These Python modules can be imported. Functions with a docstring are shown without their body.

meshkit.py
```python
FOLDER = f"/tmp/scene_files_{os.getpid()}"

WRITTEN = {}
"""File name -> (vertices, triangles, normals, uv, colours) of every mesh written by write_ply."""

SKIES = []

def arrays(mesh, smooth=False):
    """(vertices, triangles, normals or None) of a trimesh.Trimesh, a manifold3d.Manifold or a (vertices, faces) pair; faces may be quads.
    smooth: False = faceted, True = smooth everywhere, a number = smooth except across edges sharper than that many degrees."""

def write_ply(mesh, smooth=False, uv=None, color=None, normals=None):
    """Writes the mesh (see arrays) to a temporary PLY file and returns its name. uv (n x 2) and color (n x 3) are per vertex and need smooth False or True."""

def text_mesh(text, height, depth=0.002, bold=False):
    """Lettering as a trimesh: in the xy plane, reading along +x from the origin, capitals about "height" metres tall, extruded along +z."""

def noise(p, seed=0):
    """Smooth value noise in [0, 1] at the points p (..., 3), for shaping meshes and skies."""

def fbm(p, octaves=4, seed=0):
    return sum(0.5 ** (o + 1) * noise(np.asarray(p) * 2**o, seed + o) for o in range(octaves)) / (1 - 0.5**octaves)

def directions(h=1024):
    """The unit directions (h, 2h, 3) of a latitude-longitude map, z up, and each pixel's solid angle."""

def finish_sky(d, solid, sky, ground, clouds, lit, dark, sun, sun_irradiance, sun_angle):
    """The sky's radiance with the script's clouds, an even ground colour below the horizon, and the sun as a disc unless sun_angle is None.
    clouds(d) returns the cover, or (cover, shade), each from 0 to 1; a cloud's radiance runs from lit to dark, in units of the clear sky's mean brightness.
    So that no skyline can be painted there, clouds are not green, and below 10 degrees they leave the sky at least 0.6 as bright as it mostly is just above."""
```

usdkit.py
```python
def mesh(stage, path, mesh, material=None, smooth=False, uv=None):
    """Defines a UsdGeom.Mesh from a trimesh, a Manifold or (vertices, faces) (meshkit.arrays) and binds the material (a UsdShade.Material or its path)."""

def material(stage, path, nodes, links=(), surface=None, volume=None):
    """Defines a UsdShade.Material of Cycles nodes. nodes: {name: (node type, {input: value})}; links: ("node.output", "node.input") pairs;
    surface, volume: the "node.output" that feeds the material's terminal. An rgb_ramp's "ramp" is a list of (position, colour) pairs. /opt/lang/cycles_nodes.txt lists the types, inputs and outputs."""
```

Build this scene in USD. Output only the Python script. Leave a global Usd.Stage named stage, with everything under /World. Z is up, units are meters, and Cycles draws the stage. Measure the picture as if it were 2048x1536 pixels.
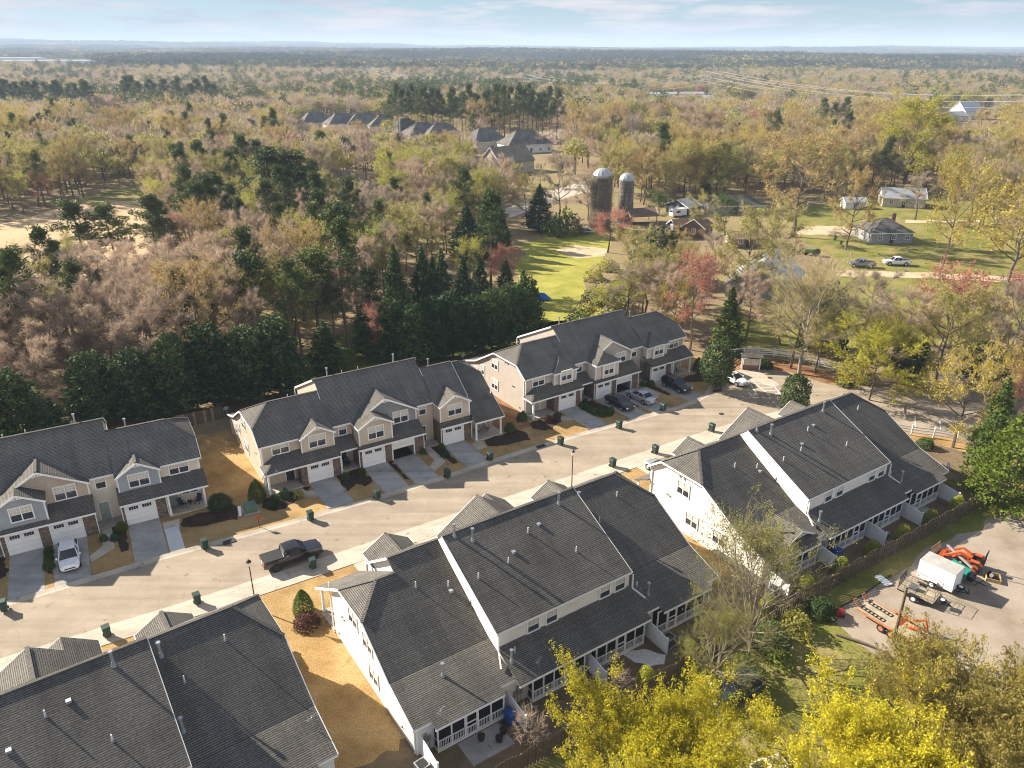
import math, random
import numpy as np, trimesh, usdkit, meshkit
from pxr import Usd, UsdGeom, UsdShade, UsdLux, Sdf, Gf, Vt

# ------------------------------------------------------------------ camera, sky, sun, exposure
stage = Usd.Stage.CreateInMemory()
UsdGeom.SetStageUpAxis(stage, UsdGeom.Tokens.z)
UsdGeom.Xform.Define(stage, '/World')
UsdGeom.Scope.Define(stage, '/World/Looks')
FPX, CAM_H = 1536.0, 45.0                      # focal length in photo pixels (2048 wide), flying height
PITCH = math.atan(676 / FPX)                   # degrees below the horizon
EXPOSURE = 1.45
SUN_AZ, SUN_EL = math.radians(296.0), math.radians(29.5)
HAZE = 1.45e-4
SUN_STRENGTH, SKY_STRENGTH = 1.25, 0.050
cam = UsdGeom.Camera.Define(stage, '/World/camera')
cam.AddTranslateOp().Set(Gf.Vec3d(0, 0, CAM_H))
cam.AddRotateXOp().Set(90 - math.degrees(PITCH))
cam.CreateHorizontalApertureAttr(36.0); cam.CreateVerticalApertureAttr(27.0)
cam.CreateFocalLengthAttr(36.0 * FPX / 2048)
cam.CreateClippingRangeAttr(Gf.Vec2f(0.5, 60000))
cam.CreateExposureAttr(EXPOSURE)
SUN = np.array([math.sin(SUN_AZ) * math.cos(SUN_EL), math.cos(SUN_AZ) * math.cos(SUN_EL), math.sin(SUN_EL)])
sun = UsdLux.DistantLight.Define(stage, '/World/sun')
sun.CreateIntensityAttr(SUN_STRENGTH); sun.CreateAngleAttr(0.5); sun.CreateNormalizeAttr(True)
sun.CreateColorAttr(Gf.Vec3f(1.0, 0.90, 0.76))
_x = np.cross([0, 0, 1.0], SUN); _x /= np.linalg.norm(_x); _y = np.cross(SUN, _x)
sun.AddTransformOp().Set(Gf.Matrix4d(*[float(c) for r in (_x, _y, SUN) for c in (*r, 0.0)], 0, 0, 0, 1))
dome = UsdLux.DomeLight.Define(stage, '/World/sky')
sky = usdkit.material(stage, '/World/Looks/sky', {
    'tc': ('texture_coordinate', {}),
    'sky': ('sky_texture', {'sky_type': 'single_scattering', 'sun_disc': False, 'sun_elevation': SUN_EL, 'sun_rotation': SUN_AZ, 'altitude': 100.0, 'air_density': 1.0, 'aerosol_density': .12, 'ozone_density': 1.5}),
    'map': ('mapping', {'scale': (3.6, 3.6, 26.0)}),
    'n1': ('noise_texture', {'scale': 2.3, 'detail': 7.0, 'roughness': 0.6}),
    'r1': ('rgb_ramp', {'ramp': [(0.45, (0, 0, 0)), (0.51, (.6, .6, .6)), (0.60, (1, 1, 1))]}),
    'map2': ('mapping', {'scale': (1.2, 1.2, 11.0), 'location': (.1, .3, .21)}),
    'n2': ('noise_texture', {'scale': 3.1, 'detail': 6.0, 'roughness': 0.6}),
    'shade': ('rgb_ramp', {'ramp': [(0.36, (2.9, 3.4, 4.6)), (0.58, (5.9, 5.6, 5.6))]}),
    'mix': ('mix_color', {'use_clamp': False}),
    'gam': ('gamma', {'gamma': .62}), 'tint': ('mix_color', {'blend_type': 'multiply', 'fac': 1.0, 'b': (.93, 1.25, 1.62), 'use_clamp': False}),
    'bg': ('background_shader', {'strength': SKY_STRENGTH}),
}, [('tc.generated', 'map.vector'), ('map.vector', 'n1.vector'), ('n1.fac', 'r1.fac'), ('tc.generated', 'map2.vector'), ('map2.vector', 'n2.vector'), ('n2.fac', 'shade.fac'),
    ('sky.color', 'gam.color'), ('gam.color', 'tint.a'), ('tint.result', 'mix.a'), ('shade.color', 'mix.b'), ('r1.color', 'mix.fac'), ('mix.result', 'bg.color')], surface='bg.background')
UsdShade.MaterialBindingAPI.Apply(dome.GetPrim()).Bind(sky)
dome.GetPrim().SetCustomDataByKey('label', 'pale blue sky with bands of soft cloud'); dome.GetPrim().SetCustomDataByKey('kind', 'structure')

def at(u, v, z=0.0):
    """the world point at height z that the photograph shows at pixel (u, v) of 2048 x 1536"""
    dv = (v - 768) / FPX
    t = (CAM_H - z) / (math.sin(PITCH) + dv * math.cos(PITCH))
    return np.array([(u - 1024) / FPX * t, (math.cos(PITCH) - dv * math.sin(PITCH)) * t, z])

def height_at(v, y):
    """the height of what shows at row v and stands at distance y"""
    dv = (v - 768) / FPX
    return CAM_H - y * (math.sin(PITCH) + dv * math.cos(PITCH)) / (math.cos(PITCH) - dv * math.sin(PITCH))

# ------------------------------------------------------------------ helpers
class MB:
    """collects flat faces (with metric uv) into one mesh"""
    def __init__(s): s.v, s.f, s.uv, s.n = [], [], [], 0
    def poly(s, pts):
        p = [tuple(map(float, q)) for q in pts]; k = len(p); nx = ny = nz = 0.0
        for i in range(k):
            a, b = p[i], p[(i + 1) % k]
            nx += a[1] * b[2] - a[2] * b[1]; ny += a[2] * b[0] - a[0] * b[2]; nz += a[0] * b[1] - a[1] * b[0]
        L = math.sqrt(nx * nx + ny * ny + nz * nz) or 1.0; nx, ny, nz = nx / L, ny / L, nz / L; h = math.hypot(nx, ny)
        if abs(nz) > .97 or h < 1e-9: s.uv += [(q[0], q[1]) for q in p]
        else:
            ax, ay = -ny / h, nx / h; bx, by, bz = -nz * ay, nz * ax, nx * ay - ny * ax
            s.uv += [(q[0] * ax + q[1] * ay, q[0] * bx + q[1] * by + q[2] * bz) for q in p]
        s.v += p; s.f += [(s.n, s.n + i, s.n + i + 1) for i in range(1, k - 1)]; s.n += k; return s
    def slab(s, pts, t=.14):
        p = np.asarray(pts, float)
        n = np.zeros(3)
        for i in range(len(p)): n += np.cross(p[i], p[(i + 1) % len(p)])
        if n[2] < 0: p = p[::-1]
        q = p - [0, 0, t]
        s.poly(p); s.poly(q[::-1])
        for i in range(len(p)):
            j = (i + 1) % len(p); s.poly([q[i], q[j], p[j], p[i]])
        return s
    def hexa(s, c):
        """8 corners: bottom 4 counter-clockwise, top 4"""
        c = [tuple(map(float, q)) for q in c]
        for f in ((3, 2, 1, 0), (4, 5, 6, 7), (0, 1, 5, 4), (1, 2, 6, 5), (2, 3, 7, 6), (3, 0, 4, 7)): s.poly([c[i] for i in f])
        return s
    def box(s, x0, y0, z0, x1, y1, z1):
        x0, x1 = min(x0, x1), max(x0, x1); y0, y1 = min(y0, y1), max(y0, y1); z0, z1 = min(z0, z1), max(z0, z1)
        return s.hexa([(x0, y0, z0), (x1, y0, z0), (x1, y1, z0), (x0, y1, z0), (x0, y0, z1), (x1, y0, z1), (x1, y1, z1), (x0, y1, z1)])
    def bar(s, a, b, w, h=None, up=(0, 0, 1)):
        a, b = np.asarray(a, float), np.asarray(b, float); h = w if h is None else h
        d = b - a; d /= np.linalg.norm(d); u = np.asarray(up, float)
        if abs(d @ u) > .98: u = np.array([1.0, 0, 0])
        r = np.cross(d, u); r /= np.linalg.norm(r); u = np.cross(r, d)
        c = [(-r * w - u * h) / 2, (r * w - u * h) / 2, (r * w + u * h) / 2, (-r * w + u * h) / 2]
        A, B = [a + k for k in c], [b + k for k in c]
        s.poly(A); s.poly(B[::-1])
        for i in range(4):
            j = (i + 1) % 4; s.poly([A[j], A[i], B[i], B[j]])
        return s
    def px(s, yz, x0, x1):
        """polygon (y, z) extruded along x; convex"""
        A = [(x0, y, z) for y, z in yz]; B = [(x1, y, z) for y, z in yz]
        s.poly(A[::-1]); s.poly(B)
        for i in range(len(yz)):
            j = (i + 1) % len(yz); s.poly([A[i], A[j], B[j], B[i]])
        return s
    def py(s, xz, y0, y1):
        A = [(x, y0, z) for x, z in xz]; B = [(x, y1, z) for x, z in xz]
        s.poly(A); s.poly(B[::-1])
        for i in range(len(xz)):
            j = (i + 1) % len(xz); s.poly([A[j], A[i], B[i], B[j]])
        return s
    def cyl(s, a, b, r0, r1=None, n=10, caps=True):
        a, b = np.asarray(a, float), np.asarray(b, float); r1 = r0 if r1 is None else r1
        d = b - a; d /= np.linalg.norm(d)
        u = np.cross(d, [1.0, 0, 0] if abs(d[0]) < .8 else [0, 1.0, 0]); u /= np.linalg.norm(u); w = np.cross(d, u)
        k = [math.cos(i * 2 * math.pi / n) * u + math.sin(i * 2 * math.pi / n) * w for i in range(n)]
        for i in range(n):
            j = (i + 1) % n
            s.poly([a + k[i] * r0, a + k[j] * r0, b + k[j] * r1, b + k[i] * r1])
        if caps: s.poly([a + q * r0 for q in k[::-1]]); s.poly([b + q * r1 for q in k])
        return s
    def add(s, v, f):
        v = np.asarray(v, float)
        for t in f: s.poly(v[list(t)])
        return s
    def arrays(s):
        return np.array(s.v), np.array(s.f), np.array(s.uv)

def numbered(parent, name):
    p, k = f'{parent}/{name}', 0
    while stage.GetPrimAtPath(p):
        k += 1; p = f'{parent}/{name}_{k:03d}'
    return p
_counts = {}
def fresh(parent, name):
    k = _counts.get((parent, name), -1) + 1; _counts[(parent, name)] = k
    return f'{parent}/{name}' + (f'_{k:03d}' if k else '')
def path_of(parent): return '/World' if parent is None else (parent if isinstance(parent, str) else str(parent.GetPath()))
def tag(prim, label=None, cat=None, group=None, kind=None):
    for k, v in (('label', label), ('category', cat), ('group', group), ('kind', kind)):
        if v: prim.SetCustomDataByKey(k, v)
    return prim
def obj(name, mesh, mat, parent=None, label=None, cat=None, group=None, kind=None, smooth=False):
    path = fresh(path_of(parent), name)
    if isinstance(mesh, MB):
        v, f, uv = mesh.arrays()
        if smooth:
            t = trimesh.Trimesh(v, f, process=False); t.merge_vertices(merge_norm=True, merge_tex=True)
            m = usdkit.mesh(stage, path, t, mat, smooth=smooth)
        else: m = usdkit.mesh(stage, path, (v, f), mat, uv=uv)
    else: m = usdkit.mesh(stage, path, mesh, mat, smooth=smooth)
    return tag(m.GetPrim(), label, cat, group, kind)
def thing(name, label=None, cat=None, loc=(0, 0, 0), rot=0.0, group=None, kind=None, parent=None, scale=None, tilt=None):
    x = UsdGeom.Xform.Define(stage, fresh(path_of(parent), name))
    x.AddTranslateOp().Set(Gf.Vec3d(*map(float, loc)))
    x.AddRotateZOp().Set(math.degrees(rot))
    if tilt: x.AddRotateXOp().Set(tilt)
    if scale is not None: x.AddScaleOp().Set(Gf.Vec3f(*map(float, np.broadcast_to(scale, 3))))
    return tag(x.GetPrim(), label, cat, group, kind)
def kind_of(name):
    """a class prim whose parts the copies share"""
    return stage.CreateClassPrim(fresh('/World', 'pattern_' + name))
def copy_of(cls, name, label, cat, loc, rot=0.0, group=None, scale=None, tilt=None):
    t = thing(name, label, cat, loc, rot, group, scale=scale, tilt=tilt)
    t.GetReferences().AddInternalReference(cls.GetPath()); t.SetInstanceable(True)
    return t

# ------------------------------------------------------------------ materials
MATS = {}
def mat(name, color, rough=.8, var=.12, scale=4.0, detail=4.0, bump=0.0, bscale=None, metallic=0.0, spec=.35, coord='pos', var2=None):
    """principled with its colour varied by noise. coord: pos (world), obj, uv"""
    if name in MATS: return MATS[name]
    c = np.array(color, float)
    src = {'pos': 'geo.position', 'obj': 'tc.object', 'uv': 'at.vector'}[coord]
    nodes = {'geo': ('geometry', {}), 'tc': ('texture_coordinate', {}), 'at': ('attribute', {'attribute': 'st'}),
             'n': ('noise_texture', {'scale': scale, 'detail': detail, 'roughness': .6}),
             'r': ('rgb_ramp', {'ramp': [(.28, c * (1 - var)), (.5, c), (.72, c * (1 + var) if var2 is None else np.array(var2))]}),
             'p': ('principled_bsdf', {'roughness': rough, 'metallic': metallic, 'specular_ior_level': spec})}
    links = [(src, 'n.vector'), ('n.fac', 'r.fac'), ('r.color', 'p.base_color')]
    if bump:
        nodes['bn'] = ('noise_texture', {'scale': bscale or scale * 4, 'detail': 5.0}); nodes['b'] = ('bump', {'strength': 1.0, 'distance': bump})
        links += [(src, 'bn.vector'), ('bn.fac', 'b.height'), ('b.normal', 'p.normal')]
    MATS[name] = usdkit.material(stage, f'/World/Looks/{name}', nodes, links, surface='p.BSDF')
    return MATS[name]

def shingle_mat(name, c1, c2, dark, stain=.5):
    MATS[name] = usdkit.material(stage, f'/World/Looks/{name}', {
        'at': ('attribute', {'attribute': 'st'}), 'geo': ('geometry', {}),
        'br': ('brick_texture', {'scale': 1.0, 'brick_width': 40.0, 'row_height': .15, 'mortar_size': .024, 'mortar_smooth': .25, 'bias': 0.0, 'offset': .43, 'color1': c1, 'color2': c2, 'mortar': dark}),
        'mp': ('mapping', {'scale': (1.1, .12, 1.0)}),
        'n': ('noise_texture', {'scale': 1.0, 'detail': 4.0, 'roughness': .6}),
        'n2': ('noise_texture', {'scale': .35, 'detail': 3.0}),
        'n3': ('noise_texture', {'scale': 6.0, 'detail': 3.0, 'roughness': .7}),
        'r': ('rgb_ramp', {'ramp': [(.3, (.62, .62, .64)), (.52, (.98, .98, .97)), (.7, (1.22, 1.2, 1.15))]}),
        'r2': ('rgb_ramp', {'ramp': [(.34, (.68, .66, .66)), (.62, (1.16, 1.14, 1.12))]}),
        'r3': ('rgb_ramp', {'ramp': [(.3, (.6, .6, .61)), (.7, (1.42, 1.4, 1.36))]}),
        'm1': ('mix_color', {'blend_type': 'multiply', 'fac': stain, 'use_clamp': False}),
        'm2': ('mix_color', {'blend_type': 'multiply', 'fac': stain, 'use_clamp': False}),
        'm3': ('mix_color', {'blend_type': 'multiply', 'fac': .9, 'use_clamp': False}),
        'inv': ('math', {'math_type': 'subtract', 'value1': 1.0}),
        'b': ('bump', {'strength': .8, 'distance': .02}),
        'p': ('principled_bsdf', {'roughness': .92, 'specular_ior_level': .2})},
        [('at.vector', 'br.vector'), ('at.vector', 'mp.vector'), ('mp.vector', 'n.vector'), ('geo.position', 'n2.vector'), ('at.vector', 'n3.vector'),
         ('n.fac', 'r.fac'), ('n2.fac', 'r2.fac'), ('n3.fac', 'r3.fac'), ('br.color', 'm1.a'), ('r.color', 'm1.b'), ('m1.result', 'm2.a'), ('r2.color', 'm2.b'), ('m2.result', 'm3.a'), ('r3.color', 'm3.b'),
         ('m3.result', 'p.base_color'), ('br.fac', 'inv.value2'), ('inv.value', 'b.height'), ('b.normal', 'p.normal')], surface='p.BSDF')
    return MATS[name]

def siding_mat(name, color, pitch=.13, vertical=False, dirt=.08):
    """lap siding (or board and batten): a saw profile as fine relief"""
    c = np.array(color, float)
    MATS[name] = usdkit.material(stage, f'/World/Looks/{name}', {
        'at': ('attribute', {'attribute': 'st'}), 'geo': ('geometry', {}),
        'w': ('wave_texture', {'wave_type': 'bands', 'bands_direction': 'x' if vertical else 'y', 'profile': 'saw', 'scale': 1 / pitch / 20 * 6.2832 / 2, 'distortion': 0.0}),
        'n': ('noise_texture', {'scale': .8, 'detail': 5.0, 'roughness': .6}),
        'r': ('rgb_ramp', {'ramp': [(.3, c * (1 - dirt * 1.5)), (.6, c), (.75, c * (1 + dirt))]}),
        'rw': ('rgb_ramp', {'ramp': [(0, (.80, .80, .80)), (.12, (1, 1, 1)), (1, (1, 1, 1))]}),
        'm': ('mix_color', {'blend_type': 'multiply', 'fac': 1.0}),
        'b': ('bump', {'strength': .6, 'distance': .015}),
        'p': ('principled_bsdf', {'roughness': .6, 'specular_ior_level': .3})},
        [('at.vector', 'w.vector'), ('geo.position', 'n.vector'), ('n.fac', 'r.fac'), ('r.color', 'm.a'), ('w.fac', 'rw.fac'), ('rw.color', 'm.b'), ('m.result', 'p.base_color'), ('w.fac', 'b.height'), ('b.normal', 'p.normal')], surface='p.BSDF')
    return MATS[name]

shingle_mat('shingle', (.172, .162, .145), (.140, .134, .122), (.042, .040, .037))
shingle_mat('shingle_far', (.20, .19, .175), (.13, .128, .12), (.05, .05, .05), .7)
shingle_mat('shingle_tan', (.27, .235, .18), (.20, .18, .14), (.09, .08, .06))
siding_mat('siding_tan', (.54, .45, .35)); siding_mat('siding_greige', (.47, .41, .355)); siding_mat('siding_cream', (.70, .63, .51))
siding_mat('siding_ivory', (.70, .65, .55)); siding_mat('siding_blue', (.30, .335, .36)); siding_mat('siding_white', (.78, .74, .67))
siding_mat('batten_grey', (.24, .245, .24), .3, True); siding_mat('batten_beige', (.47, .385, .305), .3, True); siding_mat('siding_bay', (.60, .55, .48))
mat('white_trim', (.78, .77, .74), .45, .05); mat('white_vinyl', (.80, .80, .79), .4, .04)
mat('fascia_brown', (.34, .28, .21), .6); mat('concrete_new', (.58, .59, .58), .85, .06, .8); mat('porch_concrete', (.42, .37, .30), .9, .12, 1.5)
mat('glass_pane', (.035, .04, .045), .06, .25, .4, spec=.7); mat('blind', (.52, .49, .42), .35, .12, .7); mat('screen_dark', (.014, .015, .017), .6, .5, .6, spec=.15)
mat('door_dark', (.035, .03, .03), .4); mat('door_green', (.30, .35, .31), .5); mat('door_cream', (.60, .53, .42), .5)
mat('galvanised', (.42, .44, .46), .35, .1, metallic=.7); mat('pipe_white', (.68, .67, .64), .5); mat('lead_boot', (.30, .33, .37), .5, .1, metallic=.5)
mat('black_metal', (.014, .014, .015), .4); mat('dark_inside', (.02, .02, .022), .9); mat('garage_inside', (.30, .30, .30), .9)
MATS['stone'] = usdkit.material(stage, '/World/Looks/stone', {
    'at': ('attribute', {'attribute': 'st'}),
    'br': ('brick_texture', {'scale': 1.0, 'brick_width': .42, 'row_height': .16, 'mortar_size': .012, 'color1': (.25, .17, .115), 'color2': (.12, .085, .065), 'mortar': (.12, .10, .085), 'offset': .37}),
    'n': ('noise_texture', {'scale': 3.0, 'detail': 4.0}), 'r': ('rgb_ramp', {'ramp': [(.3, (.6, .58, .56)), (.7, (1.3, 1.28, 1.25))]}),
    'm': ('mix_color', {'blend_type': 'multiply', 'fac': 1.0, 'use_clamp': False}), 'b': ('bump', {'strength': .7, 'distance': .02, 'invert': True}), 'p': ('principled_bsdf', {'roughness': .9})},
    [('at.vector', 'br.vector'), ('at.vector', 'n.vector'), ('n.fac', 'r.fac'), ('br.color', 'm.a'), ('r.color', 'm.b'), ('m.result', 'p.base_color'), ('br.fac', 'b.height'), ('b.normal', 'p.normal')], surface='p.BSDF')
M = MATS

def ground_mat(name, stops, scale, rough=.95, bump=.03, bscale=9.0, fine=None, fscale=14.0, fmix=.5):
    """soil, grass, gravel: large patches (ramp over noise) times a fine grain"""
    fine = fine or [(.3, (.62, .62, .62)), (.7, (1.38, 1.38, 1.38))]
    MATS[name] = usdkit.material(stage, f'/World/Looks/{name}', {
        'geo': ('geometry', {}), 'n': ('noise_texture', {'scale': scale, 'detail': 6.0, 'roughness': .65}), 'r': ('rgb_ramp', {'ramp': stops}),
        'f': ('noise_texture', {'scale': fscale, 'detail': 4.0, 'roughness': .7}), 'rf': ('rgb_ramp', {'ramp': fine}),
        'm': ('mix_color', {'blend_type': 'multiply', 'fac': fmix, 'use_clamp': False}),
        'bn': ('noise_texture', {'scale': bscale, 'detail': 6.0, 'roughness': .7}), 'b': ('bump', {'strength': 1.0, 'distance': bump}), 'p': ('principled_bsdf', {'roughness': rough, 'specular_ior_level': .15})},
        [('geo.position', 'n.vector'), ('n.fac', 'r.fac'), ('geo.position', 'f.vector'), ('f.fac', 'rf.fac'), ('r.color', 'm.a'), ('rf.color', 'm.b'), ('m.result', 'p.base_color'),
         ('geo.position', 'bn.vector'), ('bn.fac', 'b.height'), ('b.normal', 'p.normal')], surface='p.BSDF')
    return MATS[name]
ground_mat('forest_floor', [(.3, (.13, .10, .06)), (.45, (.23, .165, .10)), (.6, (.25, .21, .09)), (.7, (.19, .20, .06))], .05, bump=.12, bscale=1.2, fscale=2.5, fmix=.8)
ground_mat('dormant_lawn', [(.28, (.20, .17, .05)), (.36, (.27, .175, .07)), (.5, (.37, .24, .10)), (.62, (.43, .295, .135)), (.68, (.33, .23, .10)), (.74, (.20, .18, .05))], .28, bump=.07, fscale=7.0, fmix=.85)
ground_mat('mulch', [(.35, (.035, .022, .015)), (.65, (.07, .042, .028))], 1.0, bump=.04, fscale=9.0)
ground_mat('pine_straw', [(.3, (.15, .075, .035)), (.5, (.25, .13, .06)), (.7, (.33, .20, .11))], .5, bump=.05, fscale=6.0)
ground_mat('alley_soil', [(.35, (.13, .09, .055)), (.55, (.20, .145, .09)), (.7, (.15, .13, .05))], .4, bump=.05, fscale=6.0)
ground_mat('spring_grass', [(.3, (.09, .115, .022)), (.46, (.17, .17, .035)), (.56, (.23, .20, .065)), (.68, (.27, .21, .10)), (.78, (.20, .145, .075))], .16, bump=.08, bscale=3.0, fscale=3.0)
ground_mat('pasture_grass', [(.3, (.19, .20, .035)), (.5, (.30, .285, .055)), (.66, (.38, .35, .08)), (.76, (.42, .35, .14))], .14, bump=.08, bscale=3.0, fscale=3.0)
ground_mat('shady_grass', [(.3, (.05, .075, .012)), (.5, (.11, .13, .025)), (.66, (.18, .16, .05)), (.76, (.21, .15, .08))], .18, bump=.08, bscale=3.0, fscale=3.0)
ground_mat('fairway', [(.3, (.42, .29, .16)), (.55, (.50, .36, .21)), (.75, (.38, .30, .13))], .03, bump=.05, bscale=2.0, fscale=1.5, fmix=.35)
ground_mat('gravel', [(.3, (.22, .18, .13)), (.5, (.32, .265, .205)), (.72, (.37, .32, .26))], .25, bump=.04, bscale=14, fscale=11.0)
def worn_mat(name, stops, rot, crack, bump=.005):
    """paving: blotches, streaks along the way, fine grain, hairline cracks"""
    MATS[name] = usdkit.material(stage, f'/World/Looks/{name}', {
        'geo': ('geometry', {}), 'n': ('noise_texture', {'scale': .3, 'detail': 7.0, 'roughness': .65}), 'r': ('rgb_ramp', {'ramp': stops}),
        'mp': ('mapping', {'rotation': (0.0, 0.0, -rot), 'scale': (.035, .75, 1.0)}), 's': ('noise_texture', {'scale': 1.0, 'detail': 4.0, 'roughness': .55}), 'rs': ('rgb_ramp', {'ramp': [(.32, (.80, .80, .81)), (.55, (1.02, 1.02, 1.02)), (.7, (1.10, 1.09, 1.08))]}),
        'f': ('noise_texture', {'scale': 16.0, 'detail': 4.0, 'roughness': .7}), 'rf': ('rgb_ramp', {'ramp': [(.3, (.80, .80, .80)), (.7, (1.2, 1.2, 1.2))]}),
        'wn': ('noise_texture', {'scale': .8, 'detail': 3.0}), 'wm': ('mix_color', {'blend_type': 'add', 'fac': .9, 'use_clamp': False}),
        'v': ('voronoi_texture', {'feature': 'distance_to_edge', 'scale': crack}), 'rv': ('rgb_ramp', {'ramp': [(0.0, (.60, .59, .58)), (.006, (.70, .69, .68)), (.011, (1, 1, 1))]}),
        'o': ('noise_texture', {'scale': .9, 'detail': 2.0}), 'ro': ('rgb_ramp', {'ramp': [(.26, (.62, .61, .60)), (.34, (1, 1, 1))]}),
        'm1': ('mix_color', {'blend_type': 'multiply', 'fac': 1.0, 'use_clamp': False}), 'm2': ('mix_color', {'blend_type': 'multiply', 'fac': 1.0, 'use_clamp': False}), 'm3': ('mix_color', {'blend_type': 'multiply', 'fac': .22, 'use_clamp': False}), 'm4': ('mix_color', {'blend_type': 'multiply', 'fac': 1.0, 'use_clamp': False}),
        'b': ('bump', {'strength': 1.0, 'distance': bump}), 'p': ('principled_bsdf', {'roughness': .9, 'specular_ior_level': .25})},
        [('geo.position', 'n.vector'), ('n.fac', 'r.fac'), ('geo.position', 'mp.vector'), ('mp.vector', 's.vector'), ('s.fac', 'rs.fac'), ('geo.position', 'f.vector'), ('f.fac', 'rf.fac'), ('geo.position', 'wn.vector'), ('geo.position', 'wm.a'), ('wn.color', 'wm.b'), ('wm.result', 'v.vector'), ('v.distance', 'rv.fac'),
         ('geo.position', 'o.vector'), ('o.fac', 'ro.fac'), ('r.color', 'm1.a'), ('rs.color', 'm1.b'), ('m1.result', 'm2.a'), ('rf.color', 'm2.b'), ('m2.result', 'm3.a'), ('rv.color', 'm3.b'), ('m3.result', 'm4.a'), ('ro.color', 'm4.b'), ('m4.result', 'p.base_color'), ('f.fac', 'b.height'), ('b.normal', 'p.normal')], surface='p.BSDF')
worn_mat('asphalt', [(.3, (.27, .222, .165)), (.55, (.325, .268, .20)), (.75, (.37, .31, .24))], math.radians(31), .16)
worn_mat('concrete', [(.3, (.26, .25, .23)), (.5, (.37, .355, .325)), (.72, (.43, .415, .385))], math.radians(121), .22)
worn_mat('concrete_old', [(.3, (.38, .33, .26)), (.5, (.46, .40, .32)), (.72, (.53, .47, .38))], math.radians(31), .3)
ground_mat('dirt_pale', [(.3, (.42, .31, .19)), (.6, (.55, .43, .29))], .3, fscale=5.0)
ground_mat('river_stones', [(.3, (.55, .53, .50)), (.7, (.75, .74, .72))], 3.0, bump=.05, bscale=20, fscale=16.0, fmix=.8)
# ------------------------------------------------------------------ terrain
def smoothstep(a, b, x):
    t = np.clip((x - a) / (b - a), 0, 1); return t * t * (3 - 2 * t)
def terrain_z(x, y):
    x, y = np.asarray(x, float), np.asarray(y, float); r = np.hypot(x, y)
    p = np.stack([x / 700, y / 700, 0 * x], -1); q = np.stack([x / 2600, y / 2600, 0 * x + 5], -1)
    az = np.degrees(np.arctan2(x, y))
    z = smoothstep(420, 1500, r) * ((meshkit.fbm(p, 3, 3) - .5) * 34 + (meshkit.fbm(q, 3, 8) - .5) * 60 - 6)
    left = 1 - smoothstep(-24, 2, az)
    z = z + smoothstep(2500, 11000, r) * (meshkit.fbm(q * 1.3, 3, 21)) * (20 + 150 * left * (r > 1) * (np.cos(np.radians(az)) > 0))
    return z
rad = np.concatenate([[0], np.geomspace(8, 26000, 150)]); ang = np.radians(np.concatenate([np.linspace(-50, 50, 201), np.linspace(50, 310, 66)[1:-1]]))
gx, gy = np.outer(rad, np.sin(ang)), np.outer(rad, np.cos(ang))
gv = np.stack([gx, gy, terrain_z(gx, gy)], -1).reshape(-1, 3)
na, nr = len(ang), len(rad)
ii, jj = np.meshgrid(np.arange(nr - 1), np.arange(na), indexing='ij'); jn = (jj + 1) % na
q = np.stack([ii * na + jj, ii * na + jn, (ii + 1) * na + jn, (ii + 1) * na + jj], -1).reshape(-1, 4)
gf = np.vstack([q[:, [0, 2, 1]], q[:, [0, 3, 2]]])
obj('ground', (gv, gf), M['forest_floor'], label='rolling wooded ground reaching to the horizon', kind='structure', smooth=True)

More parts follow.
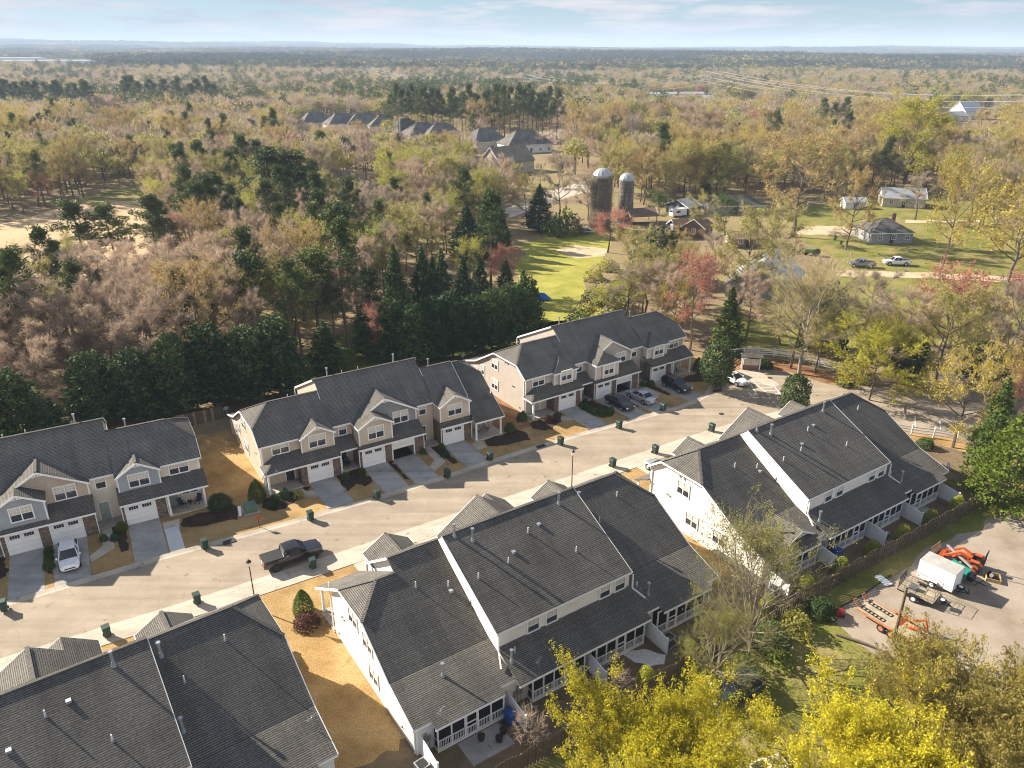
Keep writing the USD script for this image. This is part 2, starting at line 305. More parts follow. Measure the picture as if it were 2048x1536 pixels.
def sheet(name, pts, mat_, z, label=None, kind='structure', px=True, jitter=0.0, seed=1):
    """a flat patch of ground; pts in photo pixels (px) or world metres"""
    from shapely.geometry import Polygon
    P = np.array([at(*p)[:2] for p in pts] if px else pts, float)
    if jitter:
        rng = np.random.default_rng(seed); out = []
        for i in range(len(P)):
            a, b = P[i], P[(i + 1) % len(P)]; n = max(2, int(np.linalg.norm(b - a) / (jitter * 4)))
            d = np.array([-(b - a)[1], (b - a)[0]]); d /= np.linalg.norm(d) + 1e-9
            for k in range(n): out.append(a + (b - a) * k / n + d * rng.normal(0, jitter))
        P = np.array(out)
    poly = Polygon(P)
    if not poly.is_valid: poly = poly.buffer(0)
    if poly.geom_type != 'Polygon': poly = max(poly.geoms, key=lambda g: g.area)
    v, f = trimesh.creation.triangulate_polygon(poly, engine='earcut')
    v = np.column_stack([v, np.full(len(v), z)]); f = np.array(f)
    nrm = np.cross(v[f[:, 1]] - v[f[:, 0]], v[f[:, 2]] - v[f[:, 0]])[:, 2]
    f[nrm < 0] = f[nrm < 0][:, ::-1]
    uv = v[:, :2]
    m = usdkit.mesh(stage, fresh('/World', name), (v, f), mat_, uv=uv)
    return tag(m.GetPrim(), label, None, None, kind), poly

FAR_EDGE = [(-75, 36.5), (-44.6, 53.6), (-33.0, 60.7), (-25.3, 64.9), (-18.9, 68.5), (-13.5, 71.6), (-7.5, 75.4), (-2.7, 78.8), (3.7, 82.9), (8.8, 86.0), (11.3, 87.4), (20.2, 92.3), (25.0, 95.2), (28.0, 98.4), (29.6, 102.4)]
NEAR_EDGE = [(-72, 30.2), (-42.0, 47.0), (-35.0, 51.0), (-27.9, 55.0), (-23.3, 57.7), (-18.2, 60.8), (-14.8, 62.9), (-10.1, 65.9), (-0.1, 72.0), (6.1, 75.8), (11.6, 79.2), (20.7, 84.9), (24.9, 87.5), (35.7, 93.2)]
lawn, _ = sheet('lawn', [(-90, 20), (-60, 25), (-5, 27), (20, 45), (52, 66), (60, 78), (48, 96), (44, 112), (30, 113), (14, 112), (-8, 104), (-22, 94), (-40, 86), (-62, 84), (-95, 68)], M['dormant_lawn'], .004, 'tan dormant lawn between the townhouse rows', px=False, jitter=.25)
street_poly = FAR_EDGE + [(33, 106), (37, 108.5), (42, 106.5), (46, 102), (54, 101), (64, 100), (80, 99), (84, 90), (70, 86), (54, 86), (44, 90)] + NEAR_EDGE[::-1]
sheet('street', street_poly, M['asphalt'], .012, 'sunlit tan asphalt street between the townhouses', px=False)
def offset_line(pts, d):
    p = np.array(pts, float); t = np.gradient(p, axis=0); t /= np.linalg.norm(t, axis=1, keepdims=True)
    return p + d * np.stack([-t[:, 1], t[:, 0]], 1)
def strip(name, line, d0, d1, z0, z1, mat_, label):
    """kerb: low at d0, rolled up to z1 towards d1; cut into 3 m lengths with open joints"""
    p = np.array(line, float); s = np.concatenate([[0], np.cumsum(np.linalg.norm(np.diff(p, axis=0), axis=1))])
    k = np.arange(0, s[-1], 3.0); m = MB()
    a, b, mid = (offset_line(p, d) for d in (d0, d1, d0 + (d1 - d0) * .45))
    f = lambda L, x: np.array([np.interp(x, s, L[:, 0]), np.interp(x, s, L[:, 1])])
    for x0, x1 in zip(k, np.minimum(k + 2.985, s[-1])):
        A, B, C, D, E_, F_ = f(a, x0), f(a, x1), f(mid, x1), f(mid, x0), f(b, x1), f(b, x0)
        m.poly([(*A, z0), (*B, z0), (*C, z0 + .01), (*D, z0 + .01)] if d1 < d0 else [(*B, z0), (*A, z0), (*D, z0 + .01), (*C, z0 + .01)])
        m.poly([(*D, z0 + .01), (*C, z0 + .01), (*E_, z1), (*F_, z1)] if d1 < d0 else [(*C, z0 + .01), (*D, z0 + .01), (*F_, z1), (*E_, z1)])
        G, H_ = np.array([*E_, 0]), np.array([*F_, 0])
        m.poly([(*F_, z1), (*E_, z1), G, H_] if d1 < d0 else [(*E_, z1), (*F_, z1), H_, G])
    return obj(name, m, mat_, label=label, kind='structure')
strip('kerb', FAR_EDGE, 0.0, .75, .018, .10, M['concrete_old'], 'rolled concrete kerb along the garage side of the street')
strip('kerb', NEAR_EDGE, 0.0, -.75, .018, .05, M['concrete_old'], 'rolled concrete kerb along the near side of the street')
_p = offset_line(NEAR_EDGE, -.76); _q = offset_line(NEAR_EDGE, -2.5)
sheet('pavement', [*_p, *_q[::-1]], M['concrete_old'], .045, 'pale concrete pavement along the near side of the street', px=False)

# ------------------------------------------------------------------ townhouse rows
ROWS = {}
def window(parent, o, ux, n, w, h, double=True, blind=True, name='window'):
    """o: lower left corner on the wall seen from outside, ux: direction to the right, n: outward"""
    o, ux, n = (np.asarray(k, float) for k in (o, ux, n)); z = np.array([0, 0, 1.0])
    P = lambda a, b, c: o + ux * a + z * b + n * c
    def blk(m, a0, b0, a1, b1, c0, c1): m.hexa([P(a0, b0, c1), P(a1, b0, c1), P(a1, b0, c0), P(a0, b0, c0), P(a0, b1, c1), P(a1, b1, c1), P(a1, b1, c0), P(a0, b1, c0)])
    f = MB(); t = .11
    for a0, b0, a1, b1 in ((-t, -t, w + t, 0), (-t, h, w + t, h + t), (-t, 0, 0, h), (w, 0, w + t, h)): blk(f, a0, b0, a1, b1, .0, .07)
    k = [w / 2 - .05, w / 2 + .05] if double else []
    if double: blk(f, k[0], 0, k[1], h, .0, .06)
    blk(f, 0, h * .5 - .025, w, h * .5 + .025, .0, .045)
    fr = obj(name, f, M['white_trim'], parent)
    pane = MB(); bl = MB(); mu = MB()
    for a0, a1 in ([(0, k[0]), (k[1], w)] if double else [(0, w)]):
        pane.poly([P(a0, 0, .02), P(a1, 0, .02), P(a1, h, .02), P(a0, h, .02)])
        if blind: bl.poly([P(a0 + .02, h * .5, .026), P(a1 - .02, h * .5, .026), P(a1 - .02, h - .01, .026), P(a0 + .02, h - .01, .026)])
        for j in (1, 2): blk(mu, a0 + (a1 - a0) * j / 3 - .012, h * .52, a0 + (a1 - a0) * j / 3 + .012, h, .028, .034)
        blk(mu, a0, h * .75 - .012, a1, h * .75 + .012, .028, .0341)
    obj('pane', pane, M['glass_pane'], fr)
    if blind: obj('blind', bl, M['blind'], fr)
    obj('muntin', mu, M['white_trim'], fr)
    return fr

def garage_door(parent, x0, x1, y, z1=2.15, open_=False):
    m = MB(); zlo = 1.35 if open_ else 0.02; n = 4; hgt = (z1 - zlo) / n if not open_ else .4
    rows = [(zlo + k * hgt, zlo + (k + 1) * hgt) for k in range(n)] if not open_ else [(1.35, 1.74), (1.75, z1)]
    for a, b in rows:
        m.box(x0, y - .05, a + .008, x1, y, b - .008)
    d = obj('garage_door', m, M['white_trim'], parent)
    if not open_:
        w = MB(); a, b = rows[-1]
        for g in (0, 1):
            c0 = x0 + (x1 - x0) * (.10 + .47 * g); cw = (x1 - x0) * .33
            for j in range(4): w.box(c0 + cw * j / 4 + .012, y - .062, a + .1, c0 + cw * (j + 1) / 4 - .012, y - .051, b - .07)
        obj('door_light', w, M['glass_pane'], d, kind='stuff')
    f = MB(); f.box(x0 - .14, y - .07, 0, x0, y + .02, z1 + .14); f.box(x1, y - .07, 0, x1 + .14, y + .02, z1 + .14); f.box(x0, y - .07, z1, x1, y + .02, z1 + .14)
    obj('garage_door_frame', f, M['white_trim'], parent)

def townhouse(name, label, origin, angle, pal, right='two', style='gable', vents=(), rear=True, gz=0.0):
    T = thing(name, label, 'townhouses', (origin[0], origin[1], 0.0), angle)
    body = M[pal['body']]; S = M['shingle']; W = M['white_trim']
    class Trim:
        def bar(s, *a): obj('fascia', MB().bar(*a), M['white_trim'], T)
    fas = Trim()
    def roof(nm, pts, eaves=(), t=.14, m=S):
        r = MB().slab(pts, t); p = np.asarray(pts, float)
        for i in eaves:
            a, b = p[i], p[(i + 1) % len(p)]
            d = b - a; L = np.linalg.norm(d); d /= L
            fas.bar(a + [0, 0, -.13] + d * .0, b + [0, 0, -.13], .09, .19)
        return obj(nm, r, m, T)
    def cap(a, b): obj('ridge_cap', MB().bar(np.add(a, (0, 0, .012)), np.add(b, (0, 0, .012)), .26, .05), S, T)
    def boxes(nm, m_, L): 
        for b in L: obj(nm, MB().box(*b), m_, T)
    RZ = lambda y: 8.4 - .563 * (y - 4.1)           # the end units' back slope
    # walls of the three blocks
    obj('wall', MB().px([(0, 0), (15.15, 0), (15.15, 2.72), (11.9, 3.8), (7.1, 6.5), (1.9, 6.5), (0, 5.15)][::1], 0, 8.1), body, T)
    obj('wall', MB().px([(.6, 0), (13.15, 0), (13.15, 5.38), (5.2, 9.25), (.6, 5.35)], 8.1, 21.0), body, T)
    obj('wall', MB().px([(13.15, 0), (15.1, 0), (15.1, 2.8), (13.15, 3.75)], 8.1, 21.0), body, T)
    if right == 'two':
        obj('wall', MB().px([(0, 0), (15.15, 0), (15.15, 2.72), (11.9, 3.8), (7.1, 6.5), (1.9, 6.5), (0, 5.15)], 21.0, 29.0), body, T)
    else:
        obj('wall', MB().px([(0, 0), (15.15, 0), (15.15, 2.72), (11.9, 3.8), (4.1, 8.2), (0, 5.25)], 21.0, 25.2), body, T)
        obj('wall', MB().px([(.5, 0), (15.15, 0), (15.15, 2.72), (11.9, 3.8), (7.6, 6.2), (3.2, 6.2), (.5, 4.45)], 25.2, 29.0), body, T)
    # main roofs
    def end_roof(x_out, x_in, side):
        """side -1: the free end is at x_out, left; +1: right"""
        xe, xr = x_out + side * .3, x_out - side * 2.2
        f = [(xe, -.3, 5.25), (x_in, -.3, 5.25), (x_in, 4.1, 8.4), (xr, 4.1, 8.4), (xe, 1.68, 6.67)]
        roof('roof', f, (0,)); fas.bar(np.add(f[4], (0, 0, -.1)), np.add(f[0], (0, 0, -.1)), .06, .2)
        roof('roof', [(xe, 1.68, 6.67), (xr, 4.1, 8.4), (xe, 7.17, 6.67)], (2,))
        b = [(xe, 7.17, 6.67), (xr, 4.1, 8.4), (x_in, 4.1, 8.4), (x_in, 11.9, 4.01), (xe, 11.9, 4.01)]
        roof('roof', b); fas.bar(np.add(b[0], (0, 0, -.1)), np.add(b[4], (0, 0, -.1)), .06, .2)
        cap((xr, 4.1, 8.4), (x_in, 4.1, 8.4)); cap((xe, 1.68, 6.67), (xr, 4.1, 8.4)); cap((xe, 7.17, 6.67), (xr, 4.1, 8.4))
        low_back(xe, x_in, side)
    def low_back(xe, x_in, side):
        b = [(xe, 11.9, 4.01), (x_in, 11.9, 4.01), (x_in, 15.45, 2.83), (xe, 15.45, 2.83)]
        roof('roof', b, (2,)); fas.bar(np.add(b[0], (0, 0, -.1)), np.add(b[3], (0, 0, -.1)), .06, .2)
        xa, xb = (xe - side * 1.4, xe - side * 7.0)
        roof('porch_roof', [(min(xa, xb), 15.45, 2.826), (max(xa, xb), 15.45, 2.826), (max(xa, xb), 16.05, 2.626), (min(xa, xb), 16.05, 2.626)], (2,))
    end_roof(0, 8.1, -1)
    r = [(8.1, .3, 5.3), (21.0, .3, 5.3), (21.0, 5.2, 9.4), (8.1, 5.2, 9.4)]
    roof('roof', r, (0,)); roof('roof', [(7.95, 5.2, 9.4), (21.15, 5.2, 9.4), (21.15, 13.26, 5.46), (7.95, 13.26, 5.46)], (2,)); cap((7.95, 5.2, 9.4), (21.15, 5.2, 9.4))
    for x in (7.93, 21.17):
        fas.bar((x, 5.2, 9.3), (x, 13.32, 5.32), .05, .22)
        if right == 'cat' or x < 9: fas.bar((8.02 if x < 9 else 21.05, .3, 5.2), (8.02 if x < 9 else 21.05, 4.1, 8.39), .05, .2)
    roof('porch_roof', [(8.1, 13.15, 4.0), (21.0, 13.15, 4.0), (21.0, 16.05, 2.63), (8.1, 16.05, 2.63)], (2,))
    if right == 'two': end_roof(29.0, 21.0, 1)
    else:
        f = [(21.0, -.3, 5.25), (25.45, -.3, 5.25), (25.45, 4.1, 8.4), (21.0, 4.1, 8.4)]
        roof('roof', f, (0,)); roof('roof', [(21.0, 4.1, 8.4), (25.45, 4.1, 8.4), (25.45, 5.28, 7.735), (21.0, 5.28, 7.735)]); cap((21.0, 4.1, 8.4), (25.45, 4.1, 8.4))
        fas.bar((25.47, -.3, 5.15), (25.47, 4.1, 8.3), .05, .2)
        k = .63; zc = lambda y: 2.65 + k * (y + 2.8)
        c = [(25.2, -2.8, 2.65), (29.3, -2.8, 2.65), (29.3, 3.15, zc(3.15)), (27.0, 5.28, 7.735), (25.2, 5.28, 7.735)]
        roof('roof', c, (0,)); fas.bar(np.add(c[1], (0, 0, -.1)), np.add(c[2], (0, 0, -.1)), .06, .2)
        zb = zc(3.15); yb = 4.1 + (8.4 - zb) / .563
        roof('roof', [(29.3, 3.15, zb), (29.3, yb, zb), (27.0, 5.28, 7.735)], (0,))
        b = [(29.3, yb, zb), (29.3, 11.9, 4.01), (21.0, 11.9, 4.01), (21.0, 5.28, 7.735), (27.0, 5.28, 7.735)]
        roof('roof', b); fas.bar(np.add(b[0], (0, 0, -.1)), np.add(b[1], (0, 0, -.1)), .06, .2)
        cap((27.0, 5.28, 7.735), (25.4, 5.28, 7.735)); cap((29.3, 3.15, zb), (27.0, 5.28, 7.735)); cap((29.3, yb, zb), (27.0, 5.28, 7.735))
        low_back(29.3, 21.0, 1)
        window(T, (25.205, .3, 4.2), (0, 1, 0), (1, 0, 0), .5, .8, False, False)
    # front gables
    def gable(x0, x1, y, z0, matl, y_end, pitch=.58, hip=False, trim=True):
        xm = (x0 + x1) / 2; zp = 5.3 + pitch * (x1 - x0 + .3) / 2
        if hip: obj('gable_wall', MB().box(x0, y, z0, x1, y + 1.2, 5.3), matl, T)
        else: obj('gable_wall', MB().py([(x0, z0), (x1, z0), (x1, 5.3), (xm, 5.3 + pitch * (x1 - x0) / 2), (x0, 5.3)], y, y + 1.2), matl, T)
        yf = y - .3; e = x0 - .15, x1 + .15; yh = yf + (1.75 if hip else 0)
        for s, xe in ((0, e[0]), (1, e[1])):
            roof('gable_roof', [(xe, yf, 5.25), (xm, yh, zp), (xm, y_end, zp), (xe, y_end, 5.25)], () if hip else (0,))
            fas.bar((xe, yf, 5.14), (xe, max(y, 0) + .3, 5.14), .08, .16)
        if hip: roof('gable_roof', [(e[0], yf, 5.25), (e[1], yf, 5.25), (xm, yh, zp)], (0,))
        cap((xm, yh, zp), (xm, y_end, zp))
        if trim and not hip:
            t = MB(); g = .62; t.py([(xm - g, zp - .17 - pitch * g), (xm + g, zp - .17 - pitch * g), (xm, zp - .17)], yf + .02, yf + .06)
            tp = obj('gable_trim', t, W, T); h = MB()
            for dx, r_ in ((-.24, .055), (0, .075), (.24, .055)): h.cyl((xm + dx, yf + .012, zp - .40), (xm + dx, yf + .022, zp - .40), r_, n=6)
            obj('cutout', h, M['door_dark'], tp)
        # corner boards
        boxes('corner_board', W, [(x0 - .02, y - .02, z0, x0 + .1, y + .1, 5.25), (x1 - .1, y - .02, z0, x1 + .02, y + .1, 5.25)])
    hip = style == 'bay'
    g1, g2, g3, g4 = (M[pal[k]] for k in ('g1', 'g2', 'g3', 'g4'))
    y4 = -.6 if right == 'two' else -1.3
    gable(4.25, 8.05, -.6, 3.3, g1, 3.4, hip=hip); gable(21.1, 25.1, y4, 2.9, g4, 3.4, hip=hip)
    # the big double gable over garages two and three
    zt, xm = 7.62 + gz, 14.55
    sl = (zt - 5.25) / (xm - 10.45)
    z2 = 5.25 + sl * (12.6 - 10.45)
    roof('gable_roof', [(10.45, -1.95, 5.25), (12.6, -1.95 + (1.2 if hip else 0), z2), (12.6, 4.4, z2), (10.45, 4.4, 5.25)], () if hip else (0,)); roof('gable_roof', [(12.6, -.35, z2), (xm, -.35, zt), (xm, 4.4, zt), (12.6, 4.4, z2)], (0,))
    roof('gable_roof', [(14.9, -1.95, 5.25 - .02), (12.6, -1.95 + (1.2 if hip else 0), z2), (12.6, .2, z2), (14.9, .2, 5.25 - .02)], () if hip else (0,))
    if hip: roof('gable_roof', [(10.45, -1.95, 5.25), (14.9, -1.95, 5.23), (12.6, -.75, z2)], (0,))
    roof('gable_roof', [(18.75, -.35, 5.25), (xm, -.35, zt), (xm, 4.4, zt), (18.75, 4.4, 5.25)], (0,)); cap((xm, -.35, zt), (xm, 4.4, zt))
    fas.bar((18.75, -.35, 5.14), (18.75, .7, 5.14), .08, .16); fas.bar((10.45, -1.95, 5.14), (10.45, .7, 5.14), .08, .16)
    obj('gable_wall', MB().py([(10.6, 2.8), (18.55, 2.8), (18.55, 5.3), (xm, 7.45), (10.6, 5.3)], 0, 1.0), g3, T)
    if hip: obj('gable_wall', MB().box(10.6, -1.6, 2.9, 14.75, -.01, 5.25), g2, T)
    else: obj('gable_wall', MB().py([(10.6, 2.9), (14.75, 2.9), (14.75, 5.22), (12.6, z2 - .1), (10.6, 5.22)], -1.6, -.01), g2, T)
    for x, y, z0 in ((10.6, -1.6, 2.9), (14.65, -1.6, 2.9), (18.47, 0, 3.4), (0.0, 0, 0), (28.9, 0, 0) if right == 'two' else (25.1, y4, 2.9)): boxes('corner_board', W, [(x - .02, y - .025, z0, x + .11, y + .1, 5.2)])
    if not hip:
        for x_, zp, yf in ((12.6, z2, -1.95), (xm, zt, -.35)):
            t = MB(); g = .62; t.py([(x_ - g, zp - .2 - sl * g), (x_ + g, zp - .2 - sl * g), (x_, zp - .2)], yf + .02, yf + .06); tp = obj('gable_trim', t, W, T)
            h = MB()
            for dx, r_ in ((-.24, .055), (0, .075), (.24, .055)): h.cyl((x_ + dx, yf + .012, zp - .43), (x_ + dx, yf + .022, zp - .43), r_, n=6)
            obj('cutout', h, M['door_dark'], tp)
    # ground floor blocks, porches, skirt roofs
    ow = pal.get('open')                                   # the open garage
    st, tan = M['stone'], body
    def block(x0, x1, gx0, gx1, open_=False):
        m = MB(); y = -1.6
        m.box(x0, y, 0, gx0 - .1, .55, 3.0); m.box(gx1 + .1, y, 0, x1, .55, 3.0); m.box(gx0 - .1, y, 2.28, gx1 + .1, .55, 3.0)
        obj('stone_front', m, st, T)
        if open_:
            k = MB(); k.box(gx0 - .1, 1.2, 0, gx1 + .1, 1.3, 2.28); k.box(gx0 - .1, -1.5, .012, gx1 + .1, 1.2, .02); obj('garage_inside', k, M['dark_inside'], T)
            q = MB(); q.box(gx1 + .02, -1.4, .02, gx1 + .09, 1.2, 2.27); obj('garage_side', q, M['garage_inside'], T)
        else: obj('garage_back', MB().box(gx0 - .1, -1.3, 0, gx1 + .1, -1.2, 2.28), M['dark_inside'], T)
        garage_door(T, gx0, gx1, y + .06, open_=open_)
    block(3.65, 8.05, 4.5, 7.15); block(10.5, 14.25, 10.95, 13.5); block(14.25, 18.55, 14.65, 17.3, ow == 3); block(21.0, 25.1, 21.35, 24.0)
    roof('porch_roof', [(-.35, -2.05, 2.72), (8.25, -2.05, 2.72), (8.25, 0, 3.745), (1.55, 0, 3.745)], (0,)); roof('porch_roof', [(-.35, -2.05, 2.72), (1.55, 0, 3.745), (-.35, .05, 2.72)], (2,))
    cap((-.35, -2.05, 2.72), (1.55, 0, 3.745))
    roof('porch_roof', [(8.25, -1.25, 2.78), (10.5, -1.25, 2.78), (10.5, .6, 3.7), (8.25, .6, 3.7)], (0,))
    roof('porch_roof', [(10.35, -2.05, 2.72), (14.8, -2.05, 2.72), (14.8, -1.58, 2.95), (10.35, -1.58, 2.95)], (0,)); roof('porch_roof', [(14.8, -2.05, 2.72), (18.75, -2.05, 2.72), (18.75, 0, 3.745), (14.8, 0, 3.745)], (0,))
    if right == 'two': roof('porch_roof', [(20.85, -2.05, 2.72), (29.35, -2.05, 2.72), (29.35, 0, 3.745), (20.85, 0, 3.745)], (0,))
    else: roof('porch_roof', [(20.85, -2.05, 2.72), (25.25, -2.05, 2.72), (25.25, y4 + .02, 3.1), (20.85, y4 + .02, 3.1)], (0,))
    yp = -1.85 if right == 'two' else -2.55
    posts = [(.0, -1.85), (8.45, -1.05), (25.35, yp), (28.85, yp)]
    for x, y in posts:
        p = MB().box(x - .1, y - .1, 0, x + .1, y + .1, 2.6); p.box(x - .15, y - .15, 0, x + .15, y + .15, .25); p.box(x - .15, y - .15, 2.42, x + .15, y + .15, 2.6); obj('porch_post', p, W, T)
    boxes('porch_floor', M['porch_concrete'], [(-.15, -2.0, 0, 3.62, -.002, .15), (8.08, -1.2, 0, 10.48, .58, .15), (18.6, -1.0, 0, 20.98, .58, .15), (25.12, yp - .15, 0, 29.1, .48 if right != 'two' else -.002, .15)])
    doors = pal.get('doors', ('door_dark',) * 4); yd = .48 if right != 'two' else -.01
    for (x, y), dm in zip(((2.35, -.01), (8.75, .59), (19.0, .59), (25.5, yd)), doors):
        d = MB().box(x, y - .05, .16, x + .92, y, 2.2); dd = obj('front_door', d, M[dm], T)
        e = MB(); e.box(x - .1, y - .07, .16, x, y, 2.3); e.box(x + .92, y - .07, .16, x + 1.02, y, 2.3); e.box(x, y - .07, 2.2, x + .92, y, 2.3); obj('door_frame', e, W, dd)
        obj('door_knob', MB().cyl((x + .82, y - .1, 1.1), (x + .82, y - .05, 1.1), .035, n=6), M['galvanised'], dd)
    nf = (0, -1, 0); ex = (1, 0, 0)
    window(T, (1.2, 0, 3.82), ex, nf, 1.8, 1.25); window(T, (5.2, -.6, 3.85), ex, nf, 1.8, 1.4); window(T, (9.05, .6, 3.85), ex, nf, .85, 1.3, False)
    window(T, (11.8, -1.6, 3.55), ex, nf, 1.8, 1.4); window(T, (15.6, 0, 3.9), ex, nf, 1.8, 1.4); window(T, (19.2, .6, 3.85), ex, nf, .85, 1.3, False); window(T, (22.2, y4, 3.75), ex, nf, 1.8, 1.35)
    window(T, (.9, 0, 1.5), ex, nf, .9, .75, False, False); window(T, (9.85, .6, 1.5), ex, nf, .5, .7, False, False)
    window(T, (26.9, yd + .01, 1.2), ex, nf, 1.5, 1.0, True)
    if right == 'two': window(T, (26.1, 0, 3.82), ex, nf, 1.8, 1.25)
    if hip:                                                # white box bays under the hipped gables
        for x, y, z0 in ((5.0, -.6, 3.45), (11.6, -1.6, 3.1), (22.0, y4, 3.35)):
            b = MB(); b.box(x, y - .32, z0, x + 2.2, y, 5.2); bp = obj('bay', b, M['siding_bay'], T)
            window(T, (x + .3, y - .325, z0 + .55), ex, nf, 1.6, 1.3)
            k = MB()
            for a in (x - .01, x + 2.06): k.box(a, y - .345, z0, a + .15, y - .3, 5.2)
            obj('corner_board', k, W, bp)
    # gable end walls
    for X, sx, ux in ((0.0, -1, (0, -1, 0)), (29.0, 1, (0, 1, 0))):
        if X == 0: spots = [(8.1, 4.15), (8.1, 1.1), (10.8, 2.2), (12.6, 1.4)]
        elif right == 'two': spots = [(3.9, 4.15), (5.4, 1.3), (9.0, 1.3)]
        else: spots = [(4.3, 4.1), (6.9, 3.6), (7.6, 1.0)]
        for (y, z) in spots: window(T, (X, y, z), ux, (sx, 0, 0), 1.5 if z > .9 and y < 10 else .7, 1.35, y < 10)
        boxes('wall_vent', M['galvanised'], [(X, y, z, X + sx * .08, y + .16, z + .2) for y, z in ((4.0, 5.9), (4.6, 5.9), (2.5, 3.1), (2.9, 3.05), (1.2, .5), (12.9, .7))])
        x_ = X + sx * .06; boxes('downspout', W, [(x_ - .045, .21, .1, x_ + .045, .29, 5.1), (x_ - .045, 14.96, .1, x_ + .045, 15.04, 2.7)])
    boxes('downspout', W, [(x - .04, y - .04, .1, x + .04, y + .04, 2.6) for x, y in ((8.2, -1.7), (10.42, -1.72), (18.62, -1.7), (20.95, -1.72), (25.16, -1.7))])
    # rear: upper windows, screened porches, meters
    if rear:
        nb, eb = (0, 1, 0), (-1, 0, 0)
        for x in (18.3, 16.55, 11.2, 9.6): window(T, (x, 13.15, 4.08), eb, nb, 1.0, 1.06, False)
        yb = 15.72
        for (a, b, dr) in ((1.6, 7.0, 3), (8.5, 13.5, 2), (14.7, 19.6, 1), (22.2, 27.6, 2)):
            n = 5; w = (b - a) / n; dx = a + dr * w
            scr = MB().box(a, 15.16, .15, b, yb - .03, 2.5); sp = obj('screened_porch', scr, M['screen_dark'], T)
            fr = MB(); fr.box(a - .06, 15.17, 0, b + .06, yb + .06, .15)
            for k in range(n + 1): x = a + k * w; fr.box(x - .05, yb - .06, .15, x + .05, yb + .04, 2.52)
            fr.box(a, yb - .05, 2.42, b, yb + .03, 2.52)
            for k in range(n):
                if k != dr: fr.box(a + k * w, yb - .04, .92, a + (k + 1) * w, yb + .02, .99); fr.box(a + k * w, yb - .04, .22, a + (k + 1) * w, yb + .02, .28)
            for x in (a, b): fr.bar((x, 15.17, .95), (x, yb, .95), .06)
            obj('porch_frame', fr, M['white_trim'], sp)
            bl = MB()
            for k in range(n):
                m_ = 8; zt_ = .92 if k != dr else .85
                for j in range(1, m_): x = a + (k + j / m_) * w; bl.box(x - .018, yb - .02, .2, x + .018, yb + .01, zt_)
            obj('balusters', bl, M['white_trim'], sp, kind='stuff')
            sd = MB(); x0, x1 = dx + .07, dx + w - .07
            sd.box(x0, yb, .16, x0 + .09, yb + .05, 2.3); sd.box(x1 - .09, yb, .16, x1, yb + .05, 2.3)
            for z in (.16, .85, 1.25, 2.2): sd.box(x0 + .09, yb, z, x1 - .09, yb + .05, z + .1)
            obj('screen_door', sd, M['white_trim'], sp)
        for x in (.5, 7.6, 14.1, 20.6, 28.3):
            for j, (dx, z, h) in enumerate(((-.28, .9, .5), (0, 1.0, .7), (.27, .85, .45))):
                mm = obj('meter_box', MB().box(x + dx - .1, 15.16, z, x + dx + .1, 15.32, z + h), M['galvanised'], T); obj('conduit', MB().cyl((x + dx, 15.2, 0), (x + dx, 15.2, z), .03, n=6), M['galvanised'], mm)
        for gx in pal.get('back_gables', ()):              # small gable in the porch roof
            x0, x1, y1 = gx; xm_ = (x0 + x1) / 2; zp = 3.05 + .5 * (x1 - x0) / 2
            for xe in (x0 - .2, x1 + .2): roof('gable_roof', [(xe, y1 + .25, 2.95), (xm_, y1 + .25, zp), (xm_, 10.6, zp), (xe, 10.6, 2.95)], (0,))
            obj('gable_wall', MB().py([(x0, 2.6), (x1, 2.6), (x1, 3.0), (xm_, zp - .12), (x0, 3.0)], 12.0, y1), body, T)
        
        for x, s_ in ((21.1, 1), (7.9, -1)): obj('downspout', MB().bar((x, 13.4, 5.2), (x, 13.4, 3.9), .1).bar((x, 13.4, 3.85), (x + s_ * .5, 14.5, 3.3), .11), W, T)
    def rz(x, y):
        z = [RZ(y) if (x < 8.1 or x > 21) else 9.4 - .491 * (y - 5.2)] if y > 5.3 else [8.4]
        if y > 11.9 and (x < 8.1 or x > 21): z = [4.01 - .332 * (y - 11.9)]
        if y > 13.3 and 8.1 <= x <= 21: z = [4.0 - .472 * (y - 13.15)]
        return z[0]
    for kind_, x, y in vents:
        z = rz(x, y)
        if kind_ == 'flue':
            m = MB().cyl((x, y, z - .1), (x, y, z + 1.05), .085, n=8); m.cyl((x, y, z + 1.05), (x, y, z + 1.18), .15, n=8); p = obj('flue', m, M['galvanised'], T)
            obj('flashing', MB().cyl((x, y, z - .12), (x, y, z + .3), .19, .1, n=8), M['lead_boot'], p)
        elif kind_ == 'pipe':
            m = MB().cyl((x, y, z - .1), (x, y, z + .5), .05, n=8); p = obj('vent_pipe', m, M['pipe_white'], T)
            obj('flashing', MB().cyl((x, y, z - .1), (x, y, z + .12), .13, .06, n=8), M['lead_boot'], p)
        else:
            obj('hood_vent', MB().box(x - .15, y - .15, z - .12, x + .15, y + .15, z + .12), M['lead_boot'], T)
    ROWS[name + str(len(ROWS))] = T
    return T

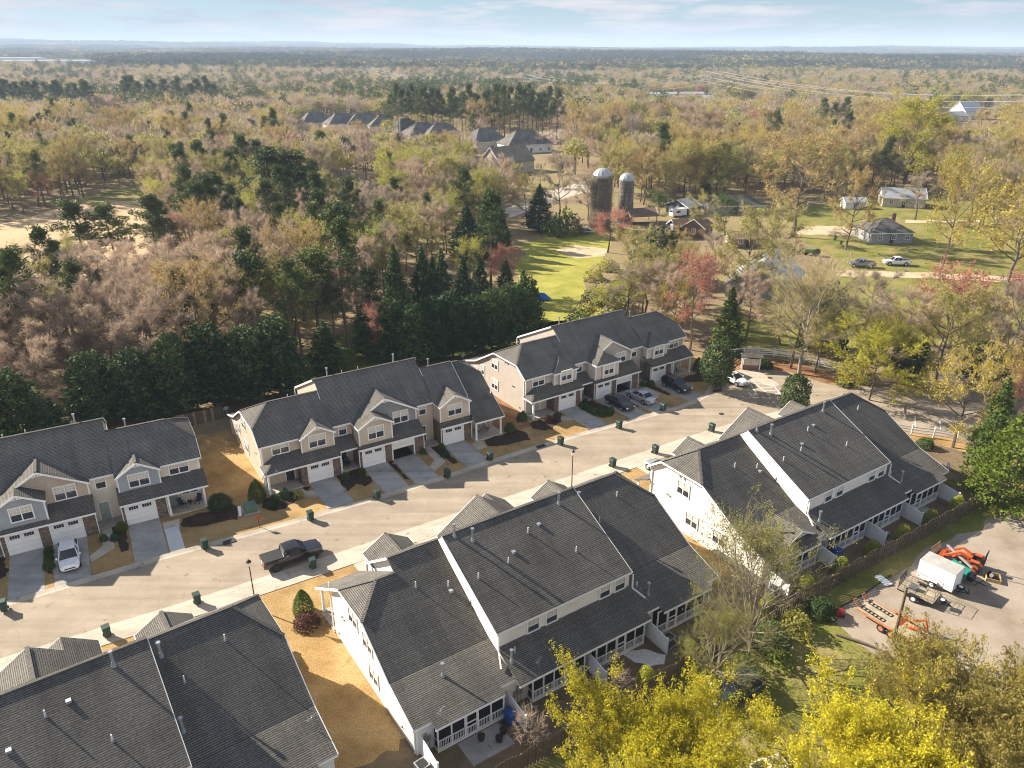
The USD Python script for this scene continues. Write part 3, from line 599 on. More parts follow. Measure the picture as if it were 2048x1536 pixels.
R = math.radians
B_ANG = dict(B1=29.5, B2=31.6, B3=34.2, C=33.8 + 180, B4=36.0 + 180, D=33.3 + 180)
def place(corner, ang, lx, ly):
    """origin of a frame turned by ang whose local point (lx, ly) stands at corner"""
    c, s = math.cos(R(ang)), math.sin(R(ang)); return (corner[0] - c * lx + s * ly, corner[1] - s * lx - c * ly)
ORG = {'B2': (-27.35, 73.55), 'B3': (1.75, 92.0)}
ORG['B1'] = place(tuple(at(413.75, 1013.75)[:2]), B_ANG['B1'], 28.85, -1.85)
ORG['C'] = place((-6.5, 38.2), B_ANG['C'], 29.0, 15.3)
ORG['D'] = place((23.0, 56.3), B_ANG['D'], 29.0, 15.6)
ORG['B4'] = place((-13.6, 38.7), B_ANG['B4'], 0.0, 12.0)
V_C = [('flue', 20.2, 5.6), ('flue', 19.0, 6.4), ('flue', 10.2, 6.1), ('flue', 7.4, 5.4), ('flue', 7.6, 10.0), ('pipe', 14.3, 7.4), ('hood', 13.0, 7.1), ('pipe', 17.3, 9.0), ('hood', 16.4, 8.4), ('pipe', 11.4, 10.2), ('pipe', 20.2, 9.2), ('pipe', 22.0, 7.6), ('hood', 22.0, 8.0), ('pipe', 24.4, 6.8), ('pipe', 6.6, 7.4), ('pipe', 3.4, 6.0), ('flue', 25.6, 13.0), ('flue', 20.6, 14.4), ('pipe', 20.0, 13.9), ('pipe', 7.2, 13.2), ('flue', 6.8, 14.2)]
V_S = [('flue', 10.0, 6.0), ('flue', 18.5, 6.0), ('flue', 23.0, 5.6), ('pipe', 5.0, 5.6), ('pipe', 14, 6.4), ('hood', 6.5, 5.6), ('pipe', 12, 6.5)]
townhouse('townhouse_row', 'cream townhouse row with grey-blue lap gables at the far left, white car on its drive', ORG['B1'], R(B_ANG['B1']),
          dict(body='siding_cream', g1='siding_blue', g2='siding_blue', g3='batten_beige', g4='siding_blue', doors=('door_dark', 'door_green', 'door_green', 'door_green')), 'two', 'gable', V_S)
townhouse('townhouse_row', 'tan townhouse row with grey board gable and one garage door half open', ORG['B2'], R(B_ANG['B2']),
          dict(body='siding_tan', g1='siding_tan', g2='siding_tan', g3='batten_grey', g4='siding_tan', open=3), 'cat', 'gable', V_S)
townhouse('townhouse_row', 'greige townhouse row with pale box bays behind the three parked cars', ORG['B3'], R(B_ANG['B3']),
          dict(body='siding_greige', g1='siding_bay', g2='siding_bay', g3='siding_greige', g4='siding_bay', open=3, doors=('door_cream', 'door_dark', 'door_dark', 'door_dark')), 'two', 'bay', V_S)
townhouse('townhouse_row', 'townhouse row seen from behind in the middle foreground, screened porches above the yellow trees', ORG['C'], R(B_ANG['C']),
          dict(body='siding_white', g1='siding_white', g2='siding_white', g3='siding_white', g4='siding_white', back_gables=[(6.0, 8.0, 13.2)]), 'cat', 'gable', V_C, gz=.4)
townhouse('townhouse_row', 'townhouse row seen from behind at the lower left corner, mostly dark shingle roof', ORG['B4'], R(B_ANG['B4']),
          dict(body='siding_white', g1='siding_white', g2='siding_white', g3='siding_white', g4='siding_white', back_gables=[(6.0, 8.6, 13.6)]), 'two', 'gable', V_C, gz=.4)
townhouse('townhouse_row', 'white-gabled townhouse row seen from behind beside the gravel lot', ORG['D'], R(B_ANG['D']),
          dict(body='siding_white', g1='siding_white', g2='siding_white', g3='siding_white', g4='siding_white', back_gables=[(6.0, 8.0, 13.2), (22.0, 26.0, 14.8)]), 'two', 'gable', V_C, gz=.4)
# ------------------------------------------------------------------ yards: drives, walks, beds
from shapely.geometry import Polygon, LineString, Point
def loc2w(row, x, y):
    a = R(B_ANG[row]); o = ORG[row]; return (o[0] + math.cos(a) * x - math.sin(a) * y, o[1] + math.sin(a) * x + math.cos(a) * y)
_k = offset_line(FAR_EDGE, .70); FAR_SIDE = Polygon([*map(tuple, _k), (60, 140), (-120, 140), (-120, 30)]).buffer(0)
_k = offset_line(NEAR_EDGE, -2.45); NEAR_SIDE = Polygon([*map(tuple, _k), (60, 20), (-80, 0)]).buffer(0)
def poly_mesh(poly, z, t=0.0):
    v, f = trimesh.creation.triangulate_polygon(poly, engine='earcut')
    v = np.column_stack([v, np.full(len(v), z)]); f = np.array(f)
    n = np.cross(v[f[:, 1]] - v[f[:, 0]], v[f[:, 2]] - v[f[:, 0]])[:, 2]; f[n < 0] = f[n < 0][:, ::-1]
    return v, f
def drive(row, x0, x1, y0, m, label, joints=3, side=FAR_SIDE, ymax=-18, z=.035):
    T = thing('driveway', label, None, kind='structure')
    full = Polygon([loc2w(row, x0, y0), loc2w(row, x1, y0), loc2w(row, x1, ymax), loc2w(row, x0, ymax)]).intersection(side)
    ends = [y for y in np.arange(y0, ymax, -.25) if Point(loc2w(row, (x0 + x1) / 2, y)).within(side)]
    L = (y0 - min(ends)) / joints if ends else 3
    for k in range(joints + 1):
        ya, yb = y0 - k * L, (y0 - (k + 1) * L + .025 if k < joints else ymax)
        s = Polygon([loc2w(row, x0, ya), loc2w(row, x1, ya), loc2w(row, x1, yb), loc2w(row, x0, yb)]).intersection(side)
        if s.is_empty or s.area < .3 or s.geom_type != 'Polygon': continue
        usd = usdkit.mesh(stage, fresh(str(T.GetPath()), 'slab'), poly_mesh(s, z), m)
    return T
CO, CN, CD = M['concrete'], M['concrete_new'], M['concrete_old']
for row, where in (('B1', 'far left grey-blue gabled row'), ('B2', 'tan row with the half-open garage'), ('B3', 'greige row with box bays')):
    for k, (a, b) in enumerate(((4.4, 7.3), (10.8, 13.7), (14.5, 17.45), (21.2, 24.2))):
        drive(row, a, b, -1.62, CO, f'{("first", "second", "third", "fourth")[k]} concrete drive from the left end of the {where}')
drive('B1', 24.35, 25.7, -4.2, CN, 'new white concrete path beside the last drive of the far left row', 2)
def bed(name, row, pts, m, label, z=.02, jit=.12, seed=3, side=FAR_SIDE):
    P = [loc2w(row, *p) for p in pts]
    s = Polygon(P).intersection(side)
    if s.is_empty: return
    if s.geom_type != 'Polygon': s = max(s.geoms, key=lambda g: g.area)
    return sheet(name, list(s.exterior.coords)[:-1], m, z, label, px=False, jitter=jit, seed=seed)
for row, where in (('B1', 'grey-blue gabled row'), ('B2', 'tan row'), ('B3', 'greige row')):
    bed('mulch_bed', row, [(-.8, -2.3), (4.1, -2.3), (4.1, -3.6), (2.2, -4.6), (-.6, -5.2), (-1.6, -3.8)], M['mulch'], f'dark mulch bed before the left porch of the {where}')
    bed('mulch_bed', row, [(7.5, -1.8), (8.3, -1.4), (10.5, -1.4), (10.6, -5.0), (9.4, -5.6), (8.9, -4.4), (7.5, -5.5)], M['mulch'], f'dark mulch bed at the second entry of the {where}')
    bed('mulch_bed', row, [(13.8, -1.8), (14.4, -1.8), (14.4, -6.5), (13.9, -6.5)], M['mulch'], f'narrow mulch strip between the paired drives of the {where}')
    bed('mulch_bed', row, [(18.7, -1.2), (21.0, -1.2), (21.0, -5.5), (20.2, -6.2), (19.8, -3.0), (18.7, -2.6)], M['mulch'], f'dark mulch bed at the third entry of the {where}')
    bed('mulch_bed', row, [(26.3, -2.9), (29.6, -2.9), (31.2, -2.3), (32.0, -4.0), (31.2, -5.6), (28.2, -5.6), (26.0, -4.6)], M['mulch'], f'dark mulch bed before the right porch of the {where}')
    bed('garden_path', row, [(2.2, -2.2), (3.4, -2.2), (3.6, -3.0), (4.35, -3.4), (4.35, -4.8), (3.0, -4.2)], CD, f'short concrete walk to the left porch of the {where}', .028, .02)
    bed('garden_path', row, [(18.75, -1.1), (19.75, -1.1), (19.7, -5.2), (17.6, -6.6), (17.5, -5.4), (18.7, -4.2)], CD, f'concrete walk to the third entry of the {where}', .03, .02)
    bed('garden_path', row, [(24.3, -2.8), (26.0, -2.8), (25.7, -4.6), (24.3, -4.9)], CD, f'concrete step slab beside the right porch of the {where}', .028, .02)
sheet('side_yard', [loc2w('B2', 29.2, -2), loc2w('B2', 33.5, -3), loc2w('B2', 36, 9), loc2w('B2', 30, 15), loc2w('B2', 29.1, 12)], M['pine_straw'], .0085, 'red-brown pine straw between the tan and the greige rows', px=False, jitter=.2)
for k, (row, x) in enumerate((('C', 4.4), ('C', 10.8), ('C', 14.6), ('C', 21.2), ('D', 4.4), ('D', 10.8), ('D', 14.6), ('D', 21.2), ('B4', 4.4), ('B4', 10.8), ('B4', 14.6))):
    where = {'C': 'middle foreground row', 'D': 'row beside the gravel lot', 'B4': 'lower left row'}[row]
    drive(row, x, x + 2.9, -1.62, CD, f'concrete drive on the hidden street side of the {where}, drive {("one", "two", "three", "four")[k % 4]} from its end', 2, NEAR_SIDE, -18)
# back alley and the lot beyond the fence
FENCE = [(-3.5, 34.4), (1.2, 37.4), (6.4, 40.8), (11.7, 44.6), (19.0, 50.2), (24.2, 53.3), (28.2, 55.7), (31.5, 57.9), (35.0, 60.2), (38.6, 62.4), (42.2, 64.8), (45.8, 67.1), (49.4, 69.4), (53.5, 71.4)]
sheet('alley', [(-8, 30), *FENCE, (60, 78), (52, 84), (42, 75), (30, 67), (20, 58), (10, 52), (-2, 44), (-12, 36)], M['alley_soil'], .0085, 'brown soil strip between the rear porches and the wooden fence', px=False, jitter=.15)
sheet('meadow', [*FENCE, (80, 80), (80, 20), (0, 18), (-8, 30)], M['spring_grass'], .008, 'rough spring grass beyond the wooden fence', px=False)
sheet('gravel_lot', [(2040, 1010), (1960, 1055), (1850, 1095), (1800, 1150), (1690, 1205), (1668, 1235), (1720, 1290), (1790, 1330), (1900, 1350), (2048, 1400), (2400, 1400), (2500, 1100), (2300, 1020)], M['gravel'], .012, 'pale gravel lot with the parked trailers', jitter=.4)
sheet('patio', [loc2w('C', 22.8, 15.9), loc2w('C', 26.2, 15.9), loc2w('C', 26.2, 18.1), loc2w('C', 22.8, 18.1)], CO, .03, 'grey concrete patio behind the near left screened porch', px=False)
sheet('patio', [loc2w('D', 4, 15.9), loc2w('D', 6, 15.9), loc2w('D', 6, 17.4), loc2w('D', 4, 17.4)], CO, .03, 'stone slab patio behind the farthest screened porch', px=False)
sheet('stone_bed', [(1245, 1310), (1275, 1298), (1300, 1302), (1330, 1310), (1328, 1328), (1300, 1332), (1270, 1326)], M['river_stones'], .03, 'white river stone bed round an air conditioner', jitter=.12)

# ------------------------------------------------------------------ vehicles
mat('tyre', (.018, .018, .018), .85, .1); mat('rim', (.55, .56, .58), .3, .05, metallic=.8); mat('rim_dark', (.03, .03, .03), .4); mat('rim_white', (.75, .75, .74), .4); mat('car_glass', (.012, .016, .02), .05, .1, spec=.8)
mat('lamp_clear', (.7, .7, .68), .15, .03); mat('lamp_red', (.42, .02, .015), .2, .05); mat('plastic_black', (.02, .02, .02), .6)
def paint(name, c, metallic=.0, rough=.22):
    MATS[name] = usdkit.material(stage, f'/World/Looks/{name}', {'geo': ('geometry', {}), 'n': ('noise_texture', {'scale': 2.5, 'detail': 4.0}), 'r': ('rgb_ramp', {'ramp': [(.35, tuple(np.array(c) * .85)), (.65, c)]}),
        'p': ('principled_bsdf', {'roughness': rough, 'metallic': metallic, 'coat_weight': .6, 'coat_roughness': .06})}, [('geo.position', 'n.vector'), ('n.fac', 'r.fac'), ('r.color', 'p.base_color')], surface='p.BSDF')
for n_, c_, m_ in (('paint_white', (.78, .79, .80), 0), ('paint_black', (.012, .012, .014), 0), ('paint_navy', (.012, .017, .026), .2), ('paint_silver', (.50, .52, .55), .5), ('paint_grey', (.20, .22, .25), .4), ('paint_green', (.03, .055, .045), .1), ('paint_orange', (.5, .10, .025), 0), ('paint_teal', (.02, .30, .22), 0), ('paint_tractor', (.05, .16, .03), 0)): paint(n_, c_, m_)
def loft(sections, caps=True):
    """sections: lists of equal length of 3-D points, closed loops"""
    n, k = len(sections), len(sections[0]); v = np.array(sections, float).reshape(-1, 3); f = []
    for i in range(n - 1):
        for j in range(k):
            a, b = i * k + j, i * k + (j + 1) % k; f += [(a, b, b + k), (a, b + k, a + k)]
    if caps:
        for i, rev in ((0, True), (n - 1, False)):
            for j in range(1, k - 1): t = (i * k, i * k + j, i * k + j + 1); f.append(t[::-1] if rev else t)
    m = trimesh.Trimesh(v, f, process=False); m.fix_normals(); return m
CARS = {   # length, half width, body top profile [(x, z)], cabin [(x bottom, z)], roof
    'sedan': dict(L=4.7, w=.90, top=[(-2.35, .72), (-2.25, .95), (-1.4, 1.0), (.75, .98), (1.6, .88), (2.2, .74), (2.35, .55)], cab=[(-1.75, .97), (-.95, 1.42), (.25, 1.45), (1.15, .96)], wheels=(-1.4, 1.38), wr=.33),
    'hatch': dict(L=4.3, w=.90, top=[(-2.15, .6), (-2.1, 1.0), (-1.2, 1.03), (.65, 1.0), (1.45, .9), (2.0, .76), (2.15, .55)], cab=[(-2.05, 1.0), (-1.6, 1.42), (.05, 1.47), (1.1, .98)], wheels=(-1.32, 1.3), wr=.33),
    'suv': dict(L=4.8, w=.95, top=[(-2.4, .6), (-2.35, 1.1), (-1.2, 1.12), (.7, 1.1), (1.55, 1.02), (2.25, .9), (2.4, .6)], cab=[(-2.3, 1.1), (-1.95, 1.62), (.05, 1.7), (1.05, 1.08)], wheels=(-1.45, 1.42), wr=.37),
    'pickup': dict(L=5.7, w=.98, top=[(-2.85, .7), (-2.83, 1.18), (-.95, 1.2), (.95, 1.18), (1.75, 1.14), (2.65, 1.05), (2.85, .65)], cab=[(-.95, 1.17), (-.8, 1.83), (.55, 1.86), (1.3, 1.14)], wheels=(-1.75, 1.8), wr=.41)}
def car_pattern(kind, colour, rim='rim', bed='open'):
    c = CARS[kind]; T = kind_of(f'{kind}_{colour}'); w, L = c['w'], c['L']; P = M['paint_' + colour]; low = .24 if kind in ('sedan', 'hatch') else .36
    xs = np.array([p[0] for p in c['top']]); zs = np.array([p[1] for p in c['top']]); secs = []
    for x in np.unique(np.concatenate([np.linspace(-L / 2, L / 2, 25), xs])):
        z = np.interp(x, xs, zs); e = 1 - .10 * abs(2 * x / L) ** 4 - .10 * abs(2 * x / L) ** 10; W = w * e; lo = low + .10 * abs(2 * x / L) ** 6
        half = [(0, lo), (W * .88, lo), (W * .98, lo + .14), (W, lo + (z - lo) * .5), (W * .97, z - .12), (W * .90, z - .02), (W * .55, z + .02), (0, z + .03)]
        secs.append([(x, -y, zz) for y, zz in half] + [(x, y, zz) for y, zz in half[-2:0:-1]])
    obj('body', loft(secs), P, T, smooth=42)
    (x0, z0), (x1, z1), (x2, z2), (x3, z3) = c['cab']
    def ring(xa, za, W, x_top, W2, z_top): return None
    gb, gt = w * .90, w * .70
    def cab_at(t, side):                               # point on the cabin skin: t 0..1 height
        return None
    g = MB(); A = [(x0, -gb, z0), (x3, -gb, z3), (x3, gb, z3), (x0, gb, z0)]; B_ = [(x1, -gt, z1 - .05), (x2, -gt, z2 - .05), (x2, gt, z2 - .05), (x1, gt, z1 - .05)]
    g.hexa(A + B_); obj('windows', g, M['car_glass'], T)
    secs = []
    for s, dz, k in ((x1 - .06, -.06, .92), (x1 + .08, .0, .98), ((x1 + x2) / 2, .03, 1.0), (x2 - .08, .0, .98), (x2 + .08, -.06, .90)):
        zt = np.interp(s, [x1, x2], [z1, z2]) + dz; W = gt * k + .03
        secs.append([(s, -W, zt - .05), (s, -W * .96, zt), (s, -W * .5, zt + .035), (s, W * .5, zt + .035), (s, W * .96, zt), (s, W, zt - .05)])
    obj('roof', loft(secs), P, T, smooth=45)
    mid = (x1 + x2) / 2; fr = [(x0, x1), (x3, x2)] + ([((x0 + x3) / 2, mid)] if kind != 'x' else [])
    for xb, xt in fr:
        for s in (-1, 1): obj('pillar', MB().bar((xb, s * (gb + .008), z0), (xt, s * (gt + .012), z1 - .03), .09, .05), P, T)
    for x in c['wheels']:
        for s in (-1, 1):
            wh = obj('wheel', MB().cyl((x, s * (w - .23), c['wr']), (x, s * (w + .015), c['wr']), c['wr'], n=18), M['tyre'], T)
            r = MB().cyl((x, s * (w + .0), c['wr']), (x, s * (w + .03), c['wr']), c['wr'] * .62, n=12)
            obj('rim', r, M[rim], wh)
            obj('wheel_arch', MB().cyl((x, s * (w - .3), c['wr'] + .02), (x, s * (w - .005), c['wr'] + .02), c['wr'] + .07, n=16), M['plastic_black'], T)
    zf, zr = np.interp(L / 2 - .12, xs, zs) - .12, np.interp(-L / 2 + .05, xs, zs) - .2
    for s in (-1, 1):
        obj('headlight', MB().box(L / 2 - .22, s * w * .55, zf - .02, L / 2 - .04, s * w * .86, zf + .14), M['lamp_clear'], T)
        obj('taillight', MB().box(-L / 2 - .01, s * w * .55, zr, -L / 2 + .14, s * w * .88, zr + .18), M['lamp_red'], T)
        obj('mirror', MB().box(x3 - .35, s * (w + .0), z3 + .02, x3 - .2, s * (w + .17), z3 + .16), P, T)
    obj('grille', MB().box(L / 2 - .1, -w * .5, low + .22, L / 2 + .01, w * .5, zf - .02), M['plastic_black'], T)
    obj('number_plate', MB().box(-L / 2 - .02, -.26, zr - .16, -L / 2 + .03, .26, zr - .03), M['white_trim'], T)
    if kind == 'pickup':
        if bed == 'cover': obj('bed_cover', MB().box(-2.78, -.82, 1.2, -1.0, .82, 1.245), M['plastic_black'], T)
        else:
            obj('bed_floor', MB().box(-2.74, -.78, 1.2, -1.0, .78, 1.235), M['plastic_black'], T)
            for s in (-1, 1): obj('bed_rail', MB().box(-2.8, s * .8, 1.15, -1.0, s * .9, 1.29), P, T)
    return T
_cars = {}
def car(kind, colour, px, head, label, cat='car', rim='rim', shift=0.0, group=None, bed='open', xy=None):
    k = (kind, colour, rim, bed)
    if k not in _cars: _cars[k] = car_pattern(kind, colour, rim, bed)
    p = at(*px)[:2] if xy is None else np.array(xy); h = R(head); p = p + shift * np.array([-math.sin(h), math.cos(h)])
    return copy_of(_cars[k], {'pickup': 'parked_pickup', 'suv': 'parked_car'}.get(kind, 'parked_car'), label, cat, (p[0], p[1], .04), h, group)
car('hatch', 'white', (141, 1122), B_ANG['B1'] - 90, 'white hatchback nosed towards the street on a drive of the far left row')
car('pickup', 'black', (592, 1132), 31.5, 'black pickup with a bed cover parked along the kerb by a green trash cart', 'pickup', 'rim_dark', .95, bed='cover')
car('sedan', 'black', None, B_ANG['B3'] - 90, 'black sedan on the greige row drive, nose to the street', xy=loc2w('B3', 12.2, -5.0))
car('sedan', 'silver', None, B_ANG['B3'] + 90, 'silver-grey sedan backed to the street before the open garage', xy=loc2w('B3', 16.0, -5.1))
car('suv', 'navy', None, B_ANG['B3'] - 90, 'dark blue-black crossover on the last drive of the greige row', 'car', xy=loc2w('B3', 22.8, -5.2))
car('sedan', 'white', (1466, 764), -58, 'white sedan in the parking bay beside the evergreen tree')
car('hatch', 'silver', None, 33 + 90, 'silver car half hidden by the white gable beside the near pavement', xy=loc2w('D', 22.6, -4.8))
car('pickup', 'white', (1792, 530), 176, 'white crew-cab pickup parked on the lawn track by the grey farm house', 'pickup')
car('pickup', 'grey', (1722, 534), 172, 'grey pickup standing behind the white pickup on the farm track', 'pickup')
car('suv', 'green', (1466, 1392), 205, 'old dark green vehicle under the yellow trees', 'car', 'rim_dark')
car('sedan', 'white', (1540, 1560), 200, 'white car mostly hidden beneath the yellow trees at the lower edge')

# ------------------------------------------------------------------ street furniture
mat('cart_green', (.022, .047, .036), .45, .15, 3); mat('bin_blue', (.012, .06, .22), .4, .1)
def cart_pattern(name, col):
    T = kind_of(name); b = MB().hexa([(-.24, -.27, .10), (.24, -.27, .10), (.24, .25, .10), (-.24, .25, .10), (-.29, -.34, .98), (.29, -.34, .98), (.29, .33, .98), (-.29, .33, .98)]); b.box(-.31, -.36, .92, .31, .35, .99)
    obj('bin_body', b, M[col], T)
    l = MB().hexa([(-.32, -.38, .99), (.32, -.38, .99), (.32, .37, .99), (-.32, .37, .99), (-.26, -.3, 1.08), (.26, -.3, 1.08), (.28, .37, 1.06), (-.28, .37, 1.06)]); obj('lid', l, M[col], T)
    for s in (-1, 1): obj('wheel', MB().cyl((s * .23, .27, .13), (s * .31, .27, .13), .13, n=12), M['tyre'], T)
    obj('handle', MB().bar((-.24, .40, 1.0), (.24, .40, 1.0), .035), M['plastic_black'], T)
    return T
cart = cart_pattern('cart', 'cart_green'); blue = cart_pattern('blue_cart', 'bin_blue')
for (u, v), lb in zip([(10, 1222), (411, 1098), (396, 1208), (216, 1274), (622, 1041), (755, 998), (895, 956), (980, 921), (1121, 890), (1238, 857), (1326, 822), (1225, 934), (1310, 907), (1423, 863), (627, 1137)],
    ['at the left picture edge beside the first drive', 'by the new white path', 'behind the lower left roof ridge near the lamp', 'beside the lower left roof, nearest the left', 'on lawn by the small brown sign', 'beside the stained drive of the tan row', 'between the two right drives of the tan row', 'at the foot of the last drive of the tan row', 'on the kerb between tan and greige rows', 'before the black sedan', 'near the silver sedan, rightmost on its kerb', 'by the pavement behind the middle ridge', 'by the pavement left of the white gable row', 'by the pavement close to the manhole', 'right behind the black pickup']):
    p = at(u, v); copy_of(cart, 'trash_cart', 'dark green wheeled trash cart ' + lb, 'trash cart', (p[0], p[1], .05), R(33 + 6 * math.sin(u)), 'green trash carts along the street')
for p, lb in (((loc2w('C', 22.15, 16.5)), 'behind the near left screened porch'), (loc2w('D', 20.0, 16.4), 'behind the row beside the gravel lot')):
    copy_of(blue, 'recycling_bin', 'blue recycling bin ' + lb, 'recycling bin', (*p, .02), R(40), 'blue recycling bins behind the porches', scale=1.15)
T = kind_of('lamp'); m = MB().cyl((0, 0, 0), (0, 0, .7), .13, .09, 10); m.cyl((0, 0, .7), (0, 0, 4.55), .06, .045, 8); mat('lamp_brown', (.035, .022, .018), .5); obj('lamp_post', m, M['lamp_brown'], T)
mat('lamp_glass', (.75, .74, .70), .2); obj('lamp_globe', MB().cyl((0, 0, 4.55), (0, 0, 4.95), .12, .2, 10), M['lamp_glass'], T); obj('lamp_cap', MB().cyl((0, 0, 4.95), (0, 0, 5.18), .25, .03, 10).cyl((0, 0, 5.18), (0, 0, 5.3), .03, .02, 6), M['lamp_brown'], T)
for (u, v), lb in (((513, 1219), 'between the lower left roof and the black pickup'), ((1143, 984), 'behind the middle foreground ridge')):
    p = at(u, v); copy_of(T, 'street_lamp', 'brown post-top lamp with clear lantern ' + lb, 'street lamp', (p[0], p[1], .1), 0, 'street lamps')
def place_box(name, label, cat, u, v, rot, parts, group=None):
    p = at(u, v); T = thing(name, label, cat, (p[0], p[1], .02), R(rot), group)
    for n, mb, m_ in parts: obj(n, mb, m_, T)
    return T
mat('box_green', (.09, .16, .11), .5); place_box('transformer', 'green electrical transformer cabinet on its concrete pad', 'transformer', 502, 1022, 30, [('cabinet', MB().hexa([(-.6, -.55, .1), (.6, -.55, .1), (.6, .55, .1), (-.6, .55, .1), (-.6, -.5, .8), (.6, -.5, .8), (.6, .55, .9), (-.6, .55, .9)]), M['box_green']), ('pad', MB().box(-.85, -.8, 0, .85, .8, .1), CO)])
place_box('utility_post', 'short white utility marker post on the lawn', 'post', 481, 1031, 0, [('post', MB().box(-.13, -.13, 0, .13, .13, 1.0).box(-.15, -.15, 1.0, .15, .15, 1.05), M['white_vinyl'])])
mat('sign_red', (.34, .07, .04), .5); place_box('yard_sign', 'small red-brown square sign on a thin post by the kerb', 'sign', 519, 1055, 25, [('sign_post', MB().box(-.03, -.03, 0, .03, .03, 1.4), M['lamp_brown']), ('sign_face', MB().box(-.26, -.05, 1.0, .26, -.031, 1.45), M['sign_red']), ('sign_panel', MB().box(-.17, -.056, 1.1, .17, -.0505, 1.32), M['sign_red'])])
p = at(1480, 788); mat('iron', (.06, .05, .045), .7, metallic=.5)
for u, v, lb in ((1443, 828, 'near the white gable row'), (1540, 756, 'in the parking court')): q_ = at(u, v); obj('manhole_cover', MB().cyl((q_[0], q_[1], .0), (q_[0], q_[1], .022), .36, n=20), M['iron'], label='round iron manhole cover in the street ' + lb, cat='manhole')
for u, v, lb in ((459, 1084, 'by the far left row'), (1082, 893, 'before the tan row'), (1435, 782, 'near the evergreen tree')): q_ = at(u, v); T = thing('storm_drain', 'dark storm drain inlet in the kerb ' + lb, 'drain', (q_[0], q_[1], 0), R(32)); obj('grate', MB().box(-.6, -.3, 0, .6, .3, .09), M['iron'], T)
# white rail fence
def rail_fence(name, label, line, mats, step=2.4, rails=(.35, .68, 1.0, 1.3), h=1.45, th=.13):
    L = np.array(line, float); s = np.concatenate([[0], np.cumsum(np.linalg.norm(np.diff(L, axis=0), axis=1))]); n = max(1, round(s[-1] / step)); P = np.array([[np.interp(k, s, L[:, 0]), np.interp(k, s, L[:, 1])] for k in np.linspace(0, s[-1], n + 1)])
    T = thing(name, label, 'fence')
    for p in P: obj('post', MB().box(p[0] - th / 2, p[1] - th / 2, 0, p[0] + th / 2, p[1] + th / 2, h).box(p[0] - th * .7, p[1] - th * .7, h, p[0] + th * .7, p[1] + th * .7, h + .05), mats, T)
    for a, b in zip(P[:-1], P[1:]):
        for z in rails: obj('rail', MB().bar((*a, z), (*b, z), .04, .14), mats, T)
rail_fence('rail_fence', 'white four-rail fence round the parking court, behind the mailbox kiosk', [at(*p)[:2] for p in ((1420, 742), (1462, 714), (1500, 711), (1556, 714), (1602, 722), (1650, 738), (1700, 748))], M['white_vinyl'])
rail_fence('rail_fence', 'white rail fence beyond the yellow-green round tree', [at(*p)[:2] for p in ((1838, 757), (1900, 764), (1990, 775))], M['white_vinyl'])
rail_fence('rail_fence', 'white rail fence at the foot of the parking bays, behind the right-hand roof', [at(*p)[:2] for p in ((1735, 852), (1800, 868), (1870, 876), (1960, 892))], M['white_vinyl'], rails=(.4, .8, 1.15))
# parking lines
for (u0, v0, u1, v1), lb in (((1497, 762, 1515, 790), 'first'), ((1503, 760, 1540, 792), 'second'), ((1545, 768, 1562, 790), 'third'), ((1830, 832, 1831, 858), 'fourth'), ((1880, 838, 1881, 862), 'fifth'), ((1928, 845, 1929, 868), 'sixth')):
    obj('parking_line', MB().bar((*at(u0, v0)[:2], .014), (*at(u1, v1)[:2], .014), .12, .006), M['white_trim'], label=lb + ' painted white parking line counting from the kiosk', kind='structure')
hz_ = [obj('parking_line', MB().bar((*(at(1508, 764)[:2] + (at(1540, 791)[:2] - at(1508, 764)[:2]) * t), .014), (*(at(1535, 765)[:2] + (at(1562, 789)[:2] - at(1535, 765)[:2]) * t), .014), .1, .006), M['white_trim'], label=f'hatched no-parking stripe before the mailbox kiosk', kind='structure') for t in (.15, .4, .65, .9)]
sheet('kiosk_apron', [(1470, 742), (1478, 758), (1520, 765), (1545, 775), (1560, 770), (1530, 750), (1500, 735)], CD, .016, 'concrete apron before the mailbox kiosk')
sheet('bare_bed', [(1440, 725), (1470, 718), (1560, 718), (1650, 742), (1720, 755), (1700, 780), (1640, 790), (1580, 770), (1535, 745), (1480, 742)], M['pine_straw'], .0105, 'orange-brown bare bed inside the white rail fence', jitter=.15)
mat('brick_red', (.20, .11, .08), .9, .3, 9); mat('mailbox', (.45, .40, .33), .4, metallic=.3)
place_box('mailbox_kiosk', 'small roofed mailbox kiosk with white posts in front of the rail fence', 'kiosk', 1500, 738, -8, [('base', MB().box(-1.25, -.35, 0, 1.25, .35, .7), M['brick_red']), ('mailboxes', MB().box(-1.1, -.3, .7, -.02, .3, 1.75).box(.02, -.3, .7, 1.1, .3, 1.75), M['mailbox']),
    ('kiosk_post', MB().box(-1.35, -.42, 0, -1.2, -.27, 2.2), M['white_trim']), ('kiosk_post', MB().box(1.2, -.42, 0, 1.35, -.27, 2.2), M['white_trim']), ('kiosk_post', MB().box(-1.35, .27, 0, -1.2, .42, 2.2), M['white_trim']), ('kiosk_post', MB().box(1.2, .27, 0, 1.35, .42, 2.2), M['white_trim']),
    ('roof', MB().slab([(-1.6, -.8, 2.15), (1.6, -.8, 2.15), (1.6, 0, 2.55), (-1.6, 0, 2.55)], .1).slab([(-1.6, 0, 2.55), (1.6, 0, 2.55), (1.6, .8, 2.15), (-1.6, .8, 2.15)], .1), M['shingle'])])
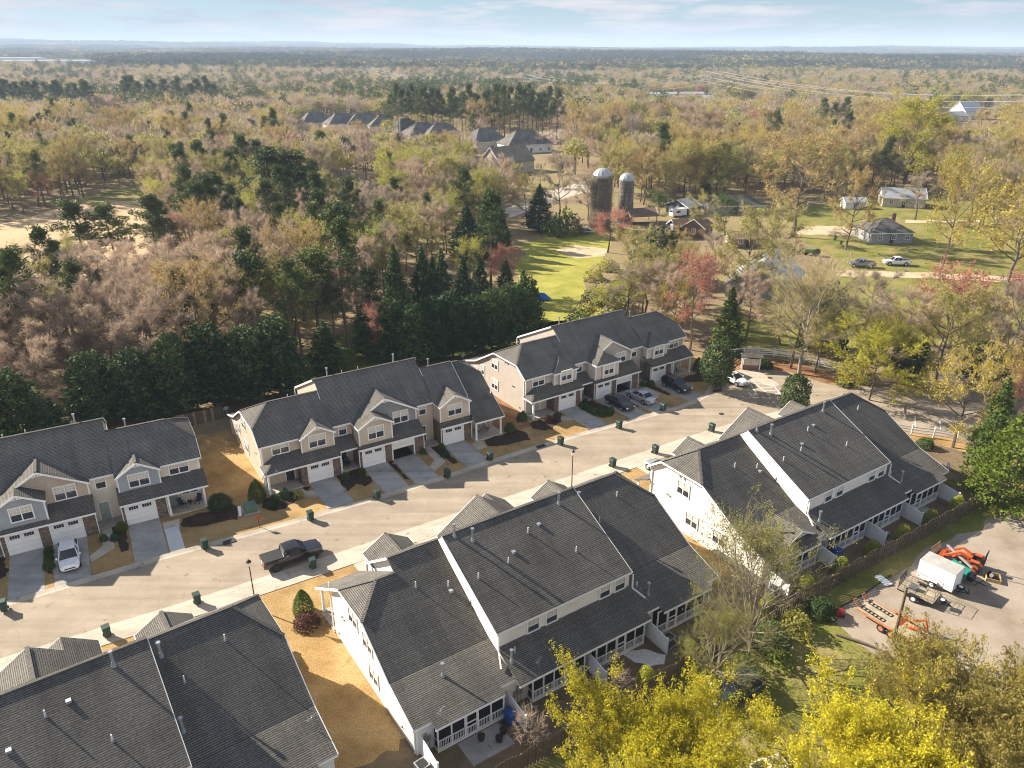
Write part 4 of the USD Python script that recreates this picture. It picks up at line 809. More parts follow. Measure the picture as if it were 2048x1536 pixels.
# wooden scalloped fence
mat('fence_wood', (.115, .085, .06), .9, .35, 3.5); mat('fence_wood_light', (.27, .19, .11), .9, .25, 2.0)
L = np.array(FENCE); s_ = np.concatenate([[0], np.cumsum(np.linalg.norm(np.diff(L, axis=0), axis=1))]); n_ = round(s_[-1] / 2.45); FP = np.array([[np.interp(k, s_, L[:, 0]), np.interp(k, s_, L[:, 1])] for k in np.linspace(0, s_[-1], n_ + 1)])
FT = thing('wooden_fence', 'weathered brown wooden fence with arched panels behind the alley', 'fence')
for k, (a, b) in enumerate(zip(FP[:-1], FP[1:])):
    d = (b - a); W_ = np.linalg.norm(d); d /= W_; nn = np.array([-d[1], d[0]]); m = MB(); nb_ = 15
    for j in range(nb_):
        t0, t1 = (j + .04) / nb_ * (W_ - .14) + .07, (j + .96) / nb_ * (W_ - .14) + .07; h = 1.62 + .28 * math.sin(math.pi * (j + .5) / nb_); p0, p1 = a + d * t0, a + d * t1; off = nn * (.035 if j % 2 else -.035)
        q4 = [p0 + off - nn * .01, p1 + off - nn * .01, p1 + off + nn * .01, p0 + off + nn * .01]; m.hexa([(*c, .03) for c in q4] + [(*c, h) for c in q4])
    for z in (.4, 1.35): m.bar((*(a + d * .05), z), (*(b - d * .05), z), .05, .09)
    obj('fence_panel', m, M['fence_wood'], FT)
for p in FP: obj('fence_post', MB().box(p[0] - .06, p[1] - .06, 0, p[0] + .06, p[1] + .06, 1.72), M['fence_wood'], FT)
back = [at(352, 858)[:2], at(452, 836)[:2]]
BT = thing('wooden_fence', 'old picket fence in the shade behind the gap between the left rows', 'fence'); d = back[1] - back[0]; W_ = np.linalg.norm(d); d /= W_; nb_ = int(W_ / .32)
rngf = np.random.default_rng(4)
for j in range(nb_): p0 = back[0] + d * j * .32; obj('board', MB().hexa([(*p0, 0), (*(p0 + d * .29), 0), (*(p0 + d * .29 + [0, .03]), 0), (*(p0 + [0, .03]), 0), (*p0, 1.8 + rngf.normal(0, .03)), (*(p0 + d * .29), 1.8), (*(p0 + d * .29 + [0, .03]), 1.8), (*(p0 + [0, .03]), 1.8)]), M['fence_wood_light' if rngf.random() < .4 else 'fence_wood'], BT)
# privacy panels and air conditioners behind the porches
mat('ac_grey', (.30, .31, .31), .5); mat('ac_dark', (.07, .075, .075), .5)
ac = kind_of('ac'); obj('cabinet', MB().box(-.4, -.4, .08, .4, .4, .85), M['ac_dark'], ac); obj('fan_top', MB().cyl((0, 0, .85), (0, 0, .9), .36, n=16), M['plastic_black'], ac)
obj('top_frame', MB().box(-.42, -.42, .83, .42, -.34, .88).box(-.42, .34, .83, .42, .42, .88).box(-.42, -.34, .83, -.34, .34, .88).box(.34, -.34, .83, .42, .34, .88), M['ac_grey'], ac); obj('pad', MB().box(-.5, -.5, 0, .5, .5, .08), CO, ac)
for row, xs, where in (('C', (28.7, 21.6, 14.15, 7.75), 'middle foreground row'), ('D', (28.7, 21.6, 14.2, 7.9, 1.0), 'row beside the gravel lot')):
    for k, x in enumerate(xs):
        side = (R(B_ANG[row])); o_ = loc2w(row, x, 15.2); ordn = ('first', 'second', 'third', 'fourth', 'fifth')[k]
        PT = thing('privacy_panel', f'white vinyl privacy panel behind the {where}, {ordn} from left', 'privacy panel', (*o_, 0), side, 'white privacy panels')
        obj('panel', MB().hexa([(-.03, 0, .05), (.03, 0, .05), (.03, 2.4, .05), (-.03, 2.4, .05), (-.03, 0, 1.9), (.03, 0, 1.9), (.03, 2.4, 1.55), (-.03, 2.4, 1.55)]), M['white_vinyl'], PT)
        obj('panel_post', MB().box(-.07, 2.4, 0, .07, 2.54, 1.65), M['white_vinyl'], PT); obj('panel_post', MB().box(-.07, -.02, 0, .07, .0, 2.0), M['white_vinyl'], PT)
        q_ = loc2w(row, x - .9 * (1 if k else -.7), 17.0 if k else 16.6); copy_of(ac, 'air_conditioner', f'grey air conditioner unit beside the {ordn} privacy panel of the {where}', 'air conditioner', (*q_, .03), side + .1, 'air conditioners behind the porches')
# ------------------------------------------------------------------ the gravel lot
ZL = lambda a, b, z=0.0: at(1660 + a * .18945, 1060 + b * .18945, z)
def heading(p, q): d = np.array(q[:2]) - np.array(p[:2]); return math.atan2(d[1], d[0])
mat('ply_deck', (.36, .30, .21), .9, .25, 2.0); mat('frame_dark', (.03, .03, .035), .5, metallic=.4); mat('trailer_white', (.78, .79, .79), .35, .05, 1.0); mat('trailer_roof', (.38, .37, .34), .6, .15, 1.5); mat('orange_steel', (.40, .15, .065), .7, .35, 4); mat('orange_bright', (.50, .095, .022), .5, .2, 5); mat('seat_black', (.015, .015, .015), .6); mat('aluminium', (.50, .49, .46), .4, .1, metallic=.5)
def wheel(T, x, y, r, w, rim='rim_white', n=18):
    wh = obj('wheel', MB().cyl((x, y - w / 2, r), (x, y + w / 2, r), r, n=n), M['tyre'], T); obj('rim', MB().cyl((x, y - w / 2 - .012, r), (x, y + w / 2 + .012, r), r * .58, n=12), M[rim], wh)
A_, B_ = ZL(895, 520), ZL(1270, 700); h_ = heading(A_, B_); C_ = (A_ + B_) / 2 + 1.0 * np.array([-math.sin(h_), math.cos(h_), 0])
T = thing('enclosed_trailer', 'white enclosed cargo trailer with a grey roof on the gravel lot', 'trailer', (C_[0], C_[1], .012), h_); Lh = np.linalg.norm(B_ - A_) / 2
obj('cargo_box', MB().hexa([(-Lh, -.95, .38), (Lh, -.95, .38), (Lh, .95, .38), (-Lh, .95, .38), (-Lh, -.95, 2.2), (Lh, -.95, 2.2), (Lh, .95, 2.2), (-Lh, .95, 2.2)]), M['trailer_white'], T)
obj('roof', MB().slab([(-Lh + .02, -.93, 2.24), (Lh - .02, -.93, 2.24), (Lh - .02, .93, 2.24), (-Lh + .02, .93, 2.24)], .035), M['trailer_roof'], T)
for s in (-1, 1): wheel(T, -.1, s * 1.08, .34, .2); obj('fender', MB().box(-.5, s * .96, .68, .3, s * 1.2, .74), M['trailer_white'], T); obj('corner_trim', MB().box(Lh - .01, s * .86, .38, Lh + .02, s * .96, 2.2), M['aluminium'], T)
obj('tongue', MB().bar((Lh, -.5, .4), (Lh + 1.1, 0, .42), .08).bar((Lh, .5, .4), (Lh + 1.1, 0, .42), .08).bar((Lh + 1.0, 0, .42), (Lh + 1.0, 0, .9), .06), M['frame_dark'], T)
sp = obj('spare_wheel', MB().cyl((Lh + .35, .0, .55), (Lh + .35, 0, .75), .33, n=16), M['tyre'], T); obj('rim', MB().cyl((Lh + .35, 0, .755), (Lh + .35, 0, .765), .19, n=12), M['rim_white'], sp)
obj('side_light', MB().box(-Lh + .12, -.97, .5, -Lh + .25, -.952, .6), M['lamp_red'], T)
A_, B_ = ZL(700, 670), ZL(1072, 838); h_ = heading(A_, B_); C_ = (A_ + B_) / 2 + .95 * np.array([-math.sin(h_), math.cos(h_), 0]); Lh = np.linalg.norm(B_ - A_) / 2
T = thing('utility_trailer', 'open utility trailer with wire mesh sides and a plank deck', 'trailer', (C_[0], C_[1], .012), h_)
for k in range(7): y = -.9 + k * 1.8 / 7; obj('deck_plank', MB().box(-Lh, y + .006, .5, Lh, y + 1.8 / 7 - .006, .55), M['ply_deck'], T)
obj('chassis', MB().bar((-Lh, -.93, .46), (Lh, -.93, .46), .07, .1).bar((-Lh, .93, .46), (Lh, .93, .46), .07, .1).bar((-Lh, -.93, .46), (-Lh, .93, .46), .07, .1).bar((Lh, -.93, .46), (Lh, .93, .46), .07, .1).bar((Lh, -.5, .46), (Lh + 1.2, 0, .46), .08).bar((Lh, .5, .46), (Lh + 1.2, 0, .46), .08), M['frame_dark'], T)
def cage(x0, y0, x1, y1, z0, z1, n, name='mesh_side'):
    m = MB(); a, b = np.array([x0, y0]), np.array([x1, y1])
    for k in range(n + 1): p = a + (b - a) * k / n; m.bar((*p, z0), (*p, z1), .018)
    for z in (z0, (z0 * 2 + z1) / 3, (z0 + 2 * z1) / 3, z1): m.bar((*a, z), (*b, z), .03 if z in (z0, z1) else .014)
    return obj(name, m, M['frame_dark'], T)
cage(-Lh, -.93, -Lh, .93, .5, 1.75, 16, 'mesh_gate')
for s in (-1, 1): cage(-Lh, s * .93, Lh, s * .93, .5, 1.15, 6, 'side_rail'); wheel(T, -.05, s * 1.1, .34, .2); obj('fender', MB().box(-.5, s * .97, .68, .4, s * 1.2, .72), M['frame_dark'], T)
cage(Lh, -.93, Lh, .93, .5, 1.15, 2, 'front_rail')
for s in (-1, 1): obj('upright', MB().bar((-Lh, s * .93, 1.75), (Lh, s * .93, 1.72), .025).bar((Lh, s * .93, .5), (Lh, s * .93, 1.72), .03), M['frame_dark'], T)
obj('upright', MB().bar((Lh, -.93, 1.72), (Lh, .93, 1.72), .025), M['frame_dark'], T)
sp = obj('spare_wheel', MB().cyl((Lh + .45, 0, .55), (Lh + .45, 0, .75), .33, n=16), M['tyre'], T); obj('rim', MB().cyl((Lh + .45, 0, .755), (Lh + .45, 0, .765), .19, n=12), M['rim_white'], sp)
T2 = thing('push_mower', 'small machine under a pale cover on the utility trailer deck', 'machine', tuple(np.array([C_[0], C_[1], .57]) + np.array([-math.cos(h_), -math.sin(h_), 0]) * .5), h_); obj('machine_body', MB().hexa([(-.35, -.3, 0), (.35, -.3, 0), (.35, .3, 0), (-.35, .3, 0), (-.2, -.15, .45), (.25, -.2, .4), (.2, .2, .42), (-.22, .2, .4)]), M['paint_grey'], T2); obj('handle', MB().bar((-.3, -.2, .3), (-1.0, -.2, .8), .03).bar((-.3, .2, .3), (-1.0, .2, .8), .03), M['aluminium'], T2)
A_, B_ = ZL(300, 905), ZL(640, 1120); h_ = heading(A_, B_); Lh = 2.6; C_ = A_ + 2.3 * np.array([math.cos(h_), math.sin(h_), 0]) + 1.0 * np.array([-math.sin(h_), math.cos(h_), 0])
T = thing('flatbed_trailer', 'long rust-orange flatbed trailer with ramps and two axles', 'trailer', (C_[0], C_[1], .012), h_)
for k in range(8): y = -1.0 + k * .25; obj('deck_plank', MB().box(-Lh, y + .006, .58, Lh, y + .244, .63), M['ply_deck'], T)
obj('frame_rail', MB().bar((-Lh, -1.04, .56), (Lh, -1.04, .56), .08, .16), M['orange_steel'], T); obj('frame_rail', MB().bar((-Lh, 1.04, .56), (Lh, 1.04, .56), .08, .16), M['orange_steel'], T); obj('tongue', MB().bar((Lh, -.8, .55), (Lh + 1.5, 0, .5), .1).bar((Lh, .8, .55), (Lh + 1.5, 0, .5), .1), M['orange_steel'], T)
for s in (-1, 1):
    for x in (-.1, .78): wheel(T, x, s * 1.22, .36, .22, 'orange_steel')
    obj('fender', MB().box(-.6, s * 1.1, .76, 1.3, s * 1.36, .8), M['orange_steel'], T)
    r = MB().bar((-Lh, s * .6 - .2, .62), (-Lh - .5, s * .6 - .2, 1.1), .06).bar((-Lh, s * .6 + .2, .62), (-Lh - .5, s * .6 + .2, 1.1), .06)
    for t in (.3, .6, 1.0): r.bar((-Lh - .5 * t, s * .6 - .2, .62 + .48 * t), (-Lh - .5 * t, s * .6 + .2, .62 + .48 * t), .05)
    obj('ramp', r, M['orange_steel'], T)
    l = MB().bar((-2.4, s * .55 - .17, .66), (-.3, s * .55 - .17, .66), .05).bar((-2.4, s * .55 + .17, .66), (-.3, s * .55 + .17, .66), .05)
    for j in range(7): l.bar((-2.4 + j * .35, s * .55 - .17, .66), (-2.4 + j * .35, s * .55 + .17, .66), .05)
    obj('ladder_ramp', l, M['frame_dark'], T)
P_ = ZL(820, 1060); T = thing('loader_bucket', 'heap of bright orange tractor implements at the front of the flatbed', 'implement', (P_[0], P_[1], .012), h_)
obj('bucket', MB().hexa([(-.8, -.9, .2), (.2, -.9, .05), (.2, .7, .05), (-.8, .7, .2), (-.7, -.8, .8), (-.1, -.9, .55), (-.1, .7, .55), (-.7, .6, .85)]), M['orange_bright'], T)
obj('arm', MB().bar((-.3, -.6, .5), (1.0, -.3, 1.0), .16).bar((1.0, -.3, 1.0), (1.4, .1, .2), .14), M['orange_bright'], T); obj('arm', MB().bar((-.3, .5, .5), (.8, .9, 1.2), .14).bar((.8, .9, 1.2), (1.3, .7, .2), .14), M['orange_bright'], T); obj('hydraulic', MB().cyl((.2, .1, .4), (1.5, -.4, .7), .07, n=8), M['frame_dark'], T)
# orange tractor
A_, B_ = ZL(1560, 450), ZL(1250, 330); h_ = heading(A_, B_); T = thing('compact_tractor', 'orange compact tractor with a front loader beside the trailers', 'tractor', (A_[0] + .45 * math.cos(h_) * 0, A_[1] + .5, .012), h_)
for s in (-1, 1):
    wh = obj('rear_wheel', MB().cyl((0, s * .5, .58), (0, s * .85, .58), .58, n=20), M['tyre'], T); obj('rim', MB().cyl((0, s * .5, .58), (0, s * .86, .58), .34, n=14), M['orange_bright'], wh)
    wh = obj('front_wheel', MB().cyl((1.65, s * .45, .34), (1.65, s * .68, .34), .34, n=16), M['tyre'], T); obj('rim', MB().cyl((1.65, s * .45, .34), (1.65, s * .69, .34), .18, n=12), M['orange_bright'], wh)
    obj('fender', MB().slab([(-.6, s * .88, 1.0), (-.3, s * .88, 1.22), (-.3, s * .45, 1.22), (-.6, s * .45, 1.0)], .05).slab([(-.3, s * .88, 1.22), (.45, s * .88, 1.22), (.45, s * .45, 1.22), (-.3, s * .45, 1.22)], .05), M['orange_bright'], T)
    obj('loader_arm', MB().bar((.6, s * .42, 1.15), (1.4, s * .48, 1.45), .14, .2).bar((1.4, s * .48, 1.45), (2.7, s * .5, .5), .14, .2), M['orange_bright'], T)
secs = [[(x, -w, .55), (x, -w, z - .12), (x, -w * .7, z), (x, w * .7, z), (x, w, z - .12), (x, w, .55)] for x, w, z in ((.45, .34, 1.22), (.9, .34, 1.25), (1.5, .31, 1.18), (1.95, .27, 1.02), (2.02, .2, .9))]
obj('bonnet', loft(secs), M['orange_bright'], T, smooth=40); obj('chassis', MB().box(-.5, -.25, .4, 1.9, .25, .7), M['frame_dark'], T); obj('seat', MB().box(-.35, -.24, 1.0, .1, .24, 1.12).box(-.42, -.24, 1.1, -.3, .24, 1.5), M['seat_black'], T)
obj('steering_wheel', MB().cyl((.45, 0, 1.45), (.48, 0, 1.49), .2, n=14), M['seat_black'], T); obj('roll_bar', MB().bar((-.55, -.45, .9), (-.62, -.45, 2.2), .07).bar((-.55, .45, .9), (-.62, .45, 2.2), .07).bar((-.62, -.45, 2.2), (-.62, .45, 2.2), .07), M['frame_dark'], T)
obj('loader_bucket', MB().hexa([(2.6, -.75, .1), (3.25, -.75, .06), (3.25, .75, .06), (2.6, .75, .1), (2.6, -.75, .65), (2.75, -.75, .7), (2.75, .75, .7), (2.6, .75, .65)]), M['orange_bright'], T)
P_ = ZL(1390, 540); T = thing('green_machine', 'teal-green towed machine between the white trailer and the tractor', 'machine', (P_[0], P_[1] + .6, .012), heading(ZL(1290, 470), ZL(1470, 560)))
obj('hood', MB().hexa([(-.9, -.5, .5), (.8, -.5, .5), (.8, .5, .5), (-.9, .5, .5), (-.9, -.45, 1.3), (.75, -.45, 1.05), (.75, .45, 1.05), (-.9, .45, 1.3)]), M['paint_teal'], T); obj('engine', MB().box(.8, -.35, .35, 1.3, .35, .9).box(1.0, -.2, .9, 1.2, .2, 1.15), M['frame_dark'], T)
for s in (-1, 1): wheel(T, -.1, s * .62, .3, .16, 'rim_dark')
obj('tow_bar', MB().bar((1.2, 0, .4), (2.4, .2, .35), .07).bar((1.6, -.5, .3), (1.9, .5, .6), .06), M['frame_dark'], T)
a_, b_ = ZL(1165, 215), ZL(1480, 470); T = thing('steel_beam', 'long pale metal beam leaning across the tractor', 'beam'); obj('beam', MB().bar((a_[0], a_[1] - .8, 1.2), (b_[0], b_[1], .75), .22, .12), M['aluminium'], T)
P_ = ZL(1715, 520); T = thing('wooden_crate', 'low wooden crate of machine parts at the tractor rear', 'crate', (P_[0], P_[1], .012), h_ + .3); mat('pine_wood', (.45, .30, .14), .8, .2, 4); obj('crate_side', MB().box(-.6, -.6, 0, .6, -.54, .35), M['pine_wood'], T); obj('crate_side', MB().box(-.6, .54, 0, .6, .6, .35), M['pine_wood'], T); obj('crate_side', MB().box(-.6, -.54, 0, -.54, .54, .35), M['pine_wood'], T); obj('crate_side', MB().box(.54, -.54, 0, .6, .54, .35), M['pine_wood'], T)
obj('machine_part', MB().cyl((-.2, -.2, .1), (.2, .2, .5), .2, n=8).box(-.4, .0, .05, 0, .4, .4).cyl((.3, -.3, .05), (.3, -.3, .6), .12, n=8), M['frame_dark'], T)
P_ = ZL(1150, 345); T = thing('fuel_can', 'yellow fuel can beside the white trailer', 'fuel can', (P_[0], P_[1], .012), .5); mat('can_yellow', (.62, .42, .02), .4); obj('can', MB().box(-.16, -.22, 0, .16, .22, .48), M['can_yellow'], T); obj('spout', MB().cyl((0, .12, .48), (0, .2, .6), .04, n=6), M['frame_dark'], T)
a_ = ZL(1075, 300); T = thing('pallet_fence', 'leaning wooden slat panel behind the white trailer', 'pallet', (a_[0], a_[1], .012), heading(ZL(1075, 330), ZL(1200, 230)))
for k in range(9): obj('slat', MB().bar((k * .22, 0, 0), (k * .22, .25, 1.15), .1, .025), M['fence_wood_light'], T)
obj('cross_rail', MB().bar((-.1, .09, .3), (1.9, .09, .3), .05, .1).bar((-.1, .24, .95), (1.9, .24, .95), .05, .1), M['fence_wood'], T)
P_ = ZL(560, 540); T = thing('white_board', 'white board lying on the grass by the fence', 'board', (P_[0], P_[1], .03), heading(ZL(530, 500), ZL(600, 560))); obj('board', MB().hexa([(-.75, -.35, 0), (.75, -.35, .02), (.75, .35, .1), (-.75, .35, .06), (-.75, -.35, .05), (.75, -.35, .07), (.75, .35, .16), (-.75, .35, .12)]), M['white_vinyl'], T)
P_ = ZL(105, 890); T = thing('red_mower', 'small red mower at the edge of the gravel', 'mower', (P_[0], P_[1], .012), .9); mat('mower_red', (.35, .02, .02), .4); obj('deck', MB().hexa([(-.5, -.35, .1), (.5, -.3, .1), (.5, .3, .1), (-.5, .35, .1), (-.4, -.2, .45), (.2, -.2, .5), (.2, .2, .5), (-.4, .2, .45)]), M['mower_red'], T); obj('handle', MB().bar((-.4, -.2, .4), (-1.0, -.2, .9), .04).bar((-.4, .2, .4), (-1.0, .2, .9), .04).bar((-1, -.2, .9), (-1, .2, .9), .04), M['frame_dark'], T)
for s in (-1, 1): obj('wheel', MB().cyl((-.3, s * .35, .16), (-.3, s * .43, .16), .16, n=10), M['tyre'], T)
b_ = at(1785, 1288); H_ = height_at(1174, b_[1]); mat('pole_wood', (.15, .115, .085), .9, .2, 3); T = thing('utility_pole', 'grey wooden utility pole standing before the trailers', 'utility pole', (b_[0], b_[1], 0)); obj('pole', MB().cyl((0, 0, 0), (0, 0, H_), .15, .11, 10), M['pole_wood'], T); obj('pole_band', MB().cyl((0, 0, H_ - .25), (0, 0, H_ - .18), .125, .125, 10), M['galvanised'], T)
a_, b_, c_ = ZL(60, 1110), ZL(300, 1190), ZL(495, 1260); T = thing('fallen_log', 'dark fallen log along the gravel edge', 'log'); obj('log', MB().cyl((*a_[:2], .12), (*b_[:2], .16), .13, .12, 7).cyl((*b_[:2], .16), (*c_[:2], .12), .12, .09, 7), M['pole_wood'], T)
a_, b_ = ZL(0, 880), ZL(640, 480); T = thing('rubber_hose', 'thin dark pipe lying in the grass along the fence', 'pipe'); obj('pipe', MB().cyl((*a_[:2], .06), (*((a_ + b_)[:2] / 2 + [0, -.2]), .06), .05, n=6).cyl((*((a_ + b_)[:2] / 2 + [0, -.2]), .06), (*b_[:2], .06), .05, n=6), M['plastic_black'], T)
# porch furniture, roof antennas, dishes
chair = kind_of('porch_chair'); mat('chair_blue', (.02, .035, .07), .6); mat('chair_pale', (.55, .50, .46), .7)
def chair_parts(T, m):
    obj('seat', MB().box(-.27, -.25, .38, .27, .27, .45), m, T); obj('backrest', MB().hexa([(-.27, .22, .45), (.27, .22, .45), (.27, .28, .45), (-.27, .28, .45), (-.27, .38, 1.0), (.27, .38, 1.0), (.27, .44, 1.0), (-.27, .44, 1.0)]), m, T)
    for x in (-.25, .25):
        obj('armrest', MB().box(x - .04, -.25, .62, x + .04, .3, .66), m, T)
        for y in (-.22, .24): obj('leg', MB().bar((x, y, 0), (x, y, .63), .045), M['black_metal'], T)
chair_parts(chair, M['chair_blue']); pale = kind_of('pale_chair'); chair_parts(pale, M['chair_pale'])
for row, x, y, k, a, lb in (('B1', 26.6, -.9, chair, 35, 'dark blue porch chair left of the side table, far left row'), ('B1', 28.2, -.9, chair, -40, 'dark blue porch chair right of the side table, far left row'), ('B2', 26.7, -.7, pale, 30, 'pale lounge chair on the tan row porch, nearer the post'), ('B2', 28.0, -.4, pale, -5, 'pale lounge chair facing out under the porch window of the tan row'), ('B3', 26.2, -1.0, pale, 5, 'pale rocking chair on the greige row porch, left one'), ('B3', 27.6, -1.0, pale, -5, 'pale rocking chair on the greige row porch, right one'), ('B2', 9.4, -.4, chair, 0, 'dark chair in the second entry of the tan row')):
    copy_of(k, 'porch_chair', lb, 'chair', (*loc2w(row, x, y), .16), R(B_ANG[row] + a))
for row, x, y, lb, m_ in (('B1', 27.4, -.8, 'round dark side table between the blue porch chairs', 'black_metal'), ('B2', 27.6, -1.3, 'low terracotta table on the tan row porch', 'brick_red')):
    T = thing('side_table', lb, 'table', (*loc2w(row, x, y), .16), 0); obj('table_top', MB().cyl((0, 0, .42), (0, 0, .46), .3, n=14), M[m_], T); obj('leg', MB().cyl((0, 0, 0), (0, 0, .42), .06, .05, 8), M[m_], T)
mat('wreath', (.05, .02, .015), .9)
for k, (x, z) in enumerate(((26.4, 1.75), (29.0 - .35, 1.9))): T = thing('wreath', ('dark round wreath left of the porch window, far left row', 'dark round wreath right of the porch window, far left row')[k], 'wreath', (*loc2w('B1', x, -.08), z), R(B_ANG['B1'])); obj('ring', trimesh.creation.torus(.2, .06, major_sections=14, minor_sections=6, transform=trimesh.transformations.rotation_matrix(math.pi / 2, [1, 0, 0])), M['wreath'], T, smooth=True)
def antenna(row, x, y, z, lb):
    T = thing('roof_antenna', lb, 'antenna', (*loc2w(row, x, y), z), R(B_ANG[row])); obj('mast', MB().bar((0, 0, 0), (0, 0, .9), .04), M['galvanised'], T); obj('boom', MB().bar((-.4, -.25, .75), (.4, .25, .9), .025), M['galvanised'], T)
    for t in (-.4, -.1, .2, .45): obj('element', MB().bar((.8 * t - .1, .5 * t + .16, .82 + .16 * t), (.8 * t + .1, .5 * t - .16, .82 + .16 * t), .015), M['galvanised'], T)
antenna('C', 27.2, 15.6, 2.8, 'thin roof antenna at the near porch corner of the middle row'); antenna('C', 19.0, 15.6, 2.9, 'thin roof antenna above the second porch of the middle row'); antenna('B4', 0.4, 13.2, 3.7, 'thin roof antenna at the lower left roof edge')
def dish(loc, lb, rot):
    T = thing('satellite_dish', lb, 'satellite dish', loc, rot); obj('arm', MB().bar((0, 0, 0), (0, 0, .6), .05).bar((0, 0, .3), (.35, 0, .5), .03), M['galvanised'], T); v_ = trimesh.creation.icosphere(2, 1.0); v_ = v_.slice_plane([.8, 0, 0], [1, 0, 0]); v_.apply_translation([-1, 0, 0]); v_.apply_scale([.8, .62, .62]); v_.apply_transform(trimesh.transformations.rotation_matrix(-.5, [0, 1, 0])); v_.apply_translation([.05, 0, .7]); obj('reflector', v_, M['ac_grey'], T, smooth=True)
dish((*loc2w('B3', -.2, 15.6), 2.9), 'grey satellite dish on the low rear roof corner of the greige row', 2.0); dish((*loc2w('B2', -.3, 15.7), 2.9), 'grey satellite dish at the rear roof corner of the tan row', 2.2); dish((*loc2w('D', -.2, 15.4), 2.9), 'satellite dish on the far porch corner of the row beside the gravel lot', 5.5)
for (x, y, lb) in ((24.6, 16.5, 'single black pot on the near patio, closest to the camera'), (23.6, 17.3, 'large black pot on the near patio'), (23.0, 16.9, 'black pot at the patio edge')):
    T = thing('flower_pot', lb, 'pot', (*loc2w('C', x, y), .035)); obj('pot', MB().cyl((0, 0, 0), (0, 0, .4), .2, .28, 14), M['plastic_black'], T); obj('soil', MB().cyl((0, 0, .38), (0, 0, .405), .25, n=12), M['mulch'], T)
# ------------------------------------------------------------------ trees
def leaf_mat(name, c1, c2, c3=None, trans=.3, scale=1.0):
    stops = [(.15, c1), (.55, c2), (.95, c3 or c2)]
    MATS[name] = usdkit.material(stage, f'/World/Looks/{name}', {
        'geo': ('geometry', {}), 'n': ('noise_texture', {'scale': scale, 'detail': 2.0}), 'oi': ('object_info', {}),
        'a': ('math', {'math_type': 'multiply_add', 'value2': .45, 'value3': 0.0}), 'b': ('math', {'math_type': 'multiply_add', 'value2': .75}), 'c': ('math', {'math_type': 'multiply_add', 'value2': .35, 'value3': -.28}), 'd': ('math', {'math_type': 'add'}),
        'r': ('rgb_ramp', {'ramp': stops}), 'p': ('principled_bsdf', {'roughness': .65, 'specular_ior_level': .15}), 't': ('translucent_bsdf', {}), 'm': ('mix_closure', {'fac': trans})},
        [('geo.position', 'n.vector'), ('geo.random_per_island', 'a.value1'), ('n.fac', 'b.value1'), ('a.value', 'b.value3'), ('oi.random', 'c.value1'), ('b.value', 'd.value1'), ('c.value', 'd.value2'), ('d.value', 'r.fac'),
         ('r.color', 'p.base_color'), ('r.color', 't.color'), ('p.BSDF', 'm.closure1'), ('t.BSDF', 'm.closure2')], surface='m.closure')
    return MATS[name]
mat('bark', (.13, .10, .078), .95, .3, 3); mat('bark_pine', (.17, .105, .07), .95, .3, 3); mat('bark_pale', (.24, .20, .16), .95, .25, 3)
leaf_mat('twig_pink', (.38, .29, .215), (.54, .415, .31), (.64, .52, .40), .35); leaf_mat('twig_grey', (.31, .26, .19), (.46, .385, .285), (.58, .50, .38), .35); leaf_mat('twig_tan', (.38, .32, .17), (.53, .45, .26), (.63, .55, .33), .35)
leaf_mat('leaf_pine', (.075, .105, .034), (.165, .20, .06), (.31, .33, .10), .15, .6); leaf_mat('leaf_dark', (.046, .08, .026), (.105, .155, .046), (.22, .26, .075), .15, .8); leaf_mat('leaf_cedar', (.07, .11, .025), (.13, .175, .04), (.22, .26, .07), .2, .8)
leaf_mat('leaf_bud', (.30, .285, .06), (.47, .43, .11), (.60, .54, .16), .35); leaf_mat('leaf_yellow', (.42, .37, .022), (.66, .585, .035), (.76, .69, .10), .4); leaf_mat('leaf_lime', (.28, .30, .04), (.44, .44, .06), (.58, .55, .11), .4)
leaf_mat('leaf_orange', (.35, .235, .075), (.54, .37, .135), (.64, .48, .19), .35); leaf_mat('leaf_gold', (.42, .33, .04), (.62, .50, .08), (.70, .58, .13), .35); leaf_mat('leaf_red', (.33, .10, .065), (.48, .17, .12), (.56, .25, .18), .35)
leaf_mat('leaf_olive', (.22, .185, .045), (.40, .33, .085), (.56, .46, .14), .25, .7); leaf_mat('leaf_green', (0.072, 0.120, 0.022), (0.136, 0.192, 0.035), (0.240, 0.272, 0.056), .3); leaf_mat('leaf_gloss', (.05, .08, .028), (.10, .135, .045), (.22, .21, .08), .15); leaf_mat('leaf_bloom', (.55, .45, .43), (.68, .60, .58), (.75, .70, .68), .4)
leaf_mat('leaf_bright', (0.120, 0.168, 0.022), (0.204, 0.252, 0.030), (0.312, 0.324, 0.048), .35); leaf_mat('leaf_wisp', (.20, .20, .05), (.33, .31, .09), (.42, .38, .13), .4); leaf_mat('leaf_fresh', (.34, .33, .03), (.52, .48, .045), (.64, .58, .09), .4); leaf_mat('canopy_grey', (.13, .115, .085), (.20, .175, .13), (.27, .24, .18), .1); leaf_mat('canopy_green', (.11, .12, .04), (.18, .185, .06), (.26, .25, .09), .15); leaf_mat('canopy_pine', (.03, .045, .02), (.06, .08, .032), (.10, .12, .045), .1); leaf_mat('leaf_rust', (.13, .06, .04), (.20, .11, .07), (.27, .16, .11), .2)

